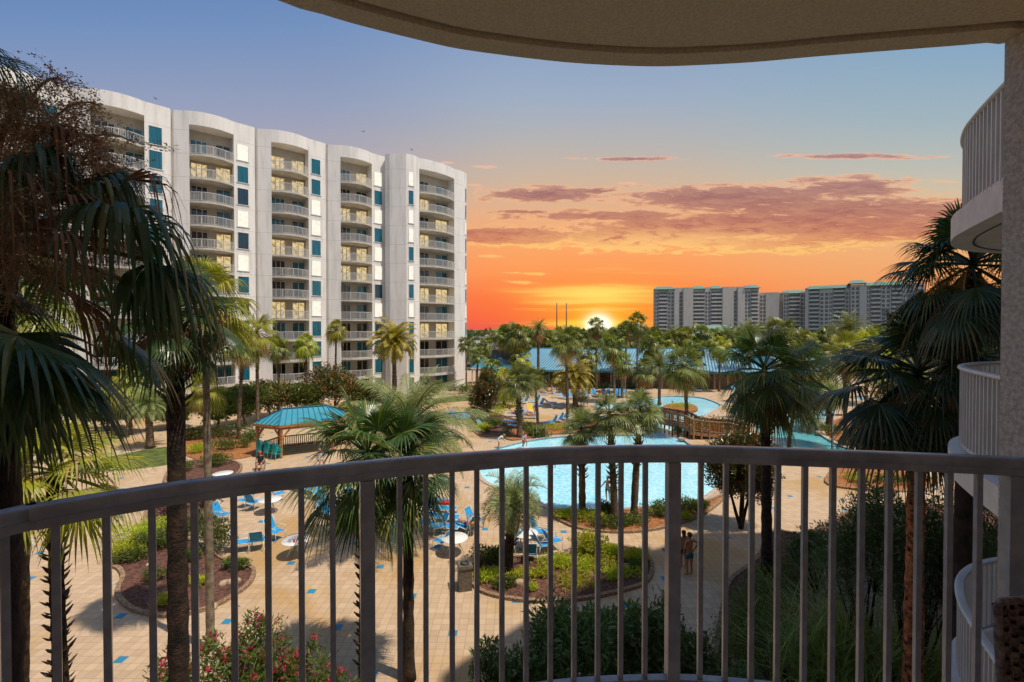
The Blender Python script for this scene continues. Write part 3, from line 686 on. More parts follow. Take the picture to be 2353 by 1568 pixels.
d = MB(); d.prism([(-24, -2.6), (-2.6, -2.6), (-2.6, -14), (-24, -14)], 0, 40); d.build('wall', M['smooth'], hotel)  # unseen block added at the left to shade the near palms
edge = [G(x, y, CEZ)[:2] for x, y in ((636,0),(740,33),(825,58),(974,95),(1063,114),(1220,135),(1346,147),(1495,153),(1606,150),(1733,143),(1867,131),(2016,119),(2187,106),(2269,99),(2353,93))]
e0 = V(edge[0]); edge = [(-2.5, -.6), (-2.1, .15), (-1.65, .8), (-1.18, 1.28)] + edge + [(2.6, 1.55), (3.3, 1.2), (4.2, .6)]
edge = smooth_loop(edge, 3, closed=False)
def inset(path, o):
    out = []
    for i in range(len(path)):
        a = V(path[max(i-1, 0)]); b_ = V(path[min(i+1, len(path)-1)]); t = (b_-a).normalized(); out.append((path[i][0] + t.y*o, path[i][1] - t.x*o))
    return out
backw = [(4.2, -1.24), (-2.18, -1.24), (-2.5, -1.24)]
c = MB(); c.prism(inset(edge, .115) + backw, CEZ+.012, CEZ+.26, top=False); 
c.prism(edge + backw, CEZ+.26, CEZ+.42)
c.ribbon(inset(edge, .045), [(-.045, .0), (-.045, .258), (.045, .258), (.045, .0)] if False else [(-.045, CEZ), (-.045, CEZ+.26), (.045, CEZ+.26), (.045, CEZ)])
c.build('ceiling_slab', M['ceil'], hotel)
fe = inset(edge, .075)
c = MB(); c.prism(fe + backw, FLZ-.26, FLZ-.02); c.build('balcony_floor', M['smooth'], hotel)
d = MB(); d.box((2.2, 1.585, (FLZ+CEZ)/2), (.46, .5, CEZ-FLZ-.004)); col_ = d.build('column', M['stucco'], hotel)
d = MB(); d.box((2.0, 1.555, (FLZ+RZ-.08)/2), (.08, .49, RZ-.08-FLZ)); d.build('panel', M['smooth'], col_)
# railing of our balcony
rp = [G(x, y, RZ) for x, y in ((0,1168),(100,1150),(200,1133),(300,1118),(400,1103),(500,1091),(600,1079),(700,1069),(800,1059),(900,1049),(1000,1041),(1176,1029),(1300,1023),(1450,1020),(1600,1020),(1800,1026),(2000,1033),(2200,1041),(2353,1048))]
rp = [(p.x, p.y) for p in rp]
rp = [(-1.95, .2), (-1.72, .62)] + [rp[0]] + rp[1:] + [(2.3, 1.62)]
rs = smooth_loop(rp, 4, closed=False)
rail = empty('balcony_railing', (0, 0, FLZ), 0, 'curved painted metal railing with square balusters in front of the camera', 'railing')
prof = []
for i in range(14):
    a = 2*PI*i/14; cx_, sx = math.cos(a), math.sin(a)
    prof.append((.026*math.copysign(abs(cx_)**.55, cx_), RZ-FLZ-.022 + .022*math.copysign(abs(sx)**.55, sx)))
c = MB(); c.ribbon(inset(rs, .026), prof, smooth=True); c.build('handrail', M['rail'], rail)
c = MB(); c.ribbon(inset(rs, .026), [(-.017, RZ-FLZ-.068), (-.017, RZ-FLZ-.04), (.017, RZ-FLZ-.04), (.017, RZ-FLZ-.068)]); c.build('top_bar', M['rail'], rail)
sp_ = G(792, 1064, RZ); k_ = min(range(len(rs)), key=lambda i: (rs[i][0]-sp_.x)**2+(rs[i][1]-sp_.y)**2); c = MB(); c.ribbon(inset(rs, .026)[k_:k_+2], [(a*1.035, (z-(RZ-FLZ-.022))*1.05+(RZ-FLZ-.022)) for a, z in prof], smooth=True); c.build('splice', M['rail'], rail)
c = MB(); c.ribbon(inset(rs, .026), [(-.017, .065), (-.017, .1), (.017, .1), (.017, .065)]); c.build('bottom_bar', M['rail'], rail)
center = inset(rs, .026)
def rail_at(px):
    t = (px-CX)/F; best = None
    for i in range(len(center)-1):
        a, b_ = center[i], center[i+1]
        fa = a[0]-t*a[1]; fb = b_[0]-t*b_[1]
        if fa*fb <= 0 and b_[1] > .3 and fa != fb:
            u = fa/(fa-fb); return (a[0]+(b_[0]-a[0])*u, a[1]+(b_[1]-a[1])*u, math.atan2(b_[1]-a[1], b_[0]-a[0]))
bal = []
for px in (2, 122, 240, 345, 443, 534, 613, 690, 762, 917, 977, 1038, 1095, 1153, 1209, 1265, 1320, 1375, 1428, 1484, 1612, 1670, 1730, 1790, 1852, 1917, 1983, 2047, 2115, 2185, 2253):
    x, y, a = rail_at(px); b = MB(); h = RZ-FLZ-.068-.1; b.box((0, 0, h/2+.1), (.019, .019, h-.002)); o = b.build('baluster', M['rail'], rail) if not bal else link('baluster', bal[0].data, rail); bal.append(o); o.location = (x, y, 0); o.rotation_euler = (0, 0, a)
for i, px in enumerate((-330, 842, 1548, 2334)):
    q = rail_at(px)
    if not q: continue
    b = MB(); b.box((0, 0, (RZ-FLZ-.068)/2), (.05, .05, RZ-FLZ-.07)); o = b.build('post', M['rail'], rail, (q[0], q[1], 0)); o.rotation_euler = (0, 0, q[2])
# neighbour balconies
nb = [(3.9, 2.9), (4.75, 4.1), (5.44, 5.28), (5.88, 5.92), (6.5, 6.5), (7.32, 6.87), (8.5, 7.0), (9.6, 6.6)]
nb = smooth_loop(nb, 5, closed=False)
for zf, lab in ((11.47, 'upper'), (8.42, 'same'), (5.42, 'lower')):
    ou = inset(nb, -.13)
    s_ = MB(); s_.prism(ou + [(9.6, 5.9), (5.5, 2.25)], zf-.3, zf); so_ = s_.build('neighbour_balcony', M['slab'] if False else M['smooth'], hotel)
    so_.name = 'balcony'
    s_ = MB(); s_.ribbon(inset(ou, .22), [(-.012, zf-.308), (-.012, zf-.302), (.012, zf-.302), (.012, zf-.308)]); s_.build('groove_shade_strip', M['bin'], so_)  # dark strip under the slab, the groove's shade put into its colour
    r_ = MB(); r_.ribbon(nb, [(.05*math.copysign(abs(math.cos(2*PI*i/10))**.6, math.cos(2*PI*i/10)), zf+1.07+.025*math.sin(2*PI*i/10)) for i in range(10)], smooth=True)
    r_.ribbon(nb, [(-.02, zf+.07), (-.02, zf+.11), (.02, zf+.11), (.02, zf+.07)])
    hr = r_.build('handrail', M['rail_white'], so_)
    tot = 0; bb = MB(); nxt = 0
    for i in range(len(nb)-1):
        a, b_ = V(nb[i]), V(nb[i+1]); L = (b_-a).length
        while nxt < tot+L:
            q = a + (b_-a)*((nxt-tot)/L); bb.box((q.x, q.y, zf+.57), (.024, .05, .96), math.atan2((b_-a).y, (b_-a).x)); nxt += .115
        tot += L
    bb.build('balusters', M['rail_white'], so_)
# glass door on the hotel wall behind the neighbour balconies
for zf in (11.47, 8.42, 5.42):
    g = MB(); a = V((6.2, 2.93, 0)); b_ = V((8.6, 5.2, 0)); n_ = V((-.69, .72, 0))*.03
    g.quad((a.x+n_.x, a.y+n_.y, zf), (b_.x+n_.x, b_.y+n_.y, zf), (b_.x+n_.x, b_.y+n_.y, zf+2.3), (a.x+n_.x, a.y+n_.y, zf+2.3)); g.build('glass_door', M['pane_teal'], hotel)

# ---------------------------------------------------------------- wicker chair, only a corner shows
chair = empty('wicker_armchair', (0, 0, FLZ), 0, 'dark brown woven wicker armchair cut off at the bottom right corner', 'chair')
M['wicker'] = mat('wicker', (.2, .14, .115), .5, .4, 60, .3, 200)
tl = P(2291, 1383, 1.1); x0 = tl.x; zt = tl.z - FLZ
def woven(u0, u1, v0, v1, fn, name):
    """strips over and under; fn(u, v) -> point, normal"""
    b = MB(); du, dv = .024, .016; nu = int((u1-u0)/du); nv = int((v1-v0)/dv)
    for j in range(nv):                 # horizontal strands
        v = v0 + (j+.5)*dv
        for i in range(nu*2):
            ua, ub = u0+i*du/2, u0+(i+1)*du/2; oa = math.sin(PI*(i/2+j))*.006; ob = math.sin(PI*((i+1)/2+j))*.006
            pa, na = fn(ua, v); pb, _ = fn(ub, v); h = V((0, 0, dv*.53))
            b.quad(pa+na*oa-h, pb+na*ob-h, pb+na*(ob+.002), pa+na*(oa+.002), True); b.quad(pa+na*(oa+.002), pb+na*(ob+.002), pb+na*ob+h, pa+na*oa+h, True)
    for i in range(nu+1):               # uprights
        u = u0+i*du
        p, n_ = fn(u, v0); q, _ = fn(u, v1); b.bar(p, q, .005, .004)
    return b.build(name, M['wicker'], chair)
yb = tl.y
def backf(u, v): return V((x0 + u - (zt-v)*.055, yb + .04*math.sin(u*3) - (zt-v)*.12, v)), V((0, -1, .1)).normalized()
woven(0.005, .565, .42, zt-.006, backf, 'backrest')
M['wicker_dark'] = mat('wicker_gap_shade', (.04, .028, .022), .8, .3, 40)  # shade between the strands, put into a dark colour
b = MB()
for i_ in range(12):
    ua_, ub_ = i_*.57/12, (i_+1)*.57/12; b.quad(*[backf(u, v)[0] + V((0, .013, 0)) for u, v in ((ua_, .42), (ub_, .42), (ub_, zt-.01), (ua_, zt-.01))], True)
b.build('core', M['wicker_dark'], chair)  # added dark sheet behind the weave, stands in for shade in the gaps
b = MB()
b.tube([backf(0, .3)[0], backf(0, .6)[0], backf(0, zt-.012)[0], backf(.012, zt)[0], backf(.3, zt-.004)[0], backf(.558, zt)[0], backf(.57, zt-.015)[0], backf(.57, .3)[0]], .009, 10)
n_w = 0
b.build('frame', M['wicker'], chair)
s_ = MB(); s_.box((x0+.26, yb-.36, .40), (.56, .58, .06)); s_.build('seat', M['wicker'], chair)
for sx in (-.02, .54):
    for sy in (-.62, -.1):
        s_ = MB(); s_.box((x0+sx, yb+sy, .19), (.04, .04, .375)); s_.build('leg', M['wicker'], chair)
    s_ = MB(); s_.box((x0+sx, yb-.38, .62), (.05, .5, .03)); s_.box((x0+sx, yb-.62, .5), (.04, .04, .2)); s_.build('armrest', M['wicker'], chair)
# ---------------------------------------------------------------- plants
def fan_leaf(mb, o, az, el, pet, Rb, nseg, div, rs, droop=.35, span=235, stalk=None, split=.5, width=1.0):
    d = V((math.cos(az)*math.cos(el), math.sin(az)*math.cos(el), math.sin(el)))
    s = V((-math.sin(az), math.cos(az), 0)); n = s.cross(d) * -1
    if n.z < 0 and el < 1.3: n = -n
    pts = []; k = 4
    for i in range(k+1):
        t = i/k; pts.append(o + d*(pet*t) + V((0, 0, -pet*.22*t*t)))
    if stalk is not None: stalk.tube(pts, [.018*Rb+.008]*k + [.012*Rb+.004], 4, False)
    h = pts[-1]; f = (pts[-1]-pts[-2]).normalized(); s = V((-math.sin(az), math.cos(az), 0)); n = f.cross(s)
    if n.z < 0: n = -n
    roll = rs.uniform(-.35, .35); s, n = s*math.cos(roll)+n*math.sin(roll), n*math.cos(roll)-s*math.sin(roll)
    half = R(span)/2; dth = 2*half/nseg
    for i in range(nseg):
        th = -half + (i+.5)*dth + rs.uniform(-.12, .12)*dth; c_, s_ = math.cos(th), math.sin(th)
        L = Rb*(.74 + .26*math.cos(th*.75)) * rs.uniform(.9, 1.06); dr = droop*rs.uniform(.7, 1.35)
        dirv = f*c_ + s*s_ - n*(.22*s_*s_); perp = s*c_ - f*s_
        prev = None
        for q in range(div+1):
            r = q/div; rr = L*r
            wd = rr*math.tan(dth/2)*1.02 if r <= split else L*split*math.tan(dth/2)*max(0, (1-r)/(1-split))**.8
            wd *= width
            p = h + dirv*rr*(1-.2*dr*r*r) + V((0, 0, -dr*L*(.12*r + .85*(max(0, r-.42)/.58)**1.9))) + n*(.04*L*r)
            ridge = n*(wd*.45)
            cur = (p - perp*wd, p + ridge, p + perp*wd)
            if prev is not None:
                if div <= 3: 
                    if q == div: mb.tri(prev[0], prev[2], p)
                    else: mb.quad(prev[0], prev[2], cur[2], cur[0])
                else:
                    b = len(mb.v)
                    if q == 1:
                        mb.v += [tuple(prev[1]), tuple(cur[0]), tuple(cur[1]), tuple(cur[2])]; mb.f += [(b, b+1, b+2), (b, b+2, b+3)]; mb.sm += [False, False]; last = (b+1, b+2, b+3)
                    else:
                        mb.v += [tuple(x) for x in cur]; mb.f += [(last[0], b, b+1, last[1]), (last[1], b+1, b+2, last[2])]; mb.sm += [False, False]; last = (b, b+1, b+2)
            prev = cur
def fan_crown(rs, nleaf, nseg, div, lo=-35, hi=85, pet=.5, Rb=.62, droop=.35, stalkmb=None, power=.8):
    mb = MB()
    for i in range(nleaf):
        t = (i+.5)/nleaf; az = i*2.39996 + rs.uniform(-.45, .45); el = R(hi + (lo-hi)*t**power) + rs.uniform(-.24, .24)
        el = min(el, R(88)); sz = rs.uniform(.78, 1.15)
        fan_leaf(mb, V((0, 0, .04+.12*(1-t))), az, el, pet*rs.uniform(.8, 1.15), Rb*sz, nseg, div, rs, droop*(.6+.9*t), stalk=stalkmb if stalkmb is not None else mb)
    return mb
def dead_skirt(rs, n, nseg, div, pet=.4, Rb=.55):
    mb = MB()
    for i in range(n):
        az = i*2.39996+rs.uniform(-.3, .3); el = R(rs.uniform(-82, -18))
        fan_leaf(mb, V((0, 0, rs.uniform(-.2, 0))), az, el, pet*rs.uniform(.6, 1.1), Rb*rs.uniform(.7, 1.05), nseg, div, rs, .5, 170, mb, .35, .8)
    return mb
def feather_leaf(mb, o, az, el, L, npin, pl, rs, arch=1.0, pw=.02, vee=.5, seg=1, dr=.25):
    k = 9; pts = []; d0 = el; p = V(o); st = L/k
    for i in range(k+1):
        pts.append(p.copy()); e = d0 - arch*(i/k)**1.2*1.5; p = p + V((math.cos(az)*math.cos(e), math.sin(az)*math.cos(e), math.sin(e)))*st
    mb.tube(pts, [.012*L*(1-i/k*.85)+.003 for i in range(k+1)], 4, False)
    side = V((-math.sin(az), math.cos(az), 0)); roll = rs.uniform(-.5, .5)
    for j in range(npin):
        t = .1+.9*(j+.5)/npin; x = t*k; i = min(int(x), k-1); u = x-i; q = pts[i]*(1-u)+pts[min(i+1, k)]*u; tan = (pts[i+1]-pts[i]).normalized()
        up = side.cross(tan); up = up if up.z > 0 else -up
        ln = pl*L*(math.sin(PI*min(1, t*.93+.12))**.6)*rs.uniform(.85, 1.1)
        for sg in (-1, 1):
            sd = (side*sg*math.cos(roll*sg) + up*math.sin(roll*sg))
            dv_ = (sd*.85 + tan*(.45+.5*t) + up*vee*rs.uniform(.3, 1.1)).normalized(); w_ = tan*pw*L*rs.uniform(.8, 1.2)
            a = q; m_ = q+dv_*ln*.55; e = q+dv_*ln+V((0, 0, -ln*dr*rs.uniform(.5, 1.6)))
            if seg == 1: mb.quad(a-w_*.4, m_-w_*.5, e, m_+w_*.5)
            else:
                b = len(mb.v); mb.v += [tuple(a-w_*.3), tuple(a+w_*.3), tuple(m_-w_*.5), tuple(m_+w_*.5), tuple(e)]; mb.f += [(b, b+1, b+3, b+2), (b+2, b+3, b+4)]; mb.sm += [False]*2
def feather_crown(rs, n, npin, lo=-30, hi=85, L=1.0, pl=.2, arch=.9, pw=.02, vee=.5, dr=.25):
    mb = MB()
    for i in range(n):
        t = (i+.5)/n; feather_leaf(mb, V((0, 0, .03)), i*2.39996+rs.uniform(-.2, .2), R(hi+(lo-hi)*t**.85)+rs.uniform(-.1, .1), L*rs.uniform(.85, 1.1), npin, pl, rs, arch*rs.uniform(.75, 1.2), pw, vee, 2, dr)
    return mb
def seeds(rs, n, L=.8, dots=60, sz=.012, spread=.5, spines=12):
    mb = MB()
    for i in range(n):
        az = rs.uniform(0, 2*PI); p = V((0, 0, -.05)); e = rs.uniform(.1, .8); pts = [p.copy()]
        for j in range(7):
            p = p + V((math.cos(az)*math.cos(e), math.sin(az)*math.cos(e), math.sin(e)))*L/7; e -= .42; pts.append(p.copy())
        mb.tube(pts, [.012*L]*7+[.004*L], 4, False)
        for b_ in range(spines):
            q = pts[2+b_ % 5].lerp(pts[3+b_ % 5], rs.random()); dr_ = V((rs.gauss(0, 1), rs.gauss(0, 1), rs.uniform(-2, .2))).normalized(); ln = L*spread*rs.uniform(.4, 1); e_ = q+dr_*ln+V((0, 0, -ln*.35))
            mb.bar(q, e_, .004*L, .004*L)
            for c_ in range(dots):
                u = rs.random(); m_ = q.lerp(e_, u)+V((rs.gauss(0, 1), rs.gauss(0, 1), rs.gauss(0, 1)))*ln*.09*(1.2-u*.4); s_ = sz*rs.uniform(.6, 1.3)*L
                a1 = V((rs.uniform(-1, 1), rs.uniform(-1, 1), rs.uniform(-1, 1))).normalized(); a2 = a1.cross(V((0, .3, 1))).normalized()
                mb.tri(m_-a1*s_-a2*s_*.6, m_+a1*s_-a2*s_*.6, m_+a2*s_)
    return mb
def mk(mb, name, mt): me = mb.mesh(name); me.materials.append(M[mt]); return me
r1 = random.Random
CR = {}
CR['fanA'] = mk(fan_crown(r1(1), 24, 15, 2, pet=.5, Rb=.56), 'crown', 'fan')
CR['fanB'] = mk(fan_crown(r1(2), 24, 16, 2, lo=-45, droop=.55), 'crown', 'fan')
CR['limeA'] = mk(fan_crown(r1(3), 26, 16, 2, droop=.6, lo=-50), 'crown', 'fan_lime')
CR['limeM'] = mk(fan_crown(r1(33), 22, 34, 5, droop=.55, lo=-45, pet=.55, Rb=.58), 'crown', 'fan_lime')
CR['fanM'] = mk(fan_crown(r1(4), 24, 26, 3, droop=.45, Rb=.56), 'crown', 'fan')           # mid distance
CR['fanM2'] = mk(fan_crown(r1(5), 28, 26, 3, droop=.3, lo=-30, pet=.45, Rb=.58), 'crown', 'sabal')
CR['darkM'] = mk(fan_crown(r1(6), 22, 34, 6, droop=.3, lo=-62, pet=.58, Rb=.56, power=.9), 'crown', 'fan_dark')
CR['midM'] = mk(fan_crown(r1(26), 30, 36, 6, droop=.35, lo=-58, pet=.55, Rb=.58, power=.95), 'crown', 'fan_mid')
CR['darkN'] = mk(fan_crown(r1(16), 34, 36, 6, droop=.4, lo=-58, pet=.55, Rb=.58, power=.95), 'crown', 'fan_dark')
CR['deadA'] = mk(dead_skirt(r1(7), 24, 9, 2), 'dead_fronds', 'dead')
CR['deadM'] = mk(dead_skirt(r1(8), 28, 16, 3), 'dead_fronds', 'dead')
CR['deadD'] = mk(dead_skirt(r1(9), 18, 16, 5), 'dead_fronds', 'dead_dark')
CR['featA'] = mk(feather_crown(r1(10), 38, 28, arch=.8), 'crown', 'feather')
CR['featG'] = mk(feather_crown(r1(12), 46, 34, arch=1.05, pl=.24, pw=.03), 'crown', 'feather_gold')
CR['featM'] = mk(feather_crown(r1(13), 48, 62, lo=-35, arch=.7, pl=.22, pw=.0105, vee=.3, dr=.45), 'crown', 'silver')
CR['pindo'] = mk(feather_crown(r1(14), 46, 50, lo=-50, hi=80, arch=1.25, pl=.3, pw=.013, vee=.9, dr=.1), 'crown', 'silver')
CR['seedA'] = mk(seeds(r1(15), 8, .6, 26, .024, .5, 9), 'seed_clusters', 'seed')
CR['seedH'] = mk(seeds(r1(25), 11, .75, 60, .014, .42, 12), 'seed_clusters', 'seed')
CR['orangeA'] = mk(seeds(r1(17), 7, .35, 6, .02, .5, 10), 'fruit_stalks', 'orange')
def trunk_mb(h, r0, r1_, lean=(0, 0), rings=22, n=10, rs=rnd, rough=.06, flare=1.35):
    mb = MB(); pts = []; rad = []
    for i in range(rings+1):
        t = i/rings; pts.append(V((lean[0]*t**1.5, lean[1]*t**1.5, h*t))); k = r0+(r1_-r0)*t
        if t < .06: k *= 1+(flare-1)*(1-t/.06)
        rad.append(k*(1+rs.uniform(-rough, rough)+(rough if i % 2 else -rough*.4)))
    mb.tube(pts, rad, n, True, True)
    return mb
def boots_mb(h, r0, r1_, lean, z0, z1, rs, size=.16, dens=9, curl=1.0):
    mb = MB(); n = int((z1-z0)*dens*3); 
    for i in range(n):
        t = (z0+(z1-z0)*i/n)/h; a = i*2.39996; r = r0+(r1_-r0)*t; c = V((lean[0]*t**1.5, lean[1]*t**1.5, h*t)); o = V((math.cos(a), math.sin(a), 0)); s_ = V((-math.sin(a), math.cos(a), 0)); L = size*rs.uniform(.7, 1.3)
        p0 = c+o*r*.85+V((0, 0, -L*.2)); p1 = c+o*(r+L*.35)+V((0, 0, L*.2)); p2 = c+o*(r+L*.75*curl)+V((0, 0, L*.55)); w_ = L*.3
        b = len(mb.v)
        mb.v += [tuple(q) for q in (p0-s_*w_, p0+s_*w_, p1-s_*w_*.8, p1+s_*w_*.8, p2-s_*w_*.3, p2+s_*w_*.3, p1-s_*w_*.5-V((0, 0, L*.2)), p1+s_*w_*.5-V((0, 0, L*.2)))]
        mb.f += [(b, b+1, b+3, b+2), (b+2, b+3, b+5, b+4), (b, b+6, b+7, b+1), (b+6, b+4, b+5, b+7), (b, b+2, b+6), (b+2, b+4, b+6), (b+1, b+7, b+3), (b+3, b+7, b+5)]; mb.sm += [False]*8
    return mb
npalm = 0
def palm(pxc, pyc, Y, rpx, kind, label, base=None, group=None, dead='deadA', seed=None, tr=.14, tm='bark', boots=0, cat='palm tree', dz=0, squash=1.0, spin=None, extra=None):
    """crown centre seen at (pxc, pyc), Y metres out; crown radius rpx picture units; base = ground spot or None (straight down)"""
    global npalm; npalm += 1; rs = random.Random(100+npalm)
    c = P(pxc, pyc, Y); s_ = rpx*Y/F
    if base is None: b = V((c.x + rs.uniform(-.2, .2), c.y+rs.uniform(-.2, .2), 0))
    else: b = G(*base); c = P(pxc, pyc, b.y); s_ = rpx*b.y/F
    h = c.z; lean = (c.x-b.x, c.y-b.y)
    r = empty('palm_tree', (b.x, b.y, 0), 0, label, cat, group)
    tr = min(tr, max(.09, tr))
    trunk_mb(h, tr, tr*.72, lean, rings=max(12, int(h*3.2)), rs=rs, n=12 if Y < 25 else 8).build('trunk', M[tm], r)
    a = rs.uniform(0, 6.28) if spin is None else spin
    o = link('crown', CR[kind], r, (lean[0], lean[1], h)); o.scale = (s_, s_, s_*squash); o.rotation_euler = (rs.uniform(-.08, .08), rs.uniform(-.08, .08), a)
    if dead:
        q = link('dead_fronds', CR[dead], r, (lean[0], lean[1], h)); q.scale = (s_*.95,)*3; q.rotation_euler = (0, 0, a+1)
    if seed:
        q = link('seed_clusters' if seed[:4] == 'seed' else 'fruit_stalks', CR[seed], r, (lean[0], lean[1], h)); q.scale = (s_,)*3; q.rotation_euler = (0, 0, a+2)
    if boots:
        boots_mb(h, tr, tr*.72, lean, h*(1-boots), h*.99, rs, size=tr*1.15).build('leaf_boots', M['boot'], r)
    return r
def leaf_ball(mb, c, r, n, sz, rs, gap=.0, asp=.5, flat=.0):
    c = V(c); rr = V(r) if hasattr(r, '__len__') else V((r, r, r)); sd = V((rs.uniform(0, 50),)*3)
    for i in range(n):
        d_ = V((rs.gauss(0, 1), rs.gauss(0, 1), rs.gauss(0, 1))).normalized(); k = rs.random()**.42
        bumpy = 1+.28*mnoise.noise(d_*1.9+sd)+.14*mnoise.noise(d_*4.3+sd)
        p = V((d_.x*rr.x, d_.y*rr.y, d_.z*rr.z))*k*bumpy
        if gap and mnoise.noise((p+sd)*1.7/max(rr)) < gap-.5: continue
        p = c+p; a = (d_*.6+V((rs.gauss(0, 1), rs.gauss(0, 1), rs.gauss(0, 1)+.4))*.6).normalized(); b_ = a.cross(V((rs.gauss(0, 1), rs.gauss(0, 1), rs.gauss(0, 1)))).normalized(); s_ = sz*rs.uniform(.6, 1.3)
        nn = a.cross(b_)*s_*.15
        mb.quad(p-a*s_, p+b_*s_*asp*.6-nn, p+a*s_, p-b_*s_*asp*.6-nn)
def bush(name, loc, balls, n, sz, mt, label, cat='shrub', group=None, stems=0, seed=0, flowers=None, gap=0, asp=.5, trunk=None, trunk_m='bark_grey', parent=None):
    rs = random.Random(seed+1000)
    r = empty(name, loc, 0, label, cat, group)
    mb = MB(); tv = sum((b[1][0]*b[1][1]*b[1][2]) if hasattr(b[1], '__len__') else b[1]**3 for b in balls)
    for c, q in balls:
        v = (q[0]*q[1]*q[2]) if hasattr(q, '__len__') else q**3; leaf_ball(mb, c, q, int(n*v/tv), sz, rs, gap, asp)
    mb.build('foliage', M[mt], r)
    if trunk or stems:
        tb = MB()
        for i in range(max(stems, 1)):
            c, q = balls[i % len(balls)]; b0 = V((rs.uniform(-.12, .12), rs.uniform(-.12, .12), 0)) if stems > 1 else V((0, 0, 0)); m_ = b0.lerp(V(c), .5)+V((rs.uniform(-.1, .1), rs.uniform(-.1, .1), 0)); rad = trunk or .03
            tb.tube([b0, b0.lerp(m_, .5)+V((rs.uniform(-.04, .04), 0, 0)), m_, V(c)], [rad, rad*.8, rad*.6, rad*.3], 7)
            for j in range(3):
                e = V(c)+V((rs.uniform(-1, 1), rs.uniform(-1, 1), rs.uniform(-.3, 1)))*(max(q) if hasattr(q, '__len__') else q)*.6; tb.tube([m_, m_.lerp(e, .5)+V((0, 0, .05)), e], [rad*.4, rad*.28, rad*.12], 5)
        tb.build('stems' if stems > 1 else 'trunk', M[trunk_m], r)
    if flowers:
        fm, nf, fs = flowers; fb = MB()
        for i in range(nf):
            c, q = balls[rs.randrange(len(balls))]; qq = V(q) if hasattr(q, '__len__') else V((q, q, q)); d_ = V((rs.gauss(0, 1), rs.gauss(0, 1), rs.gauss(0, 1)+.5)).normalized(); p = V(c)+V((d_.x*qq.x, d_.y*qq.y, d_.z*qq.z))*rs.uniform(.85, 1.08)
            leaf_ball(fb, p, fs*rs.uniform(.6, 1.4), 10, fs*.4, rs, 0, 1.2)
        fb.build('flowers', M[fm], r)['kind'] = 'stuff'
    return r
def grass(loc, n, L, spread, mt, label, seed, cat='ornamental grass', w=.012, name='grass_clump', arch=1.0):
    rs = random.Random(seed); mb = MB()
    for i in range(n):
        a = rs.uniform(0, 2*PI); e = R(rs.uniform(40, 88)); ln = L*rs.uniform(.5, 1.1); p = V((rs.gauss(0, spread*.4), rs.gauss(0, spread*.4), 0)); s_ = V((-math.sin(a), math.cos(a), 0)); k = 6; prev = None; b0 = len(mb.v)
        for j in range(k+1):
            t = j/k; wd = w*(1-t**1.5)*(.6+.6*min(1, t*4)); mb.v += [tuple(p-s_*wd), tuple(p+s_*wd)]
            if j: mb.f.append((b0+2*j-2, b0+2*j-1, b0+2*j+1, b0+2*j)); mb.sm.append(True)
            p = p+V((math.cos(a)*math.cos(e), math.sin(a)*math.cos(e), math.sin(e)))*(ln/k); e -= arch*rs.uniform(.15, .38)*(.4+t)
    o = mb.build(name, M[mt], None, loc); return tag(o, label, cat)
# ---------------------------------------------------------------- palms, back to front
FG = 'palms in the dense row behind the long blue roof'
far_row = [(1115,795,95,24),(1148,782,125,30),(1168,775,118,34),(1200,778,112,34),(1222,788,108,30),(1262,790,118,30),(1290,780,125,34),(1322,775,115,32),(1345,790,120,28),(1410,775,128,26),(1440,782,120,30),(1490,780,112,34),(1530,790,118,32),(1560,778,125,34),(1590,792,110,32),(1622,778,122,36),(1650,786,115,32),(1680,780,125,34),(1835,780,118,36),(1860,795,104,34),(1885,790,120,30),(1985,790,108,36),(2020,770,120,34),(2060,800,105,34),(2105,780,110,38),(2150,790,105,36),(2200,770,112,40),(2250,790,98,38),(2290,800,95,36)]
far_row = [(x, y-1, Y, r*1.0) for x, y, Y, r in far_row] + [(x, y+9, Y+14, r*.85) for x, y, Y, r in ((1130,772,140,34),(1155,765,100,38),(1210,765,98,38),(1252,770,96,36),(1278,772,92,34),(1310,765,104,38),(1340,768,100,36),(1395,768,100,36),(1425,762,98,36),(1505,768,100,38),(1545,765,96,38),(1577,768,98,40),(1612,762,95,42),(1637,770,92,38),(1668,765,96,42),(1700,770,92,40),(1750,762,95,42),(1815,768,92,40),(1850,772,95,38),(1905,765,92,40),(1930,775,88,38),(1970,770,92,42),(2010,768,88,42))]
for i, (x, y, Y, r) in enumerate(far_row):
    Y = max(Y, 118) if Y > 99 or i % 2 else 112
    kind = ('fanB', 'featA', 'fanA', 'fanB', 'featA', 'limeA', 'fanB')[i % 7]
    palm(x, y, Y, r, kind, 'one of the small palms crowded in the row behind the long blue roof', group=FG, dead=('deadA', None, 'deadA', 'deadA', None, 'deadA', 'deadA')[i % 7], tr=.2, seed='orangeA' if i % 7 == 1 else None)
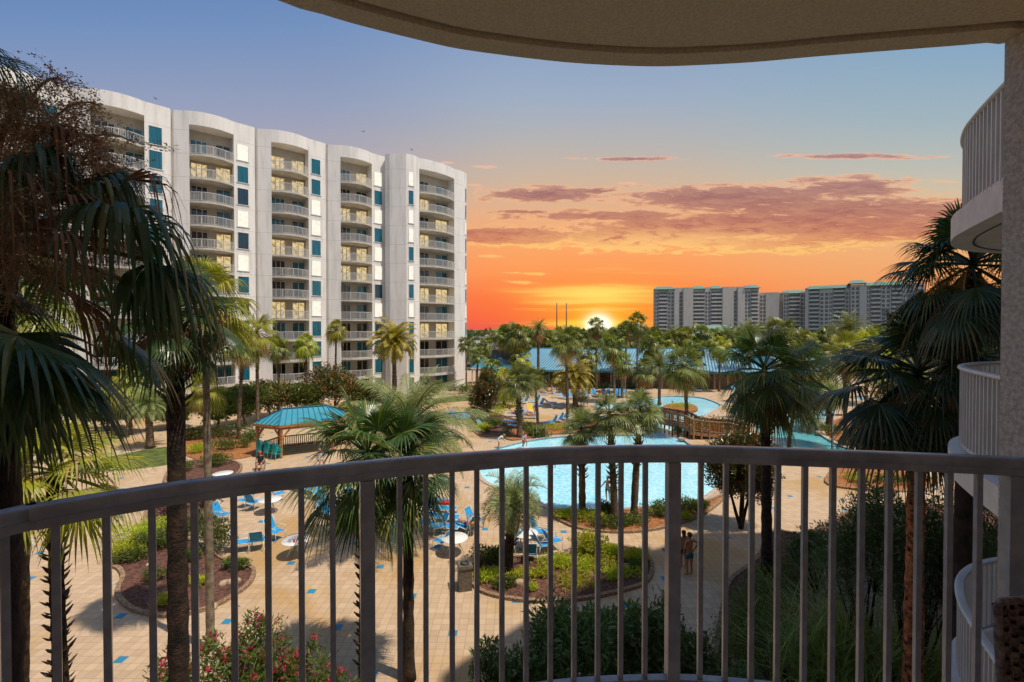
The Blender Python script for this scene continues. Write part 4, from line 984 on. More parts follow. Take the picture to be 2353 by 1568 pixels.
# individually placed mid-ground palms: crown x, crown y, depth, radius, kind, label, base
mid = [
 (1352,815,64,40,'fanB','shaggy palm with tan skirt above the golden date palm',(1352,905),'deadA',.18),
 (1497,792,76,40,'fanB','tall shaggy palm standing against the middle of the blue roof',(1497,890),'deadA',.17),
 (1843,860,30,84,'midM','dark drooping palm just right of the one at the footbridge ramp',(1812,1040),'deadM',.15),
 (1130,850,62,36,'fanB','fan palm behind the dark magnolia beside the tower',(1132,915),'deadA',.18),
 (1160,880,56,44,'limeA','lime palm between the dark magnolia and the stout palm',(1158,935),None,.2),
 (1740,905,44,46,'featM','pale feather palm in the planting beyond the footbridge ramp',(1740,950),None,.2),
 (470,900,38,52,'limeM','lime palm with hanging leaves right of the thick dark trunk',(470,1010),'deadM',.15),
 (300,880,36,56,'limeA','yellow green palm glimpsed between the near leaves at the left',(300,1000),'deadM',.15),
 (1370,752,95,30,'fanB','tall fan palm whose dark crown stands right in front of the setting sun',(1370,868),'deadA',.19),
 (1466,745,78,34,'fanB','tall slim fan palm right of the sun with a shaggy brown skirt',(1463,905),'deadA',.17),
 (1440,760,90,28,'fanA','fan palm leaning close behind the tall slim palm right of the sun',(1436,880),'deadA',.17),
 (1237,757,88,32,'featA','feather palm with upright spiky crown left of the two tall masts',(1237,876),'deadA',.26),
 (1185,770,80,38,'fanB','bushy fan palm with brown skirt at the left end of the blue roof',(1183,895),'deadA',.2),
 (1195,822,72,34,'limeA','yellow green fan palm in front of the hipped blue roof at the left',(1203,890),'deadA',.2),
 (1300,790,52,48,'fanM','tall fan palm in the middle of the deck with tan flower stalks',(1305,985),'deadM',.17),
 (1410,800,66,42,'fanB','slender fan palm with smooth grey trunk left of the footbridge',(1412,925),'deadA',.15),
 (1428,835,66,36,'fanA','fan palm with low crown between the two grey palm trunks',(1430,915),'deadA',.2),
 (1318,868,64,62,'featG','golden arching date palm beside the row of blue loungers',(1322,935),None,.34),
 (1190,882,46,54,'fanM2','stout palm with criss cross booted trunk on the sunbathing deck',(1194,1006),None,.27),
 (1228,872,50,40,'fanM','slim grey trunked palm right of the stout criss cross palm',(1236,985),None,.14),
 (1570,845,44,64,'fanM','bright fan palm with drooping lower fronds rising in front of the footbridge',(1580,1000),'deadM',.19),
 (1515,842,60,48,'featA','spiky feather palm left of the bright palm at the footbridge',(1515,930),None,.22),
 (1790,768,60,50,'fanM','broad crowned fan palm in front of the long blue roof at the right',(1800,930),'deadM',.2),
 (1950,757,85,54,'featA','upright feather palm with orange fruit behind the right end of the blue roof',(1950,880),None,.3),
 (1723,768,88,46,'featA','feather palm with grey green fronds below the grey condominium block',(1723,880),None,.3),
 (1940,815,40,62,'limeM','bright lime fan palm with tall reddish trunk beside the lagoon',(1942,1025),'deadM',.17),
 (1480,855,70,40,'fanA','fan palm half hidden behind two pale trunks near the small round pool',(1475,905),'deadA',.2),
 (1655,796,75,34,'limeA','ragged lime palm with dry tan fronds in front of the blue roof',(1652,900),'deadA',.2),
 (1600,802,82,30,'fanB','yellowing fan palm with dead fronds near the centre of the blue roof',(1600,890),'deadA',.2),
 (773,758,64,30,'limeA','small fan palm in front of the middle bays of the white tower',(770,940),None,.14),
 (703,793,60,34,'limeA','short lime fan palm in front of the second balcony bay of the tower',(703,950),None,.2),
 (905,785,58,70,'featG','large date palm with orange fruit stalks in front of the white tower',(907,925),None,.36),
 (1070,792,62,24,'fanB','small fan palm at the right foot of the white tower',(1072,900),None,.13),
 (1098,818,70,24,'fanA','squat fan palm beside the hipped blue roof near the tower',(1096,890),None,.2),
 (590,770,34,56,'limeM','sunlit fan palm with hanging tan fronds left of the tower balconies',(592,990),'deadM',.17),
 (560,800,31,50,'fanM','fan palm with ragged yellow fronds behind the pale palm trunk',(548,1010),'deadM',.17),
 (640,800,42,36,'fanB','narrow fan palm with a tan skirt beside the lowest tower balconies',(640,960),'deadM',.15),
 (340,930,30,60,'featM','pale feathery palm on the lawn beyond the left fan leaves',(345,1030),None,.3),
 (1905,905,42,50,'pindo','bushy silver blue palm on the far bank of the lagoon',(1905,985),None,.3),
 (1840,860,56,62,'featG','golden palm with arching fronds right of the dark crowned palm',(1842,930),None,.3),
 (1860,970,36,38,'featM','low feathery palm on the rocky bank of the lagoon',(1925,990),None,.2),
 (2035,960,30,60,'featM','feathery green palm behind the dark right hand palm crown',(2040,1060),None,.2),
 (2080,880,34,62,'limeA','sunlit yellow green palm behind the dark right hand crown',(2080,1030),'deadM',.18),
 (2150,760,38,70,'limeA','lime palm showing over the top of the big dark crown at the right',(2150,960),'deadM',.2),
 (1990,800,50,56,'limeA','sunlit palm left of the big dark right hand crown',(1990,930),'deadM',.2),
 (2200,860,30,66,'limeA','sunlit palm filling the gap beside the neighbouring balcony',(2200,1060),'deadM',.18),
]
for x, y, Y, r, kd, lab, base, dead, tr in mid:
    if 1150 < base[0] and base[1] < 895: base = (base[0], 895)
    palm(x, y, Y, r, kd, lab, base=base, dead=dead, tr=tr, seed='orangeA' if kd == 'featG' and x < 1000 else ('seedA' if dead == 'deadM' else None), tm='bark_grey' if 'grey' in lab or 'slim' in lab else 'bark', boots=.75 if 'stout' in lab else (.35 if Y < 50 and kd != 'featM' else 0))
# the three palms at the front of the pool
palm(1336, 992, 25, 64, 'fanM2', 'left one of the three palms at the front edge of the pool', base=(1338, 1182), dead=None, tr=.2, boots=.55, squash=.9)
palm(1400, 960, 25, 72, 'fanM2', 'middle one of the three palms at the front edge of the pool with spiky boots', base=(1412, 1196), dead=None, tr=.2, boots=.7, squash=.9)
palm(1472, 950, 25, 70, 'fanM2', 'right one of the three palms at the front edge of the pool', base=(1457, 1188), dead=None, tr=.2, boots=.5, squash=.9)
palm(1178, 1150, 19, 92, 'pindo', 'short silvery palm with recurved fronds in the middle mulch bed', base=(1168, 1318), dead=None, tr=.2, boots=.6, tm='bark_dark', spin=.4)
# near palms
palm(940, 985, 21, 195, 'featM', 'large pale feather palm with long arching fronds behind the dark centre palms', tr=.25, dead=None, spin=1.1, squash=.85)
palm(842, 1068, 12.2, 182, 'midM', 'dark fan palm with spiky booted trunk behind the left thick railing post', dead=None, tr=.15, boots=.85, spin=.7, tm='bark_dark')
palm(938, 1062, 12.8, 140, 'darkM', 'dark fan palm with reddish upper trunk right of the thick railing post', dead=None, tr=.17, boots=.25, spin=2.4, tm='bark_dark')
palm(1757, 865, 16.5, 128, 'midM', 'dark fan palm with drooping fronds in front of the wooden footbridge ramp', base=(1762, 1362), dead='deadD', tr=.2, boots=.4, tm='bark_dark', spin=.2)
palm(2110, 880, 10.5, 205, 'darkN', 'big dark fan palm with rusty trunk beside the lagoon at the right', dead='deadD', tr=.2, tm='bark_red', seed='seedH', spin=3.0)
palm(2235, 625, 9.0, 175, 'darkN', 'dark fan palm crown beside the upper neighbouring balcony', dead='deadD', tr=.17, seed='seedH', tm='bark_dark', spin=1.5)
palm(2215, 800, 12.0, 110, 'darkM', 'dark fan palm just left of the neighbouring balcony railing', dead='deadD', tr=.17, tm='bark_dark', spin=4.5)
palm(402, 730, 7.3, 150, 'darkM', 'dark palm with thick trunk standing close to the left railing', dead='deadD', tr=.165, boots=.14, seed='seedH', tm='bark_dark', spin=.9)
palm(470, 700, 14, 125, 'limeM', 'sunlit lime fan palm with slender pale trunk behind the dark thick trunk', dead='deadM', tr=.12, seed='seedH', tm='bark_grey', spin=2)
palm(120, 1100, 9.6, 190, 'limeM', 'low lime fan palm with spiky booted trunk at the left edge', dead=None, tr=.15, boots=.8, tm='bark_dark', spin=1.9, squash=.8)
palm(60, 700, 10.5, 150, 'fanM', 'fan palm behind the brown seed heads at the far left', dead='deadM', tr=.15, seed='seedA', spin=.3)
# nearest palm at the left, leaves and seed heads in front of the tower
def near_palm():
    rs = random.Random(77); c = P(-35, 560, 3.3)
    r = empty('palm_tree', (c.x, c.y, 0), 0, 'nearest palm at the left edge with huge fan leaves and hanging brown seed heads', 'palm tree')
    trunk_mb(c.z, .2, .15, rings=40, n=14, rs=rs).build('trunk', M['bark_dark'], r)
    lf = MB(); st = MB()
    # (azimuth deg, elevation deg, petiole, blade, droop)
    for az, el, pe, bl, dr in ((4, 27, 1.02, .74, 1.2), (20, 8, 1.0, .75, 1.1), (14, 48, .95, .6, 1.1), (-12, 58, .8, .6, 1.1), (-30, -60, .6, .8, .35), (60, -30, .9, .7, .5), (100, 10, .8, .6, .6), (-75, -20, .7, .6, .5), (35, -5, .8, .55, .9), (150, 20, .9, .7, .5), (200, -10, .9, .7, .5), (20, -75, .7, .8, .3)):
        fan_leaf(lf, V((0, 0, 0)), R(az), R(el), pe, bl, 36, 8, rs, dr, 200, st, .6, 1.15)
    lf.build('crown', M['fan_dark'], r).location = (0, 0, c.z)
    st.build('leaf_stalks', M['stalk'], r).location = (0, 0, c.z)
    dd = MB()
    for az, el, pe, bl in ((8, 40, 1.2, .6), (0, 62, 1.0, .7), (15, 50, .9, .6), (-8, 35, .8, .6), (40, 20, .8, .6), (-30, 45, .7, .6), (25, 60, 1.0, .6), (5, -20, .6, .6), (-20, 15, .9, .5), (50, 40, 1.0, .6)):
        fan_leaf(dd, V((0, 0, 0)), R(az), R(el), pe, bl, 9, 7, rs, 1.5, 60, dd, .3, 1.3)
    dd.build('dead_fronds', M['dead_dark'], r).location = (0, 0, c.z)
    sd_ = MB()
    for k, (tx, ty, Y) in enumerate(((150, 190, 3.4), (240, 250, 3.6), (330, 470, 3.9), (350, 560, 3.9), (0, 200, 3.0), (100, 400, 3.4), (160, 640, 3.6), (250, 600, 3.8), (60, 520, 3.2), (190, 440, 3.6), (40, 650, 3.2), (60, 230, 3.2), (180, 300, 3.3), (290, 400, 3.7), (310, 330, 3.8), (270, 520, 3.7), (60, 360, 3.0), (120, 300, 3.2), (110, 480, 3.1), (210, 370, 3.4), (60, 600, 3.0), (170, 560, 3.3), (20, 450, 2.9), (225, 480, 3.5), (130, 690, 3.2), (20, 300, 3.2), (150, 430, 3.4), (70, 240, 3.3), (240, 330, 3.6), (200, 640, 3.5), (20, 700, 3.1))):
        t = P(tx, ty, Y) - c; o = V((0, 0, .1)); top = V((t.x*.6, t.y*.6, max(t.z, .1)+.22)); pts = []
        for i in range(9):
            u = i/8; pts.append(o*(1-u)**2 + top*2*u*(1-u) + t*u*u)
        sd_.tube(pts, [.008]*8+[.003], 5, False)
        for b_ in range(34):
            q = pts[4+b_ % 4].lerp(pts[5+b_ % 4], rs.random()); dr_ = V((rs.gauss(0, 1), rs.gauss(0, 1)*.6, rs.uniform(-1.3, .7))).normalized(); ln = rs.uniform(.14, .42); e_ = q+dr_*ln+V((0, 0, -ln*.25)); sd_.bar(q, e_, .0022, .0022)
            for c_ in range(40):
                u = rs.random(); m_ = q.lerp(e_, u)+V((rs.gauss(0, 1), rs.gauss(0, 1), rs.gauss(0, 1)))*.022; s_ = rs.uniform(.005, .0105); a1 = V((rs.uniform(-1, 1), rs.uniform(-1, 1), rs.uniform(-1, 1))).normalized(); a2 = a1.cross(V((0, .3, 1))).normalized(); sd_.tri(m_-a1*s_-a2*s_*.6, m_+a1*s_-a2*s_*.6, m_+a2*s_)
    sd_.build('seed_clusters', M['seed_near'], r).location = (0, 0, c.z)
near_palm()
# second near palm: huge leaf low at the left and strands at the very top left corner
def near_palm2():
    rs = random.Random(78); c = P(-150, 720, 2.6)
    r = empty('palm_tree', (c.x, c.y, 0), 0, 'palm mostly outside the left edge whose large drooping leaf hangs above the handrail', 'palm tree')
    trunk_mb(c.z, .18, .14, rings=40, n=14, rs=rs).build('trunk', M['bark_dark'], r)
    lf = MB(); st = MB()
    for az, el, pe, bl, dr in ((12, -6, .40, .80, .45), (30, -25, .5, .6, .6), (-10, -30, .3, .6, .6), (120, 30, .6, .6, .5), (200, 10, .6, .6, .5)):
        fan_leaf(lf, V((0, 0, 0)), R(az), R(el), pe, bl, 34, 8, rs, dr, 200, st, .55, 1.1)
    lf.build('crown', M['fan_dark'], r).location = (0, 0, c.z); st.build('leaf_stalks', M['stalk'], r).location = (0, 0, c.z)
near_palm2()
def near_palm3():
    rs = random.Random(79); c = P(-240, 90, 2.7)
    r = empty('palm_tree', (c.x, c.y, 0), 0, 'tall palm outside the frame whose curled leaf tips enter at the top left corner', 'palm tree')
    trunk_mb(c.z, .18, .13, rings=40, n=14, rs=rs).build('trunk', M['bark_dark'], r)
    lf = MB(); st = MB()
    for az, el, pe, bl, dr in ((10, 20, .3, .5, .9), (-25, 10, .3, .45, .9), (50, 25, .4, .45, .9), (150, 30, .5, .5, .6), (240, 10, .5, .5, .6)):
        fan_leaf(lf, V((0, 0, 0)), R(az), R(el), pe, bl, 26, 7, rs, dr, 200, st, .3, .8)
    lf.build('crown', M['fan_dark'], r).location = (0, 0, c.z); st.build('leaf_stalks', M['stalk'], r).location = (0, 0, c.z)
near_palm3()

# ---------------------------------------------------------------- broadleaf trees and shrubs
def g0(x, y): p = G(x, y); return (p.x, p.y, 0.02)
bush('magnolia_tree', g0(1700, 1215), [((0, 0, 3.3), (1.4, 1.3, 1.5)), ((-.9, .2, 2.9), (.95, .9, 1.0)), ((1.0, 0, 3.0), (1.1, 1, 1.2)), ((.2, -.2, 4.3), (.9, .8, .7)), ((-1.0, 0, 4.1), (.7, .7, .5)), ((.9, .1, 2.0), (.8, .8, .7)), ((-.3, 0, 2.2), (.9, .8, .6))], 20000, .095, 'magnolia', 'magnolia tree with bronze backed leaves behind the railing right of the pool', 'tree', trunk=.1, stems=4, seed=1, gap=.12, trunk_m='bark_dark')
bush('magnolia_tree', g0(1118, 960), [((0, 0, 3.0), (1.5, 1.4, 2.2)), ((-1.2, 0, 2.3), (1.0, 1, 1.3)), ((.9, 0, 3.8), (1.0, .9, 1.2)), ((0, 0, 4.9), (.8, .8, .8))], 9000, .16, 'magnolia', 'dark magnolia tree beside the lawn right of the white tower', 'tree', trunk=.12, seed=2, gap=.25)
for i, (x, y, w_, h_, lab) in enumerate(((765, 948, 6.4, 5.6, 'large rounded dark tree in front of the tower above the gazebo'), (845, 945, 4.6, 3.6, 'rounded shrub tree right of the large round tree by the tower'), (690, 955, 4.6, 4.2, 'leafy tree left of the large round tree by the tower'), (625, 962, 4.6, 4.4, 'leafy tree behind the left corner of the gazebo roof'), (565, 975, 4.2, 4.2, 'small leafy tree left of the gazebo against the tower foot'), (500, 985, 4.4, 4.0, 'shrubby tree behind the pale trunk near the tower foot'), (810, 968, 3.4, 2.2, 'low leafy tree just above the right end of the gazebo roof'), (735, 972, 3.2, 2.0, 'low leafy tree just above the middle of the gazebo roof'), (400, 985, 4.4, 3.6, 'green tree on the lawn behind the thick dark trunk'), (250, 990, 5.0, 4.2, 'green tree seen between the fan leaves left of the lawn'), (120, 985, 5.0, 4.6, 'green tree behind the large near leaf at the left'), (310, 960, 5.0, 4.6, 'darker tree beyond the pale feathery palm on the lawn'), (900, 935, 3.4, 2.0, 'low round tree below the large date palm'))):
    x_, y_, _ = g0(x, y); rs_ = random.Random(i)
    bush('broadleaf_tree', (x_, y_, .02), [((rs_.uniform(-.3, .3)*w_, rs_.uniform(-.2, .2)*w_, h_*rs_.uniform(.45, .8)), (w_*rs_.uniform(.28, .42), w_*.3, h_*rs_.uniform(.2, .3))) for q in range(7)] + [((0, 0, h_*.55), (w_*.45, w_*.4, h_*.36))], 7000, .2, 'magnolia' if i in (0, 3, 6, 11) else 'bush', lab, 'tree', trunk=.14, seed=10+i, gap=.0)
# hedges
def hedge(pts, w_, h_, label, mt='hedge', sz=.07, n=160, seed=5):
    rs = random.Random(seed); path = smooth_loop([G(*p)[:2] for p in pts], 3, closed=False); mb = MB()
    for i in range(len(path)-1):
        a = V((*path[i], 0)); b_ = V((*path[i+1], 0)); L = (b_-a).length; k = max(1, int(L/.7))
        for j in range(k):
            c = a.lerp(b_, (j+.5)/k); hh = h_*rs.uniform(.9, 1.1); leaf_ball(mb, (c.x, c.y, hh*.52), (w_*.62, w_*.62, hh*.5), n, sz, rs, 0, .6)
    return tag(mb.build('hedge', M[mt], None), label, 'hedge')
hedge([(965, 912), (1010, 908), (1060, 903), (1100, 898)], 1.5, 1.6, 'clipped green hedge along the foot of the white tower', sz=.12, n=130)
hedge([(470, 1018), (530, 1012), (585, 1005)], 1.8, 1.7, 'loose green hedge to the left of the gazebo', 'bush', sz=.11, n=150, seed=6)
hedge([(670, 985), (740, 975), (830, 965)], 1.2, 1.1, 'low hedge running behind the gazebo', 'bush', sz=.1, n=110, seed=7)
hedge([(1700, 1560), (1725, 1480), (1755, 1420), (1790, 1375), (1830, 1340)], 1.6, 1.3, 'clipped boxwood hedge curving below the balcony in the shade', 'bush', sz=.055, n=800, seed=8)
# far wood as one mass
rs = random.Random(31); mb = MB()
for i in range(560):
    Y = rs.uniform(128, 420); px = rs.uniform(1050, 2360); 
    x = (px-CX)/F*Y; h_ = rs.uniform(6.5, 9.7) if Y > 170 else rs.uniform(5, 8); w_ = rs.uniform(4, 9)
    leaf_ball(mb, (x, Y, h_*.5), (w_, w_*.7, h_*.5), 90, Y*.0045+.2, rs, 0, .7)
tag(mb.build('distant_woodland', M['wood_far'], None), 'band of far off woodland along the horizon', 'woodland', kind='stuff')
rs = random.Random(32); mb = MB()
for i in range(240):
    Y = rs.uniform(500, 1300); px = rs.uniform(1030, 1500); x = (px-CX)/F*Y
    leaf_ball(mb, (x, Y, 3.5), (22, 10, 3.6), 40, 3, rs, 0, .7)
tag(mb.build('distant_woodland', M['bush'], None), 'thin strip of trees on the coast under the red sky at the left', 'woodland', kind='stuff')
# mid-ground shrubs
def shrub(x, y, w_, h_, mt, lab, seed, n=700, sz=.08, flowers=None, gap=0):
    rs = random.Random(seed); l = g0(x, y)
    return bush('shrub', (l[0], l[1], .05), [((rs.uniform(-.3, .3)*w_, rs.uniform(-.3, .3)*w_*.6, h_*rs.uniform(.4, .6)), (w_*rs.uniform(.25, .4), w_*rs.uniform(.22, .34), h_*rs.uniform(.3, .5))) for q in range(5)], n, sz, mt, lab, 'shrub', seed=seed, flowers=flowers, gap=gap)
shr = [
 (1150,985,2.4,1.2,'bush','bushy plants filling the right half of the shaded deck bed',900,.1,None),
 (1120,992,1.8,.7,'lime','lime plants along the kerb of the shaded deck bed',800,.09,None),
 (1100,965,2.4,1.3,'bush','bushy plants in the middle of the shaded deck bed',900,.1,None),
 (1225,1000,1.8,.7,'bush','green plants on the pine straw left of the tan grass',700,.09,None),
 (1320,985,3.0,.8,'bush','green plants on the pine straw right of the tan grass',900,.09,None),
 (1400,985,3.0,.9,'lime','lime plants at the pool edge behind the palm crowns',900,.09,None),
 (460,1010,3.2,1.2,'bush','bushy plants on the pine straw left of the hedge end',900,.1,None),
 (520,1035,2.4,.9,'bush','low bushy plants on the pine straw before the gazebo',900,.09,None),
 (580,1015,2.0,1.0,'bush','shrub beside the left rear post of the gazebo',700,.1,None),
 (455,1040,2.2,.8,'lime','lime plants on the pine straw near the rounded bed',800,.08,None),
 (1560,1000,1.4,1.0,'bush','shrub at the pool end of the channel rocks',600,.09,None),
 (1700,985,2.6,1.4,'bush','shrub mass behind the footbridge ramp',800,.1,None),
 (1745,1055,2.8,1.4,'bush','shrub mass between the magnolia and the lagoon',1000,.09,None),
 (1800,1062,2.4,1.0,'lime','lime plants between the pool and the lagoon',800,.08,None),
 (330,1240,2.94,0.86,'lime','low spreading lime shrub at the far tip of the left terrace bed',1500,.05,None),
 (300,1275,2.38,0.57,'lime','flat lime green groundcover at the left tip of the terrace bed',1100,.045,None),
 (395,1255,1.75,0.92,'bush','dark green shrub beside the thick trunk in the left terrace bed',1100,.05,None),
 (495,1265,2.00,1.58,'bush','bushy fern like shrub in the left terrace bed right of the trunk',1700,.07,None),
 (360,1340,1.12,0.57,'bush','rose shrub with pink flowers in the left terrace bed',600,.04,('pink',14,.03)),
 (385,1392,0.98,0.52,'lime','small lime shrub at the front of the left terrace bed',500,.04,None),
 (400,1205,1.75,1.37,'purple','dark purple leaved shrub left of the pale trunk',1000,.07,None),
 (480,1190,1.62,1.37,'purple','dark purple leaved shrub right of the pale trunk',1000,.07,None),
 (490,1072,2.38,1.16,'bush','leafy shrub in the rounded bed near the gazebo',1100,.08,None),
 (420,1085,1.62,0.92,'bush','small shrub at the left of the rounded bed near the gazebo',600,.07,None),
 (555,1030,1.50,0.92,'bush','shrub on pine straw beside the gazebo',500,.08,None),
 (1120,1300,1.62,0.86,'bush','dark green shrub left of the silvery palm',1100,.05,None),
 (1125,1335,1.40,0.46,'lime','lime shrub at the left front of the middle bed',700,.04,None),
 (1205,1335,1.12,0.40,'lime','small lime shrub just right of the silvery palm',500,.04,None),
 (1215,1362,0.70,0.34,'lime','tiny lime plant at the front of the middle bed',260,.04,None),
 (1348,1275,1.54,1.05,'lime','tall lime shrub at the back of the middle bed',1300,.06,None),
 (1260,1300,2.10,0.40,'lime','lime groundcover patch left of centre in the middle bed',900,.045,None),
 (1310,1310,1.96,0.40,'lime','lime groundcover patch in the centre of the middle bed',900,.045,None),
 (1375,1305,2.10,0.40,'lime','lime groundcover patch right of centre in the middle bed',900,.045,None),
 (1440,1290,1.82,0.52,'lime','lime groundcover patch at the right end of the middle bed',900,.045,None),
 (1320,1345,1.82,0.34,'lime','lime groundcover strip at the front of the middle bed',700,.045,None),
 (1430,1325,1.68,0.34,'lime','lime groundcover strip at the front right of the middle bed',600,.045,None),
 (1300,1190,1.40,0.52,'lime','yellow green groundcover at the left end of the poolside bed',800,.045,('red',10,.03)),
 (1345,1198,1.96,0.57,'lime','lime shrub below the left poolside palm',900,.05,None),
 (1395,1212,1.75,0.46,'bush','green groundcover below the middle poolside palm',900,.05,None),
 (1460,1212,2.25,0.46,'bush','green groundcover mat at the front of the poolside bed',1200,.05,None),
 (1385,1188,1.25,0.80,'bush','round dark shrub between the left and middle poolside palms',800,.06,None),
 (1520,1190,2.00,0.92,'bush','leafy shrub right of the three poolside palms',1200,.07,None),
 (1575,1178,1.38,0.92,'bush','leafy shrub beside the right thick railing post by the pool',900,.07,None),
 (1105,975,2.25,1.05,'bush','rounded shrub left of the stout palm on the deck',600,.1,None),
 (1130,958,3.36,1.47,'lime','lime shrub behind the rounded shrub on the deck',700,.1,None),
 (1150,935,3.75,2.31,'bush','tall shrub below the dark magnolia',800,.12,None),
 (1085,955,2.00,1.05,'bush','shrub at the left end of the deck bed',500,.1,None),
 (1165,1003,1.25,1.05,'bush_dark','dark green round shrub at the foot of the stout palm',500,.07,None),
 (1330,955,2.75,1.03,'bush','low green plants below the golden date palm',700,.09,None),
 (1370,975,4.48,1.26,'lime','lime shrubs behind the poolside palm crowns',1000,.1,None),
 (1345,935,2.75,1.89,'bush_dark','dark cycad like shrub under the golden date palm',700,.1,None),
 (1280,990,2.80,0.69,'lime','low lime groundcover on the pine straw bed',600,.08,None),
 (1560,938,4.20,0.69,'lime','low shrubs covering the small pool island',600,.1,None),
 (1600,1005,2.75,2.10,'magnolia','reddish leaved shrub at the pool end of the footbridge',1000,.1,None),
 (1650,1000,3.25,1.89,'magnolia','reddish leaved shrub below the footbridge railing',1100,.1,None),
 (1925,1000,2.75,1.05,'bush','shrub among the rocks on the lagoon bank',800,.09,None),
 (1975,1008,2.52,0.92,'lime','lime shrub on the right of the lagoon bank',700,.08,None),
 (2000,985,3.00,1.47,'bush','bushy shrub on the far right of the lagoon bank',800,.1,None),
 (1960,1108,2.24,0.46,'lime','lime groundcover beside the deck right of the lagoon',700,.06,None),
 (2060,1112,2.25,0.57,'bush','green groundcover near the big rusty palm',800,.06,None),
 (1390,893,4.38,1.05,'bush_dark','clipped low hedge blob in front of the small round pool',500,.14,None),
 (1445,892,4.38,1.03,'bush_dark','second clipped hedge blob in front of the small round pool',500,.14,None),
 (1290,895,3.75,1.68,'bush','shrub left of the golden date palm crown',600,.13,None),
 (1560,880,6.25,2.73,'magnolia','tall reddish shrub below the blue roof behind the far pool',700,.16,None),
 (1400,872,5.00,3.15,'purple','dark bougainvillea mass against the blue roofed building',700,.16,('red',40,.1)),
 (1700,875,6.25,2.73,'magnolia','rust coloured shrub below the blue roof at the right',700,.16,None),
 (1880,880,5.00,2.73,'bush_dark','dark shrub below the right end of the blue roof',700,.14,None),
 (1160,838,8.75,5.46,'pink','red flowering tree behind the hipped blue roof near the tower',900,.25,None),
 (300,1290,1.5,.5,'bush','dark green groundcover at the front left of the terrace bed',900,.05,None),
 (345,1262,1.5,.7,'bush','dark leafy clump between the lime shrubs in the terrace bed',1100,.05,None),
 (430,1290,1.1,.6,'bush','leafy clump behind the pale trunk in the left terrace bed',800,.05,None),
 (455,1345,.9,.35,'lime','small lime clump right of the pale trunk in the terrace bed',500,.045,None),
 (540,1310,1.0,.5,'bush','leafy clump at the right end of the left terrace bed',700,.05,None),
 (1240,1328,1.0,.35,'lime','lime clump between the boulders in the middle bed',600,.045,None),
 (1160,1352,1.0,.4,'bush','green clump at the front of the middle bed near the silvery palm',700,.05,None),
 (1400,1278,1.2,.45,'lime','lime clump along the back right edge of the middle bed',900,.045,None),
 (1465,1310,.9,.4,'bush','green clump at the right tip of the middle bed',600,.05,None),
 (1150,1288,1.2,.6,'bush','dark shrub behind the silvery palm trunk',900,.05,None),
 (1560,1195,1.2,.4,'lime','lime groundcover at the right part of the poolside bed',800,.05,None),
 (1610,1172,1.2,.6,'bush','leafy shrub at the right tip of the poolside bed',800,.06,None),
 (1210,990,2.2,.9,'bush','dark shrub to the right of the stout palm foot',700,.09,None),
 (1430,975,3.0,1.0,'bush','green shrubs at the pool edge below the palm crowns',900,.09,None),
 (1100,990,2.0,.8,'lime','lime shrub at the front of the shaded deck bed',700,.09,None),
 (1060,905,4.0,1.6,'bush','shrub clump at the end of the clipped tower hedge',700,.13,None),
 (1490,876,4.5,2.6,'bush','green shrub mass below the blue roof left of the bright palm',800,.16,None),
 (1250,880,4.0,2.8,'bush','shrub mass in front of the hipped roofs',800,.16,None),
 (1340,878,4.0,2.6,'bush_dark','dark shrub mass left of the bougainvillea',800,.16,None),
 (1630,878,4.5,2.8,'bush','shrub mass under the blue roof beyond the upper pool',800,.16,None),
 (1780,885,5.0,3.0,'bush','shrub mass under the blue roof beyond the dark palm',800,.16,None),
 (1690,960,3.0,1.6,'bush','shrub beyond the footbridge railing at the right',900,.11,None),
 (1720,1040,2.6,1.8,'magnolia','bronze leaved shrub right of the magnolia crown',1200,.09,None),
 (2100,1030,3.5,2.2,'bush','bushy mass behind the big rusty palm',1000,.12,None),
 (2180,980,4.0,2.6,'lime','lime green mass of foliage left of the neighbouring railing',1000,.13,None),
 (2010,900,5.0,3.0,'bush','shrub mass on the far side of the lagoon',900,.15,None)
]
for i, (x, y, w_, h_, mt, lab, n, sz, fl) in enumerate(shr): shrub(x, max(y, 889) if x > 1200 else y, w_, h_, mt, lab, 200+i, n, sz*1.6 if sz < .065 else sz*1.15, fl)
# brown and tan grasses
grass(g0(1240, 1003), 260, 1.5, 1.0, 'stalk', 'tan grass tuft on the pine straw bed behind the pool', 61, w=.03)
grass(g0(460, 1210), 240, 1.2, .6, 'stalk', 'pale fountain grass beside the purple shrubs', 62, w=.015)
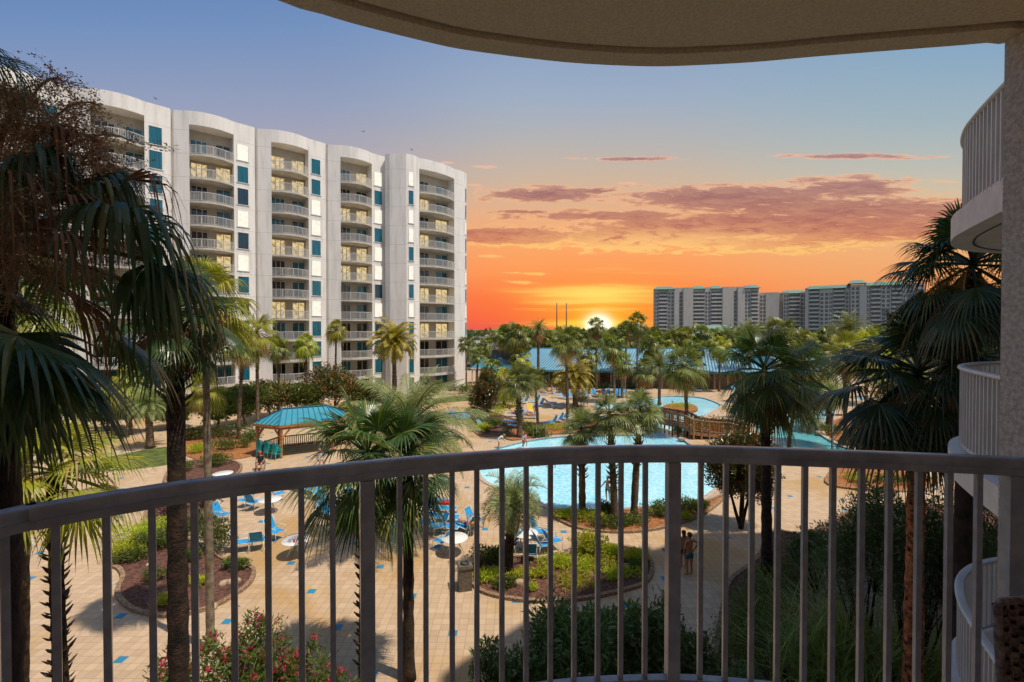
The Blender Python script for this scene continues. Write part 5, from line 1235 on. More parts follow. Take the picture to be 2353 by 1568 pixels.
# oleander with pink flowers bottom left
def oleander(px, py_top, Y, w_, lab, seed, nf, sc_=1.0):
    rs = random.Random(seed); t = P(px, py_top, Y); h_ = t.z; r = empty('oleander_bush', (t.x, t.y, 0), 0, lab, 'flowering shrub')
    st = MB(); lf = MB(); fl = MB(); bd = MB()
    for i in range(60):
        a = rs.uniform(0, 2*PI); k = rs.random()**.5; e = V((math.cos(a)*w_*k, math.sin(a)*w_*k*.8, h_*(1-.42*k*k)*rs.uniform(.8, 1.0))); m_ = V((e.x*.45, e.y*.45, e.z*.55)); pts = [V((e.x*.1, e.y*.1, 0)), m_, e.lerp(m_, .35)+V((0, 0, .1)), e]; st.tube(pts, [.02, .014, .009, .004], 5)
        for b_ in range(46):
            u = rs.uniform(.25, 1.0); p = pts[2].lerp(e, u) if u > .5 else m_.lerp(pts[2], u*2); p = p+V((rs.gauss(0, .09), rs.gauss(0, .09), rs.gauss(0, .07))); d_ = V((rs.gauss(0, 1), rs.gauss(0, 1), rs.uniform(.2, 1.6))).normalized(); s_ = d_.cross(V((rs.gauss(0, 1), rs.gauss(0, 1), .2))).normalized()*.017; L = rs.uniform(.09, .18); lf.quad(p, p+d_*L*.5+s_, p+d_*L, p+d_*L*.5-s_)
        if rs.random() < nf:
            for q in range(rs.randrange(4, 12)):
                p = e+V((rs.gauss(0, .055), rs.gauss(0, .055), rs.gauss(.02, .045))); leaf_ball(fl, p, .028, 7, .018, rs, 0, 1.3)
    st.build('stems', M['bark_grey'], r); lf.build('foliage', M['bush'], r); fl.build('flowers', M['pink'], r)['kind'] = 'stuff'
oleander(500, 1440, 9.0, 1.25, 'pink oleander bush at the bottom left in front of the dark trunk', 41, .8)
oleander(590, 1385, 9.6, .9, 'tall pink oleander sprays behind the seventh baluster', 42, .6)
oleander(690, 1455, 9.4, 1.0, 'sparser oleander with dark red buds right of the pink one', 43, .5)
oleander(385, 1478, 8.4, .9, 'low pink oleander clump left of the dark trunk foot', 44, .8)
oleander(780, 1540, 9.0, .7, 'oleander tip showing a few red flowers at the bottom edge', 45, .8)
# shaded shrubs below the balcony, bottom centre and right
def tallshrub(px, py_top, Y, w_, mt, lab, seed, n, sz, fl=None, name='shrub', stems=5):
    t = P(px, py_top, Y); h_ = t.z; rs = random.Random(seed)
    balls = [((rs.uniform(-.45, .45)*w_, rs.uniform(-.4, .4)*w_, h_*rs.uniform(.5, .84)), (w_*rs.uniform(.3, .46), w_*rs.uniform(.3, .46), h_*rs.uniform(.13, .2))) for q in range(8)]
    return bush(name, (t.x, t.y, .03), balls, n, sz, mt, lab, 'shrub', stems=stems, seed=seed, flowers=fl, gap=.25, trunk=.035, trunk_m='bark_dark')
tallshrub(1290, 1385, 9.5, 1.5, 'bush_dark', 'crape myrtle below the railing at the bottom centre left', 51, 7500, .085, ('cream', 12, .06))
tallshrub(1410, 1365, 10.2, 1.5, 'bush_dark', 'crape myrtle with pale flower heads at the bottom centre', 52, 7500, .085, ('cream', 16, .07))
tallshrub(1510, 1370, 9.8, 1.4, 'bush_dark', 'crape myrtle left of the right thick railing post', 53, 7500, .085, ('cream', 16, .07))
tallshrub(1180, 1470, 9.2, 1.2, 'bush_dark', 'low crape myrtle with pale flower heads at the bottom edge', 54, 5500, .08, ('cream', 14, .06))
tallshrub(1610, 1420, 10, 1.1, 'bush_dark', 'dark shrub at the bottom right of the thick railing post', 55, 5000, .075)
tallshrub(1680, 1500, 11, 1.0, 'bush_dark', 'dark shrub beside the boxwood hedge', 56, 3600, .07, ('cream', 6, .06))
tallshrub(1990, 1105, 13, 1.8, 'bush_dark', 'large white flowering crape myrtle in the shade at the right', 57, 11000, .065, ('cream', 46, .085), 'crape_myrtle', 7)
tallshrub(2110, 1120, 12.0, 1.6, 'bush_dark', 'dark crape myrtle behind the rusty palm trunk', 58, 10000, .065, ('cream', 22, .08), 'crape_myrtle', 7)
tallshrub(2225, 1090, 11.0, 1.5, 'bush_dark', 'dark crape myrtle beside the lower neighbouring balcony', 59, 8000, .06, ('cream', 20, .075), 'crape_myrtle', 6)
tallshrub(1880, 1200, 17, 1.5, 'bush_dark', 'smaller white flowering crape myrtle left of the large one', 60, 5600, .07, ('cream', 14, .08), 'crape_myrtle', 6)
for i, (px, Y, L, n_, lab) in enumerate(((1900, 12.6, 2.4, 340, 'pale bladed grass clump at the left of the bottom right grasses'), (1960, 12.8, 3.1, 520, 'dense pampas like grass clump at the bottom right'), (2090, 12.2, 3.0, 460, 'arching grass clump in front of the rusty trunk'), (2215, 11.4, 2.8, 400, 'grass clump beside the lower neighbouring balcony'), (1990, 11.8, 2.7, 420, 'grass clump at the very bottom between the others'))):
    grass(((px-CX)/F*Y, Y, .05), n_, L, 1.5, 'blade', lab, 300+i, w=.022, arch=.8)
# boulders
for i, (x, y, r_, lab) in enumerate(((537, 1342, .28, 'pale boulder at the right end of the left terrace bed'), (515, 1345, .22, 'flat pale boulder in the left terrace bed'), (490, 1398, .2, 'small pale boulder at the front of the left terrace bed'), (388, 1368, .18, 'upright tan stone in the left terrace bed'), (345, 1300, .16, 'tan stone beside the lime groundcover'), (1140, 1310, .25, 'grey boulder left of the silvery palm trunk'), (1195, 1345, .27, 'tan boulder right of the silvery palm trunk'), (1355, 1322, .18, 'tan stone in the centre of the middle bed'), (1441, 1306, .22, 'white boulder at the right of the middle bed'), (1480, 992, .4, 'dark rock at the pool edge below the palm crowns'), (1505, 990, .4, 'tan rock at the mouth of the channel'), (1568, 1002, .45, 'tan rock at the foot of the bright palm'), (1565, 1012, .35, 'brown rock at the pool edge by the reddish shrub'), (1892, 985, .5, 'brown rock on the lagoon bank'), (1880, 998, .4, 'pale rock at the lagoon edge'), (1905, 975, .45, 'brown rock behind the lamp post'))):
    l = g0(x, y); b = MB(); b.ico((0, 0, 0), (r_, r_*.75, r_*.6), .16, 2, random.Random(i)); o = b.build('boulder', M['stone'], None, (l[0], l[1], r_*.25)); tag(o, lab, 'rock'); o.rotation_euler = (0, 0, i)
# ---------------------------------------------------------------- blue roofed buildings
def roof_face(mb, sm, a, b_, c, d_, n_seam, w=.07, h=.06):
    """roof plane a-b along the eave, d-c along the ridge, with standing seams"""
    a, b_, c, d_ = map(V, (a, b_, c, d_)); nrm = (b_-a).cross(d_-a).normalized()
    if nrm.z < 0: nrm = -nrm
    mb.quad(a, b_, c, d_)
    for i in range(n_seam+1):
        t = i/n_seam; p = a.lerp(b_, t); q = d_.lerp(c, t) 
        sm.bar(p+nrm*h*.5, q+nrm*h*.5, w, h, nrm)
def long_pavilion():
    r = empty('roofed_pavilion', (10, 90, 0), 0, 'long low building with a sweeping light blue standing seam metal roof', 'building'); o = V((10, 90, 0))
    ez, rz_ = 3.0, 6.0
    A = G(1165, 850, ez); B = G(1945, 858, ez); c0 = G(1225, 801, rz_); c1 = G(1880, 803, rz_); 
    back0 = c0 + (c0-A)*.6; back1 = c1 + (c1-B)*.6
    m = MB(); s_ = MB(); T = lambda p: V(p)-o
    roof_face(m, s_, T(A), T(B), T(c1), T(c0), 110, .09, .09)
    bk0 = V((c0.x-2, c0.y+16, ez)); bk1 = V((c1.x+2, c1.y+16, ez)); m.quad(T(bk1), T(bk0), T(c0), T(c1)); m.tri(T(A), T(c0), T(bk0)); m.tri(T(B), T(bk1), T(c1))
    rf = m.build('roof', M['roof_blue'], r); s_.build('seams', M['seam'], rf)
    f = MB(); f.bar(T(A)-V((0, 0, .12)), T(B)-V((0, 0, .12)), .12, .3); f.bar(T(c0)+V((0, 0, .05)), T(c1)+V((0, 0, .05)), .5, .14); f.build('fascia', M['roof_teal'], r)
    w = MB(); off = V((0, 2.2, 0)); a, b_ = A+off, B+off; d_ = (b_-a).normalized(); w.prism([(p.x-o.x, p.y-o.y) for p in (a+d_*1, b_-d_*1, b_-d_*1+V((0, 9, 0)), a+d_*1+V((0, 9, 0)))], 0, ez-.05); w.build('wall', M['wood_pale'], r)
    for i in range(26):
        t = (i+.5)/26; p = T(A.lerp(B, t)+V((0, .6, 0))); q = MB(); q.box((p.x, p.y, (ez-.2)/2), (.3, .3, ez-.25)); q.build('post', M['wood_pale'], r)
        if i % 2 == 0:
            p = T(A.lerp(B, t)+V((1.2, 2.17, 0))); q = MB(); q.box((p.x, p.y, 1.35), (2.2, .06, 1.9)); q.build('window', M['storefront'], r)
    # small gable facing the pool
    for gx in (1590, 1760):
        e = G(gx, 834, 4.1); m = MB(); s2 = MB(); e = T(e)
        pk = e+V((0, -.2, 1.0)); l = e+V((-2.6, -1.0, -.75)); r_ = e+V((2.6, -1.0, -.75)); bk = e+V((0, 5.5, 1.0)); 
        roof_face(m, s2, l, l+V((0, 5.5, .9)), bk, pk+V((0, -1.2, 0)), 8, .08, .08); roof_face(m, s2, r_+V((0, 5.5, .9)), r_, pk+V((0, -1.2, 0)), bk, 8, .08, .08)
        g = m.build('gable_roof', M['roof_teal'], r); s2.build('seams', M['seam'], g); m = MB(); m.tri(l+V((.3, .1, 0)), r_+V((-.3, .1, 0)), pk+V((0, -1.0, -.1))); m.build('gable_wall', M['roof_blue'], r)
long_pavilion()
def hip(name, label, pts_px, ez, ridge_px, rz_, mt='roof_teal', post=True, ns=14):
    """near eave left/right and ridge left/right in photo units"""
    A, B = G(*pts_px[0], ez), G(*pts_px[1], ez); c0, c1 = G(*ridge_px[0], rz_), G(*ridge_px[1], rz_); o = V((A.x, A.y, 0)); T = lambda p: V(p)-o
    mid0, mid1 = c0-A, c1-B
    D0 = V((A.x+2*(c0-A).x*.15, A.y+2*(c0.y-A.y), ez)); D1 = V((B.x, B.y+2*(c1.y-B.y), ez))
    r = empty(name, o, 0, label, 'building'); m = MB(); s_ = MB()
    roof_face(m, s_, T(A), T(B), T(c1), T(c0), ns); roof_face(m, s_, T(D1), T(D0), T(c0), T(c1), ns); roof_face(m, s_, T(D0), T(A), T(c0), T(c0)+V((.01, 0, 0)), 6); roof_face(m, s_, T(B), T(D1), T(c1), T(c1)+V((.01, 0, 0)), 6)
    rf = m.build('roof', M[mt], r); s_.build('seams', M['seam'], rf)
    f = MB()
    for p, q in ((A, B), (B, D1), (D1, D0), (D0, A)): f.bar(T(p)-V((0, 0, .12)), T(q)-V((0, 0, .12)), .1, .24)
    f.build('fascia', M['white'], r)
    for p in (A, B, D0, D1, A.lerp(B, .5), D0.lerp(D1, .5)):
        cc = (A+B+D0+D1)/4; q = T(p.lerp(cc, .08)); b = MB(); b.box((q.x, q.y, (ez-.2)/2), (.28, .28, ez-.2)); b.build('post', M['slab'], r)
    return r
hip('roofed_kiosk', 'small hipped teal roof shelter at the foot of the white tower', [(1082, 846), (1152, 847)], 2.9, [(1108, 826), (1140, 826)], 4.4)
hip('roofed_kiosk', 'pyramid roofed teal shelter joined to the small shelter beside the tower', [(1125, 848), (1192, 845)], 2.95, [(1146, 822), (1149, 822)], 5.2)
hip('roofed_kiosk', 'teal roofed wing between the pyramid shelter and the long blue roof', [(1165, 847), (1240, 846)], 2.9, [(1178, 826), (1215, 803)], 4.6)
# pale commercial buildings behind, left of the palms
for lab, px, py, Y, w_, h_, dp, mt in (('low white flat roofed building beyond the tower at the left', 1132, 800, 150, 26, 5.2, 12, 'white_wall'), ('grey blue flat roofed store behind the hipped roofs', 1160, 815, 125, 18, 4.6, 10, 'bluegrey_wall'), ('small white building with roof plant under the horizon', 1140, 780, 190, 18, 6.6, 12, 'white_wall')):
    x = (px-CX)/F*Y; r = empty('flat_roofed_building', (x, Y, 0), 0, lab, 'building'); b = MB(); b.box((0, 0, h_/2), (w_, dp, h_)); b.build('wall', M[mt], r)
    b = MB(); b.box((0, -dp/2-.1, h_+.15), (w_+.4, .3, .5)); b.box((0, 0, h_+.05), (w_+.2, dp, .14)); b.build('parapet', M['slab'], r)
    for i in range(5): b = MB(); b.box((-w_*.4+i*w_*.2, -dp/2-.02, 1.6), (w_*.12, .08, 2)); b.build('window', M['storefront'], r)
    b = MB(); b.box((w_*.2, 0, h_+.9), (3, 2, 1.5)); b.box((-w_*.2, 1, h_+.6), (2, 2, .9)); b.build('roof_unit', M['slab'], r)
# green roofed clubhouse in front of condos
for lab, px, py, Y, w_, top in (('pale green hipped roof showing above the trees below the condominiums', 1652, 748, 250, 36, 12.2), ('smaller pale green roof peak left of the larger one', 1612, 755, 255, 15, 10.6)):
    x = (px-CX)/F*Y; r = empty('green_roofed_house', (x, Y, 0), 0, lab, 'building'); b = MB(); ap = V((0, 0, top)); e = top-5.2; c_ = [V((-w_/2, -8, e)), V((w_/2, -8, e)), V((w_/2, 8, e)), V((-w_/2, 8, e))]; l, q = V((-w_*.16, 0, top)), V((w_*.1, 0, top))
    b.quad(c_[0], c_[1], q, l); b.quad(c_[2], c_[3], l, q); b.tri(c_[1], c_[2], q); b.tri(c_[3], c_[0], l); b.build('roof', M['roof_green'], r); b = MB(); b.box((0, 0, e/2), (w_-2, 14, e-.02)); b.build('wall', M['white_wall'], r)
# masts and poles
for i, (px, yt, Y, rr, lab) in enumerate(((1279.5, 697, 210, .28, 'left one of the two tall dark masts against the red sky'), (1301.5, 697, 210, .28, 'right one of the two tall dark masts against the red sky'), (1521, 748, 200, .16, 'thin utility pole in front of the grey condominium block'), (1978, 740, 200, .2, 'utility pole in front of the condominium wing at the right'), (1127, 766, 160, .12, 'thin white flagpole above the low white building'))):
    t = P(px, yt, Y); b = MB(); b.tube([(0, 0, 0), (0, 0, t.z*.5), (0, 0, t.z)], [rr, rr*.85, rr*.7], 8)
    if i == 3: b.box((0, 0, t.z-.8), (2.4, .15, .2))
    o = b.build('mast' if i < 2 else 'utility_pole', M['dark'] if i < 4 else M['white'], None, (t.x, t.y, 0)); tag(o, lab, 'pole')
# birds
for i, (px, py, lab) in enumerate(((358, 227, 'small dark bird high above the tower roof at the left'), (835, 303, 'tiny bird in the sky over the middle of the tower'), (946, 345, 'bird just above the stepped end of the tower roof'))):
    p = P(px, py, 42); b = MB(); b.ico((0, 0, 0), (.09, .04, .035), 0, 1); 
    for s_ in (-1, 1): b.quad((.04, 0, .01), (-.03, 0, .01), (-.06, .17*s_, .06), (-.01, .19*s_, .07)); b.quad((-.01, .19*s_, .07), (-.06, .17*s_, .06), (-.09, .26*s_, .02), (-.07, .27*s_, .02))
    b.quad((-.08, -.02, 0), (-.08, .02, 0), (-.15, .03, 0), (-.15, -.03, 0)); o = b.build('bird', M['dark'], None, p); tag(o, lab, 'bird'); o.rotation_euler = (0, 0, i*1.3)

# ---------------------------------------------------------------- gazebo
def gazebo():
    NL = V((-17.95, 34.9, 0)); u = V((.87, .49, 0)).normalized(); v = V((-u.y, u.x, 0)); o = NL.copy(); L = 4.1; hw = 1.9; ez = 2.6; rz_ = 3.55
    r = empty('gazebo', o, 0, 'timber gazebo with an elongated teal metal roof', 'gazebo'); q = lambda a, b_, z: u*a + v*b_ + V((0, 0, z))
    m = MB(); s_ = MB(); E = [q(0, 0, ez), q(L, 0, ez), q(L+1.75, hw, ez), q(L, 2*hw, ez), q(0, 2*hw, ez), q(-1.75, hw, ez)]; r0, r1_ = q(.35, hw, rz_), q(L-.35, hw, rz_)
    roof_face(m, s_, E[0], E[1], r1_, r0, 9, .05, .05); roof_face(m, s_, E[3], E[4], r0, r1_, 9, .05, .05)
    for a, b_, c in ((E[5], E[0], r0), (E[4], E[5], r0), (E[1], E[2], r1_), (E[2], E[3], r1_)):
        m.tri(a, b_, c); n_ = (b_-a).cross(c-a).normalized(); mid = (a+b_)/2
        for i in range(1, 6):
            t = i/6; p = a.lerp(b_, t); k = c if abs(t-.5) < .01 else p.lerp(c, .98*min(t, 1-t)*2); dr_ = (c-mid); e_ = p+dr_*min(t, 1-t)*2*.96; s_.bar(p+n_*.025, e_+n_*.025, .05, .05, n_)
        s_.bar(a+V((0, 0, .03)), c+V((0, 0, .03)), .12, .06); s_.bar(b_+V((0, 0, .03)), c+V((0, 0, .03)), .12, .06)
    s_.bar(r0+V((0, 0, .04)), r1_+V((0, 0, .04)), .2, .08)
    rf = m.build('roof', M['roof_teal'], r); s_.build('seams', M['seam'], rf)
    f = MB()
    for i in range(6): f.bar(E[i]-V((0, 0, .1)), E[(i+1) % 6]-V((0, 0, .1)), .06, .18)
    f.build('fascia', M['wood'], r)
    cen = sum(E, V((0, 0, 0)))/6
    po = [E[i].lerp(V((cen.x, cen.y, ez)), .09) for i in range(6)]
    for i, p in enumerate(po):
        b = MB(); b.box((p.x, p.y, (ez-.2)/2), (.16, .16, ez-.2)); k = b.build('post', M['wood'], r)
        for j in (-1, 1):
            t_ = (po[(i+j) % 6]-p); t_.z = 0; t_.normalize(); b = MB(); b.bar(V((p.x, p.y, 1.55))+t_*.05, V((p.x, p.y, 2.2))+t_*.6, .08, .12); b.build('brace', M['wood'], r)
        w_ = MB(); t_ = po[(i+1) % 6]
        w_.bar(V((p.x, p.y, ez-.3)), V((t_.x, t_.y, ez-.3)), .08, .18); w_.build('beam', M['wood'], r)
        if i in (2, 3, 4, 5):
            b = MB(); a, e_ = V((p.x, p.y, 0)), V((t_.x, t_.y, 0)); n_ = int((e_-a).length/.16)
            for z in (.12, .95): b.bar(a+V((0, 0, z)), e_+V((0, 0, z)), .07, .09)
            for j in range(1, n_): c = a.lerp(e_, j/n_); b.box((c.x, c.y, .53), (.05, .05, .75))
            b.build('rail_panel', M['wood'], r)
gazebo()
# ---------------------------------------------------------------- wooden footbridge
def bridge():
    o = G(1570, 980); o.z = 0
    r = empty('footbridge', o, 0, 'wooden footbridge with slatted railings arching over the pool channel', 'bridge'); T = lambda p: V((p[0]-o.x, p[1]-o.y, p[2] if len(p) > 2 else 0))
    near = [(1478, 962), (1510, 967), (1545, 975), (1575, 982), (1594, 993), (1630, 998), (1672, 1000), (1720, 1012)]
    farp = [(1488, 946), (1530, 953), (1575, 959), (1606, 966), (1622, 975), (1655, 970), (1690, 952), (1726, 975)]
    zs = [.5, .85, .95, .9, .7, .5, .35, .2]
    N_ = [T(G(x, y, z)) for (x, y), z in zip(near, zs)]; F_ = [T(G(x, y, z)) for (x, y), z in zip(farp, zs)]
    F_ = [n_ + ((f-n_).normalized()*1.7) for n_, f in zip(N_, F_)]
    d = MB()
    for i in range(len(N_)-1):
        d.quad(N_[i], N_[i+1], F_[i+1], F_[i]); k = 8
        for j in range(k):
            a = N_[i].lerp(N_[i+1], (j+.5)/k); b_ = F_[i].lerp(F_[i+1], (j+.5)/k); d.bar(a+V((0, 0, .03)), b_+V((0, 0, .03)), (N_[i+1]-N_[i]).length/k*.9, .05)
    d.build('walkway', M['wood_pale'], r)
    for line in (N_, F_):
        rl = MB(); sl = MB()
        for i in range(len(line)-1):
            a, b_ = line[i], line[i+1]; up = V((0, 0, 1)); rl.bar(a+up*1.12, b_+up*1.12, .16, .06); rl.bar(a+up*1.0, b_+up*1.0, .05, .12); rl.bar(a+up*.18, b_+up*.18, .05, .1); rl.bar(a-up*.12, b_-up*.12, .08, .28)
            n_ = max(2, int((b_-a).length/.16))
            for j in range(1, n_): c = a.lerp(b_, j/n_); sl.box((c.x, c.y, c.z+.6), (.05, .05, .82))
        ro = rl.build('railing', M['wood_pale'], r); sl.build('slats', M['wood'], ro)
        for p in line + [line[i].lerp(line[i+1], .5) for i in range(len(line)-1)]:
            b = MB(); b.box((p.x, p.y, p.z*.5+.3), (.13, .13, p.z+1.6)); b.build('post', M['wood'], r)
bridge()

# ---------------------------------------------------------------- furniture
def lounger_proto():
    r = empty('sun_lounger', (0, 0, 0)); f = MB()
    for s_ in (-.31, .31): f.tube([(s_, -1.0, .32), (s_, .25, .32)], .018, 6); 
    f.tube([(-.31, -1.0, .32), (.31, -1.0, .32)], .018, 6); f.build('frame', M['white'], r)
    for s_ in (-.31, .31):
        for y in (-.75, .2): g = MB(); g.tube([(s_, y, .32), (s_*1.05, y-.05, .02), (s_*1.05, y+.12, .012), (s_, y+.16, .3)], .014, 5); g.build('leg', M['white'], r)
    g = MB()
    for i in range(8): y0 = -.98+i*.15; g.box((0, y0+.07, .325), (.56, .145, .012))
    g.build('seat_sling', M['blue'], r)
    return r
def add_back(r, ang, mt='blue'):
    c, s_ = math.cos(ang), math.sin(ang); g = MB(); b = MB()
    b.bar((0, .22, .33), (0, .22+.78*c, .33+.78*s_), .56, .014); b.build('back_sling', M[mt], r)
    for q in (-.31, .31): g.tube([(q, .2, .32), (q, .22+.8*c, .33+.8*s_)], .018, 6)
    g.tube([(-.31, .22+.8*c, .33+.8*s_), (.31, .22+.8*c, .33+.8*s_)], .018, 6); g.tube([(.31, .5, .06), (.31, .22+.45*c, .33+.45*s_)], .012, 5); g.build('back_frame', M['white'], r)
def make_lounger(ang, seat='blue'):
    r = lounger_proto(); add_back(r, ang); return r
LP = [make_lounger(R(8)), make_lounger(R(38)), make_lounger(R(62))]
used = set()
def put_lounger(x, y, rz, lab, v=1, group='blue sling sun loungers on the pool deck', s=1, loc=None):
    l = loc or g0(x, y)
    if v not in used: used.add(v); o = LP[v]; o.location = (l[0], l[1], .004); o.rotation_euler = (0, 0, R(rz)); o.scale = (s,)*3; return tag(o, lab, 'sun lounger', group)
    return dup(LP[v], (l[0], l[1], .004), R(rz), s, lab, 'sun lounger', group)
def make_chair():
    r = empty('patio_chair', (0, 0, 0)); fr = MB()
    for s_ in (-.29, .29):
        fr.tube([(s_, .24, .44), (s_*.93, .52, 1.0)], .014, 6); fr.tube([(s_, -.3, .42), (s_, -.28, .63), (s_, .3, .64)], .014, 6); fr.tube([(s_, -.3, .015), (s_, .42, .015)], .013, 5); fr.tube([(s_, -.28, .42), (s_, .26, .42)], .014, 5)
    fr.tube([(-.27, .52, 1.0), (.27, .52, 1.0)], .014, 6); fr.build('frame', M['white'], r)
    for s_ in (-.29, .29):
        for y0, y1 in ((-.3, -.3), (.3, .38)): g = MB(); g.tube([(s_, y0, .43), (s_, y1, .02)], .014, 6); g.build('leg', M['white'], r)
    g = MB(); pts = [(-.29, .43), (-.1, .40), (.1, .395), (.26, .43)]
    for i in range(3): (y0, z0), (y1, z1) = pts[i], pts[i+1]; g.bar((0, y0, z0), (0, y1+.01, z1), .52, .012)
    g.build('seat', M['blue'], r); g = MB(); g.bar((0, .27, .47), (0, .5, .97), .5, .012); g.build('backrest', M['blue'], r)
    return r
chair0 = make_chair(); c_used = []
def put_chair(x, y, rz, lab, group='blue sling patio chairs around the white tables'):
    l = g0(x, y)
    if not c_used: c_used.append(1); o = chair0; o.location = (l[0], l[1], .004); o.rotation_euler = (0, 0, R(rz)); return tag(o, lab, 'chair', group)
    return dup(chair0, (l[0], l[1], .004), R(rz), 1, lab, 'chair', group)
def make_table():
    r = empty('round_table', (0, 0, 0)); g = MB(); g.lathe((0, 0, .71), [(0, 0), (.56, 0), (.585, .012), (.58, .028), (0, .03)], 32); g.build('table_top', M['table'], r)
    for i in range(4): a = PI/4+i*PI/2; g = MB(); c, s_ = math.cos(a), math.sin(a); g.tube([(c*.12, s_*.12, .7), (c*.22, s_*.22, .38), (c*.42, s_*.42, .02)], .018, 6); g.build('leg', M['white'], r)
    g = MB(); g.lathe((0, 0, .36), [(.2, 0), (.215, .015), (.2, .03)], 16); g.build('ring', M['white'], r)
    return r
table0 = make_table(); t_used = []
def put_table(x, y, lab):          # x, y = centre of the table top in the photo
    p = G(x, y, .73)
    if not t_used: t_used.append(1); table0.location = (p.x, p.y, .004); return tag(table0, lab, 'table', 'round white tables on the terrace')
    return dup(table0, (p.x, p.y, .004), 0.3*x, 1, lab, 'table', 'round white tables on the terrace')
put_table(680, 1241, 'round white table with a red cup left of the drooping palm leaves')
put_table(620, 1148, 'white table behind two dark blue chairs near the handrail')
put_table(1045, 1236, 'round white table left of the short silvery palm')
put_table(1207, 1225, 'round white table hidden behind the trunk of the silvery palm')
put_table(512, 1088, 'small round white table at the edge of the rounded bed')
put_table(855, 1190, 'round white table partly covered by dark palm fronds')
for a in (
 (563,1165,250,'blue chair left of the table behind the dark blue chairs'), (585,1170,170,'chair seen from behind in front of the far left table'),
 (560,1265,110,'low blue chair right of the fern like shrub'), (592,1262,200,'chair seen from behind beside the low blue chair'), (634,1240,70,'blue chair facing left next to the table with the red cup'), (512,1200,80,'single blue chair standing alone by the purple shrubs'),
 (1016,1262,235,'nearest blue chair at the table left of the silvery palm'), (1006,1228,300,'taller looking blue chair behind the nearest one'), (1092,1215,60,'blue chair in the shadow of the silvery palm fronds'),
 (1218,1290,180,'chair with its back to the camera at the hidden table'), (1250,1270,110,'blue chair right of the hidden table turned left'), (1242,1240,65,'tall blue chair at the far right of the hidden table'), (1175,1262,240,'blue chair mostly behind the silvery palm trunk'), (1272,1262,115,'outermost blue chair at the right of the hidden table'),
 (640,1150,130,'blue chair right of the table near the handrail')): put_chair(*a)
# loungers: bright group behind the silvery palm
for a in (
 (1010,1222,80,'nearest flat lounger of the bright row left of the silvery palm',0), (1012,1200,80,'second flat lounger of the bright row left of the silvery palm',0), (1008,1180,80,'third flat lounger of the bright row beside the red bag',0), (1005,1163,80,'farthest flat lounger of the bright row left of the silvery palm',0),
 (1075,1225,230,'reclined lounger under the person in orange',2),
 (880,1215,70,'lounger showing between the thick post and the next baluster',1), (700,1130,60,'flat lounger under the sunlit palm leaf tips',0), (690,1108,60,'flat lounger farthest back beside the handrail',0), (740,1150,60,'lounger behind dark fronds left of the thick post',1), (760,1190,60,'lounger with white towel behind dark fronds',1), (820,1160,60,'lounger just left of the thick railing post',1), (900,1120,60,'lounger in the blue cluster right of the thick post',1), (880,1105,60,'farther lounger in the blue cluster right of the thick post',1), (800,1210,75,'lounger beside the striped red and white towel',1),
 (1115,905+80,75,'lounger at the left of the shaded deck by the shrub bed',1),(1100,962,75,'lounger behind the shrubs at the left of the shaded deck',1)): put_lounger(*a)
grp = 'blue sling sun loungers on the pool deck'
k = 0
for x, y, rz, v in ((1348,912,15,2),(1365,910,5,2),(1388,912,0,2),(1400,910,8,2),(1415,911,-5,2),(1425,911,0,2),(1440,912,4,2),(1330,914,10,2),(1312,915,20,1),(1300,918,60,1)):
    k += 1; put_lounger(x, y, rz, ('first','second','third','fourth','fifth','sixth','seventh','eighth','ninth','tenth')[k-1] + ' built of the upright blue loungers right of the golden date palm' if False else ('upright blue lounger behind the golden date palm, ' + ('left of centre', 'at its left part', 'in the middle', 'just right of the middle', 'third from the right', 'second from the right', 'at its right end', 'close to the palm trunk', 'just left of the trunk', 'at the left end')[k-1]), v)
deck = [(1205,928,-60,2,'lounger just right of the stout palm crown shadow'),(1232,925,-60,2,'dark backed lounger near the slim grey trunk'),(1240,935,-60,2,'second dark backed lounger near the slim grey trunk'),(1262,930,70,1,'blue lounger with a draped towel in the sunbathing group'),(1275,938,80,1,'dark blue lounger behind the one with the towel'),(1285,915,75,1,'blue lounger next to the row of sunbathers'),(1245,908,75,1,'lounger under the left sunbather of the far row'),(1262,905,75,1,'lounger under the middle sunbather of the far row'),(1285,903,75,1,'lounger under the right sunbather of the far row'),(1210,952,80,1,'lounger behind the stout palm trunk'),(1185,958,80,0,'flat lounger left of the stout palm trunk'),(1178,975,80,0,'pale lounger at the foot of the shrub bed'),(1215,962,85,0,'lounger beside the yellow chair'),(1190,985,85,0,'lounger nearest the stout palm trunk'),(1268,978,-70,2,'left one of three dark deck chairs at the pine straw bed'),(1283,972,-70,2,'middle one of three dark deck chairs at the pine straw bed'),(1294,967,-70,2,'right one of three dark deck chairs at the pine straw bed'),
 (1477,883,0,2,'blue lounger alone beyond the far round pool'),(1818,922,10,1,'blue lounger left of the silvery palm across the lagoon'),(1833,922,10,1,'blue lounger second from the left across the lagoon'),(1850,924,10,1,'blue lounger in the middle across the lagoon'),(1870,920,10,1,'blue lounger at the right across the lagoon'),(1985,925,10,1,'blue lounger glimpsed through the dark right hand fronds'),(2010,930,10,1,'second blue lounger glimpsed through the dark right hand fronds'),(1600,900,20,1,'lounger on the terrace behind the bright palm'),(1690,900,20,1,'lounger beyond the upper pool at the right'),(1720,905,20,1,'farther lounger beyond the upper pool at the right')]
for x, y, rz, v, lab in deck: put_lounger(x, y, rz, lab, v)
o = put_lounger(1219, 948, 10, 'bright yellow draped deck chair on the sunbathing deck', 2)
for ch in o.children:
    if ch.name.startswith(('back_sling', 'seat_sling')): ch.data = ch.data.copy(); ch.data.materials.clear(); ch.data.materials.append(M['c_yellow'])
o['category'] = 'deck chair'; del o['group']
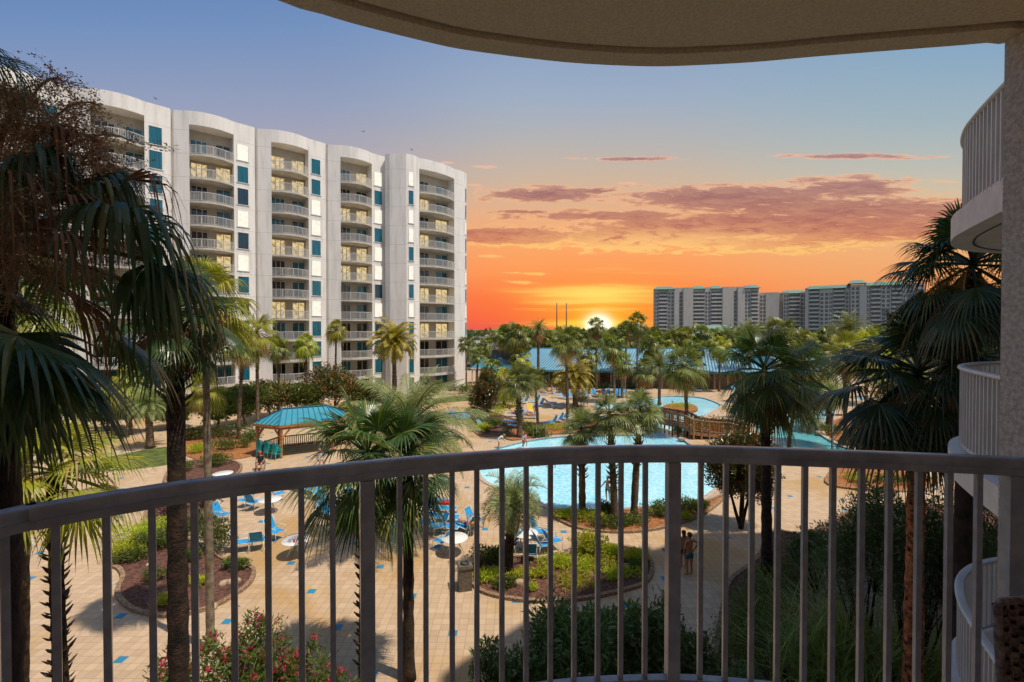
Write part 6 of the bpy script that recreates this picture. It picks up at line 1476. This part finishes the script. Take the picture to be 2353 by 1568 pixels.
# things on tables and loungers
p = G(676, 1246, .76); b = MB(); b.lathe((0, 0, 0), [(0, 0), (.035, 0), (.045, .13), (.04, .13), (0, .12)], 14); tag(b.build('drinking_cup', M['c_red'], None, (p.x, p.y, .745)), 'red cup with a straw on the white table', 'cup')
p = G(695, 1232, .76); b = MB(); b.ico((0, 0, .11), (.16, .1, .12), .06, 2); b.tube([(-.09, 0, .18), (-.06, 0, .3), (.06, 0, .3), (.09, 0, .18)], .012, 6); tag(b.build('beach_bag', M['c_black'], None, (p.x, p.y, .745)), 'black bag lying on the white table beside the red cup', 'bag')
p = G(1022, 1170, .0); b = MB(); b.prism([(-.3, -.17), (.3, -.17), (.36, .17), (-.36, .17)], 0, .42, top=False); b.prism([(-.28, -.15), (.28, -.15), (.33, .15), (-.33, .15)], .01, .4, bottom=False); b.tube([(-.2, 0, .42), (-.15, 0, .6), (.15, 0, .6), (.2, 0, .42)], .015, 6); tag(b.build('beach_bag', M['c_red'], None, (p.x, p.y, .01)), 'open red tote bag standing beside the flat blue loungers', 'bag')
# litter bin
p = G(1068, 1352); r = empty('litter_bin', (p.x, p.y, 0), .25, 'square stone litter bin with a metal lid left of the middle bed', 'litter bin')
b = MB(); b.box((0, 0, .42), (.5, .5, .84)); b.build('body', M['bin'], r); b = MB(); b.box((0, 0, .885), (.56, .56, .08)); b.box((0, 0, .945), (.5, .5, .03)); b.build('lid', M['bin'], r); b = MB(); b.lathe((0, 0, .965), [(.1, 0), (.17, 0), (.17, .05), (.1, .05), (.1, 0)], 18); b.build('rim', M['dark'], r)
# stacked teal chairs
def plastic_chair():
    r = empty('plastic_armchair', (0, 0, 0)); g = MB(); g.box((0, 0, .43), (.48, .46, .035)); g.build('seat', M['teal'], r); g = MB()
    for i in range(9):
        a = R(-70+i*17.5); a2 = R(-70+(i+1)*17.5) if i < 8 else a
        if i < 8:
            for z in range(4): 
                f0 = .30-z*.0; p0 = V((math.sin(a)*.28, math.cos(a)*.27+.02, .45+z*.11)); p1 = V((math.sin(a2)*.28, math.cos(a2)*.27+.02, .45+z*.11)); top = .45+(z+1)*.11
                if abs(-70+(i+.5)*17.5) > 50 and z > 1: continue
                g.quad(p0, p1, V((p1.x*1.04, p1.y*1.04+.02*z, top)), V((p0.x*1.04, p0.y*1.04+.02*z, top)))
    g.build('backrest', M['teal'], r)
    for sx in (-.22, .22):
        for sy in (-.2, .2): l = MB(); l.bar((sx, sy, .42), (sx*1.12, sy*1.18, 0), .055, .045); l.build('leg', M['teal'], r)
        l = MB(); l.bar((sx*1.2, -.22, .66), (sx*1.2, .15, .68), .06, .025); l.bar((sx*1.2, -.2, .66), (sx*1.05, -.2, .43), .05, .03); l.build('armrest', M['teal'], r)
    return r
pc = plastic_chair(); first = True
for si, (x, y, nm) in enumerate(((600, 1050, 'left'), (617, 1052, 'middle'), (635, 1055, 'right'))):
    l = g0(x, y)
    for j in range(5 if si < 2 else 4):
        pos = ('bottom', 'second from bottom', 'middle' , 'second from top', 'top')[j if si < 2 else (j if j < 3 else 4)]
        lab = 'teal plastic armchair, %s of the %s stack by the gazebo' % (pos, nm)
        if first: first = False; pc.location = (l[0], l[1], .004); pc.rotation_euler = (0, 0, R(150)); tag(pc, lab, 'chair', 'stacked teal plastic armchairs')
        else: dup(pc, (l[0]-.012*j, l[1]+.03*j, .004+j*.13), R(150), 1.0, lab, 'chair', 'stacked teal plastic armchairs')
# blue canopies glimpsed behind the feather palm
for i, (x, y, lab) in enumerate(((1000, 955, 'blue square canopy behind the large feather palm'), (1040, 952, 'second blue canopy right of the one behind the feather palm'))):
    p = G(x, y, 2.3); r = empty('market_umbrella', (p.x, p.y, 0), 0, lab, 'umbrella'); b = MB(); b.tube([(0, 0, 0), (0, 0, 2.6)], .03, 8); b.build('pole', M['white'], r); b = MB()
    for q in range(8): a, c = q*PI/4, (q+1)*PI/4; b.tri((1.6*math.cos(a), 1.6*math.sin(a), 2.15), (1.6*math.cos(c), 1.6*math.sin(c), 2.15), (0, 0, 2.65)); b.quad((1.6*math.cos(a), 1.6*math.sin(a), 2.0), (1.6*math.cos(c), 1.6*math.sin(c), 2.0), (1.6*math.cos(c), 1.6*math.sin(c), 2.15), (1.6*math.cos(a), 1.6*math.sin(a), 2.15))
    b.build('canopy', M['blue'], r)
# lamp posts
def lamp_post(x, y, h, lab, arms=True):
    l = g0(x, y); r = empty('lamp_post', (l[0], l[1], 0), 0, lab, 'lamp post'); b = MB(); b.tube([(0, 0, 0), (0, 0, .4), (0, 0, .42), (0, 0, h)], [.11, .11, .075, .06], 12); b.build('pole', M['dark'], r)
    for s_ in (-1, 1):
        b = MB(); b.box((.22*s_, 0, h+.02), (.42, .05, .05)); b.box((.5*s_, 0, h+.04), (.42, .24, .09)); b.build('lamp_head', M['dark'], r)
    b = MB(); b.tube([(0, 0, h-.05), (0, 0, h+.2)], .09, 10); b.build('cap', M['dark'], r)
lamp_post(1912, 1062, P(1912, 955, G(1912, 1062).y).z, 'black lamp post with two flat heads at the lagoon edge')
lamp_post(1421, 917, 3.2, 'small lamp post between the grey palm trunks near the round pool')

# ---------------------------------------------------------------- people
def person(name_loc, pose, lab, skin='skin', hair='hair', shorts=None, shirt=None, s=1.0, rz=0, long_hair=False, cap=None, group=None, clip=None, hands=False):
    """pose: dict of joints; z up, figure faces -Y, units metres for a 1.75 m adult"""
    J = dict(pelvis=(0,0,.95), waist=(0,0,1.1), chest=(0,.01,1.32), neck=(0,.01,1.48), chin=(0,-.01,1.55), head=(0,-.01,1.64), top=(0,0,1.72),
             lsh=(.18,.01,1.42), lel=(.25,.03,1.15), lwr=(.26,-.05,.92), rsh=(-.18,.01,1.42), rel=(-.25,.03,1.15), rwr=(-.26,-.05,.92),
             lhip=(.095,0,.90), lkn=(.11,-.02,.5), lan=(.11,.02,.08), lto=(.12,-.14,.03), rhip=(-.095,0,.90), rkn=(-.11,-.02,.5), ran=(-.11,.02,.08), rto=(-.12,-.14,.03))
    J.update(pose); J = {a: V(b_) for a, b_ in J.items()}
    RD = dict(pelvis=.125, waist=.115, chest=.135, neck=.055, chin=.07, head=.098, top=.06, lsh=.062, lel=.043, lwr=.03, lhip=.095, lkn=.06, lan=.04, lto=.032)
    for a in ('sh', 'el', 'wr', 'hip', 'kn', 'an', 'to'): RD['r'+a] = RD['l'+a]
    ch = [('pelvis','waist'),('waist','chest'),('chest','neck'),('neck','chin'),('chin','head'),('head','top'),('chest','lsh'),('lsh','lel'),('lel','lwr'),('chest','rsh'),('rsh','rel'),('rel','rwr'),('pelvis','lhip'),('lhip','lkn'),('lkn','lan'),('lan','lto'),('pelvis','rhip'),('rhip','rkn'),('rkn','ran'),('ran','rto')]
    def skin_mesh(nm, joints, edges, rad, sub=1):
        me = bpy.data.meshes.new(nm); ix = {a: i for i, a in enumerate(joints)}; me.from_pydata([tuple(joints[a]) for a in joints], [(ix[a], ix[b_]) for a, b_ in edges], []); ob = bpy.data.objects.new(nm, me); C.objects.link(ob)
        md = ob.modifiers.new('s', 'SKIN'); 
        if not me.skin_vertices: me.attributes.new
        sv = me.skin_vertices
        if len(sv) == 0:
            bpy.context.view_layer.objects.active = ob; bpy.ops.object.select_all(action='DESELECT'); ob.select_set(True); bpy.ops.mesh.customdata_skin_add(); sv = me.skin_vertices
        for a, i in ix.items():
            r_ = rad[a]; sv[0].data[i].radius = r_ if hasattr(r_, '__len__') else (r_, r_); sv[0].data[i].use_root = (i == 0)
        sb = ob.modifiers.new('u', 'SUBSURF'); sb.levels = sub; sb.render_levels = sub
        bpy.context.view_layer.update(); dg = bpy.context.evaluated_depsgraph_get(); out = bpy.data.meshes.new_from_object(ob.evaluated_get(dg)); bpy.data.objects.remove(ob); out.polygons.foreach_set('use_smooth', [True]*len(out.polygons)); return out
    joints = dict(J); edges = list(ch)
    for sd in 'lr':       # palm, thumb and four fingers
        w_, e_ = J[sd+'wr'], J[sd+'el']; d_ = (w_-e_).normalized(); x = d_.cross(V((0, 1, .1))).normalized(); joints[sd+'pa'] = w_+d_*.075; edges.append((sd+'wr', sd+'pa')); RD[sd+'pa'] = .024
        if hands:
            for f_, (o_, l_) in enumerate(((-.027, .055), (-.009, .068), (.009, .064), (.027, .05))):
                a = '%sf%d' % (sd, f_); joints[a] = joints[sd+'pa']+x*o_+d_*.03; joints[a+'t'] = joints[a]+d_*l_*.8+V((0, -.02, 0)); edges += [(sd+'pa', a), (a, a+'t')]; RD[a] = .009; RD[a+'t'] = .007
            a = sd+'th'; joints[a] = w_+d_*.04-x*.04; joints[a+'t'] = joints[a]+d_*.035-x*.012; edges += [(sd+'wr', a), (a, a+'t')]; RD[a] = .011; RD[a+'t'] = .008
        else: joints[sd+'fi'] = w_+d_*.15; edges.append((sd+'pa', sd+'fi')); RD[sd+'fi'] = .014
    rad = {a: ((RD[a]*1.15, RD[a]*.8) if a in ('chest', 'waist', 'pelvis') else (RD[a], RD[a])) for a in joints}
    me = skin_mesh('person', joints, edges, rad, 2)
    # face: nose, ears
    hd = J['head']; up = (J['top']-J['chin']).normalized(); bmf = MB(); fwd = V((0, -1, 0)); fwd = (fwd - up*fwd.dot(up)).normalized(); sd_ = up.cross(fwd)
    bm = bmesh.new(); bm.from_mesh(me)
    for c_, r_ in ((hd+fwd*.1-up*.01, (.014, .02, .022)), (hd+sd_*.092, (.012, .02, .03)), (hd-sd_*.092, (.012, .02, .03))):
        bmesh.ops.create_icosphere(bm, subdivisions=1, radius=1, matrix=Matrix.Translation(c_) @ Matrix.Diagonal((*r_, 1)))
    bm.to_mesh(me); bm.free(); me.materials.append(M[skin])
    o = bpy.data.objects.new('person', me); C.objects.link(o); o.location = name_loc; o.rotation_euler = (0, 0, R(rz)); o.scale = (s, s, s); tag(o, lab, 'person', group)
    f = MB()
    for q in (-1, 1): f.ico(hd+fwd*.087+sd_*.032*q+up*.012, .012, 0, 1)
    f.build('eyes', M['c_black'], o); f = MB(); f.bar(hd+fwd*.093-up*.05-sd_*.022, hd+fwd*.093-up*.05+sd_*.022, .008, .008); f.build('mouth', M['c_red'], o)
    f = MB(); hh = hd+up*.032-fwd*.022; f.ico(hh, (.106, .108, .1), .04, 2)
    if long_hair: f.ico(hd-fwd*.075-up*.09, (.075, .05, .15), .06, 2)
    f.build('hair', M[hair], o)
    if cap: f = MB(); f.ico(hd+up*.055-fwd*.01, (.112, .118, .085), 0, 2); f.box(hd+up*.05+fwd*.13, (.14, .1, .015)); f.build('cap', M[cap], o)
    def cloth(nm, names, eds, k, mt, trim):
        jj = {a: J[a] if not isinstance(a, tuple) else J[a[0]].lerp(J[a[1]], a[2]) for a in names}; rr = {}
        for a in names:
            if isinstance(a, tuple): b_ = RD[a[0]]*(1-a[2])+RD[a[1]]*a[2]
            else: b_ = RD[a]
            rr[a] = (b_*k*1.15, b_*k*.85) if a in ('chest', 'waist', 'pelvis') else (b_*k, b_*k)
        mm = skin_mesh(nm, jj, eds, rr, 1); mm.materials.append(M[mt]); q = bpy.data.objects.new(nm, mm); C.objects.link(q); q.parent = o
    if shorts: 
        lt, rt = ('lhip', 'lkn', .62), ('rhip', 'rkn', .62); tp = ('pelvis', 'waist', .35)
        cloth('shorts', ['pelvis', tp, 'lhip', 'rhip', lt, rt], [('pelvis', tp), ('pelvis', 'lhip'), ('pelvis', 'rhip'), ('lhip', lt), ('rhip', rt)], 1.2, shorts, 0)
    if shirt:
        tp = ('chest', 'neck', .45); ls, rs_ = ('lsh', 'lel', .55), ('rsh', 'rel', .55)
        cloth('shirt', ['waist', 'pelvis', 'chest', tp, 'lsh', 'rsh', ls, rs_], [('waist', 'pelvis'), ('waist', 'chest'), ('chest', tp), ('chest', 'lsh'), ('chest', 'rsh'), ('lsh', ls), ('rsh', rs_)], 1.15, shirt, 0)
    return o
STAND = {}
HIP = dict(rsh=(-.19,.0,1.43), rel=(-.42,.03,1.24), rwr=(-.2,.02,1.02))
WALK = dict(lkn=(.1,-.16,.52), lan=(.1,-.06,.12), lto=(.1,-.2,.06), rkn=(-.1,.03,.5), ran=(-.1,.24,.14), rto=(-.1,.16,.04), lel=(.27,.12,1.17), lwr=(.3,.22,.95), rel=(-.27,-.1,1.18), rwr=(-.28,-.25,1.0))
REACH = dict(lel=(.3,-.02,1.2), lwr=(.48,-.06,.98), rel=(-.24,-.1,1.18), rwr=(-.16,-.28,1.2))
BEND = dict(waist=(0,-.1,1.06), chest=(0,-.3,1.18), neck=(0,-.42,1.24), chin=(0,-.48,1.24), head=(0,-.55,1.28), top=(0,-.62,1.33), lsh=(.17,-.34,1.2), rsh=(-.17,-.34,1.2), lel=(.2,-.42,.95), rel=(-.2,-.42,.95), lwr=(.16,-.55,.78), rwr=(-.16,-.55,.78))
SIT = dict(pelvis=(0,0,.5), waist=(0,.03,.65), chest=(0,.03,.87), neck=(0,.02,1.03), chin=(0,0,1.1), head=(0,-.01,1.19), top=(0,0,1.27), lsh=(.18,.02,.97), rsh=(-.18,.02,.97), lel=(.27,.02,.72), rel=(-.27,.02,.72), lwr=(.22,-.2,.62), rwr=(-.22,-.2,.62), lhip=(.1,-.03,.48), rhip=(-.1,-.03,.48), lkn=(.13,-.42,.5), rkn=(-.13,-.42,.5), lan=(.13,-.44,.1), ran=(-.13,-.44,.1), lto=(.14,-.58,.05), rto=(-.14,-.58,.05))
LIE = dict(pelvis=(0,.15,.47), waist=(0,.32,.52), chest=(0,.5,.64), neck=(0,.62,.75), chin=(0,.64,.82), head=(0,.68,.9), top=(0,.74,.97), lsh=(.17,.56,.70), rsh=(-.17,.56,.70), lel=(.27,.4,.52), rel=(-.27,.4,.52), lwr=(.2,.18,.6), rwr=(-.2,.18,.6), lhip=(.1,.1,.45), rhip=(-.1,.1,.45), lkn=(.12,-.3,.52), rkn=(-.12,-.32,.44), lan=(.12,-.72,.4), ran=(-.12,-.74,.4), lto=(.13,-.8,.5), rto=(-.13,-.82,.5))
READ = dict(LIE, lel=(.27,.35,.62), lwr=(.12,.12,.85), rel=(-.27,.35,.62), rwr=(-.12,.12,.85))
SWIM = dict(pelvis=(0,.55,-.25), waist=(0,.4,-.2), chest=(0,.2,-.1), neck=(0,.06,0), chin=(0,.0,.03), head=(0,-.02,.12), top=(0,0,.2), lsh=(.18,.12,-.06), rsh=(-.18,.12,-.06), lel=(.4,-.02,-.03), lwr=(.5,-.25,-.02), rel=(-.4,-.02,-.03), rwr=(-.5,-.25,-.02), lhip=(.1,.6,-.27), rhip=(-.1,.6,-.27), lkn=(.12,.95,-.3), rkn=(-.12,.95,-.32), lan=(.12,1.3,-.3), ran=(-.12,1.3,-.32), lto=(.12,1.4,-.3), rto=(-.12,1.4,-.32))
def gp(x, y, z=0): p = G(x, y, z); return (p.x, p.y, z)
person(gp(1584, 1322), HIP, 'man in teal swim shorts seen from behind with one hand on his hip', 'skin_dark', 'hair', 'c_teal', rz=200, hands=True)
q = gp(1577, 1312); person((q[0]-.02, q[1]+.25, 0), dict(HIP, rel=(-.3, .05, 1.2)), 'person with long hair standing close in front of the man in teal swim shorts', 'skin_dark', 'hair', 'c_black', rz=190, s=.9, long_hair=True, hands=True)
person(gp(1396, 1152, -.14), dict(REACH, lkn=(.08,-.05,.5), lan=(.07,.02,.06), ran=(-.13,.12,.16), rkn=(-.13,-.04,.52), rto=(-.14,0,.06)), 'boy in blue green shorts wading with arms out beside the middle poolside palm', 'skin', 'hair_fair', 'c_teal', rz=182, s=.84, hands=True)
person(gp(1235, 1074, -.2), WALK, 'child in green shorts running in the shallow pool', 'skin', 'hair', 'c_green', rz=30, s=.78)
person(gp(1273, 1078, -.2), STAND, 'child in lime patterned shorts wading beside the one in blue', 'skin', 'hair', 'c_lime', rz=190, s=.78)
person(gp(1284, 1070, -.2), STAND, 'child in blue shorts wading behind the one in lime shorts', 'skin', 'hair_fair', 'c_blue', rz=170, s=.8)
person(gp(1207, 1028), dict(WALK, lwr=(.25, -.1, 1.55), lel=(.3, -.05, 1.35)), 'girl in a pink swimsuit at the far edge of the big pool raising an arm', 'skin', 'hair', 'c_pink', 'c_pink', rz=60, s=.72, long_hair=True)
person(gp(1202, 1029), dict(STAND, lwr=(.22, 0, 1.65), lel=(.25, 0, 1.4)), 'child in a white top next to the girl in pink', 'skin', 'hair_fair', 'c_red', 'c_white', rz=120, s=.68)
person(gp(1146, 1031), BEND, 'person with blond hair bending forward on the deck behind the handrail', 'skin', 'hair_fair', 'c_white', 'c_white', rz=100, s=.85, long_hair=True)
l = gp(598, 1080); person((l[0], l[1], .02), SIT, 'man with a red cap and black shirt sitting in a wheelchair near the teal chairs', 'skin', 'hair', 'c_black', 'c_black', rz=20, cap='c_red')
r = empty('wheelchair', (l[0], l[1], .004), R(20), 'wheelchair under the man with the red cap', 'wheelchair')
b = MB(); b.box((0, 0, .42), (.42, .42, .04)); b.bar((0, .2, .45), (0, .26, .85), .42, .03); b.build('seat', M['c_black'], r)
for s_ in (-.27, .27):
    b = MB(); b.tube([(s_, .1+.29*math.cos(i*PI/10), .3+.29*math.sin(i*PI/10)) for i in range(21)], .014, 6, False)
    for i in range(8): b.bar((s_, .1, .3), (s_, .1+.28*math.cos(i*PI/4), .3+.28*math.sin(i*PI/4)), .006, .006)
    b.build('wheel', M['dark'], r); b = MB(); b.tube([(s_, .22, .4), (s_, .28, .92), (s_, .4, .93)], .012, 6); b.tube([(s_, -.2, .64), (s_, .24, .64)], .014, 6); b.tube([(s_, -.2, .64), (s_, -.24, .1), (s_, -.48, .08)], .012, 6); b.build('frame', M['dark'], r)
person(gp(735, 1072), SIT, 'woman with reddish hair sitting low behind the handrail left of the palm fronds', 'skin', 'hair_fair', 'c_white', 'c_white', rz=40, long_hair=True)
l = gp(1075, 1225); person((l[0], l[1], .0), READ, 'person in an orange shirt reading on a reclined lounger', 'skin', 'hair', 'c_blue', 'c_orange', rz=230)
l = gp(800, 1210); b = MB(); 
for i in range(10): b.box((0, -.5+i*.11, .36+.004*(i % 2)), (.5, .106, .012))
t_ = b.build('beach_towel', M['c_red'], None, (l[0], l[1], 0)); t_.rotation_euler = (0, 0, R(75)); tag(t_, 'red and pale striped towel on the lounger beside the thick post', 'towel')
SB = 'sunbathers on loungers on the far deck'
for i, (x, y, rz, lab, sh) in enumerate(((1245,908,75,'sunbather at the left of the far row of loungers','c_red'),(1262,905,75,'sunbather in the middle of the far row of loungers','c_yellow'),(1285,903,75,'sunbather at the right of the far row of loungers','c_red'),(1185,958,80,'sunbather on the lounger left of the stout palm trunk','c_blue'),(1215,962,85,'sunbather lying beside the yellow deck chair','c_orange'),(1100,962,75,'sunbather behind the shrubs near the lawn','c_red'),(1388,912,0,'sunbather in pink on the row of upright blue loungers','c_pink'),(1833,922,10,'sunbather across the lagoon','c_red'))):
    l = gp(x, y); person((l[0], l[1], .0), LIE, lab, 'skin', 'hair', sh, None, rz=rz, group=SB)
for i, (x, y, lab, sh, sr, pose, rz) in enumerate(((1231,958,'standing person in red shorts beside the slim grey trunk','c_red',None,STAND,200),(1378,926,'person in yellow standing at the far pool edge','c_yellow','c_yellow',STAND,30),(1389,925,'dark haired person beside the one in yellow at the far pool edge','c_black',None,STAND,340),(1440,922,'person in an orange swimsuit at the edge of the upper pool','c_orange','c_orange',STAND,20),(1402,932,'bather standing in the channel left of the grey trunks','c_black',None,STAND,90),(1268,905,'person standing among the sunbathers on the far deck','c_pink','c_pink',STAND,90),(1255,898,'person in black standing behind the far row of loungers','c_black','c_black',STAND,10))):
    person(gp(x, y), pose, lab, 'skin', 'hair', sh, sr, rz=rz, s=.95)
for i, (x, y, lab, rz) in enumerate(((1557, 1001, 'swimmer with dark hair in the pool below the footbridge', 130), (1505, 997, 'child at the rocks by the pool channel', 200), (1878, 958, 'swimmer near the right bank of the lagoon', 80), (1810, 966, 'swimmer stretched out in the middle of the lagoon', 260), (1629-110, 930, 'bather in the upper pool left of the island', 10), (1545, 926, 'second bather in the upper pool close to the island', 30), (1480, 890, 'bather in the small round pool', 50), (1403, 888, 'bather at the left of the small round pool', 50), (1766, 951, 'bather at the far left of the lagoon', 50), (2015-90, 1056, 'bather at the near edge of the lagoon', 0))):
    person(gp(x, y, -.14), SWIM, lab, 'skin', 'hair', None, None, rz=rz)
# footwear and small things on the terrace
l = gp(1530, 1265); b = MB(); b.box((-.08, 0, .02), (.09, .26, .03)); b.box((.08, .05, .02), (.09, .26, .03), .3); tag(b.build('towel_heap', M['navy'], None, (l[0], l[1], .004)), 'small blue cloth lying in the dappled shade', 'cloth')
sc.render.engine = 'CYCLES'
sc.cycles.max_bounces = 7; sc.cycles.transparent_max_bounces = 8; sc.cycles.diffuse_bounces = 4; sc.cycles.glossy_bounces = 2
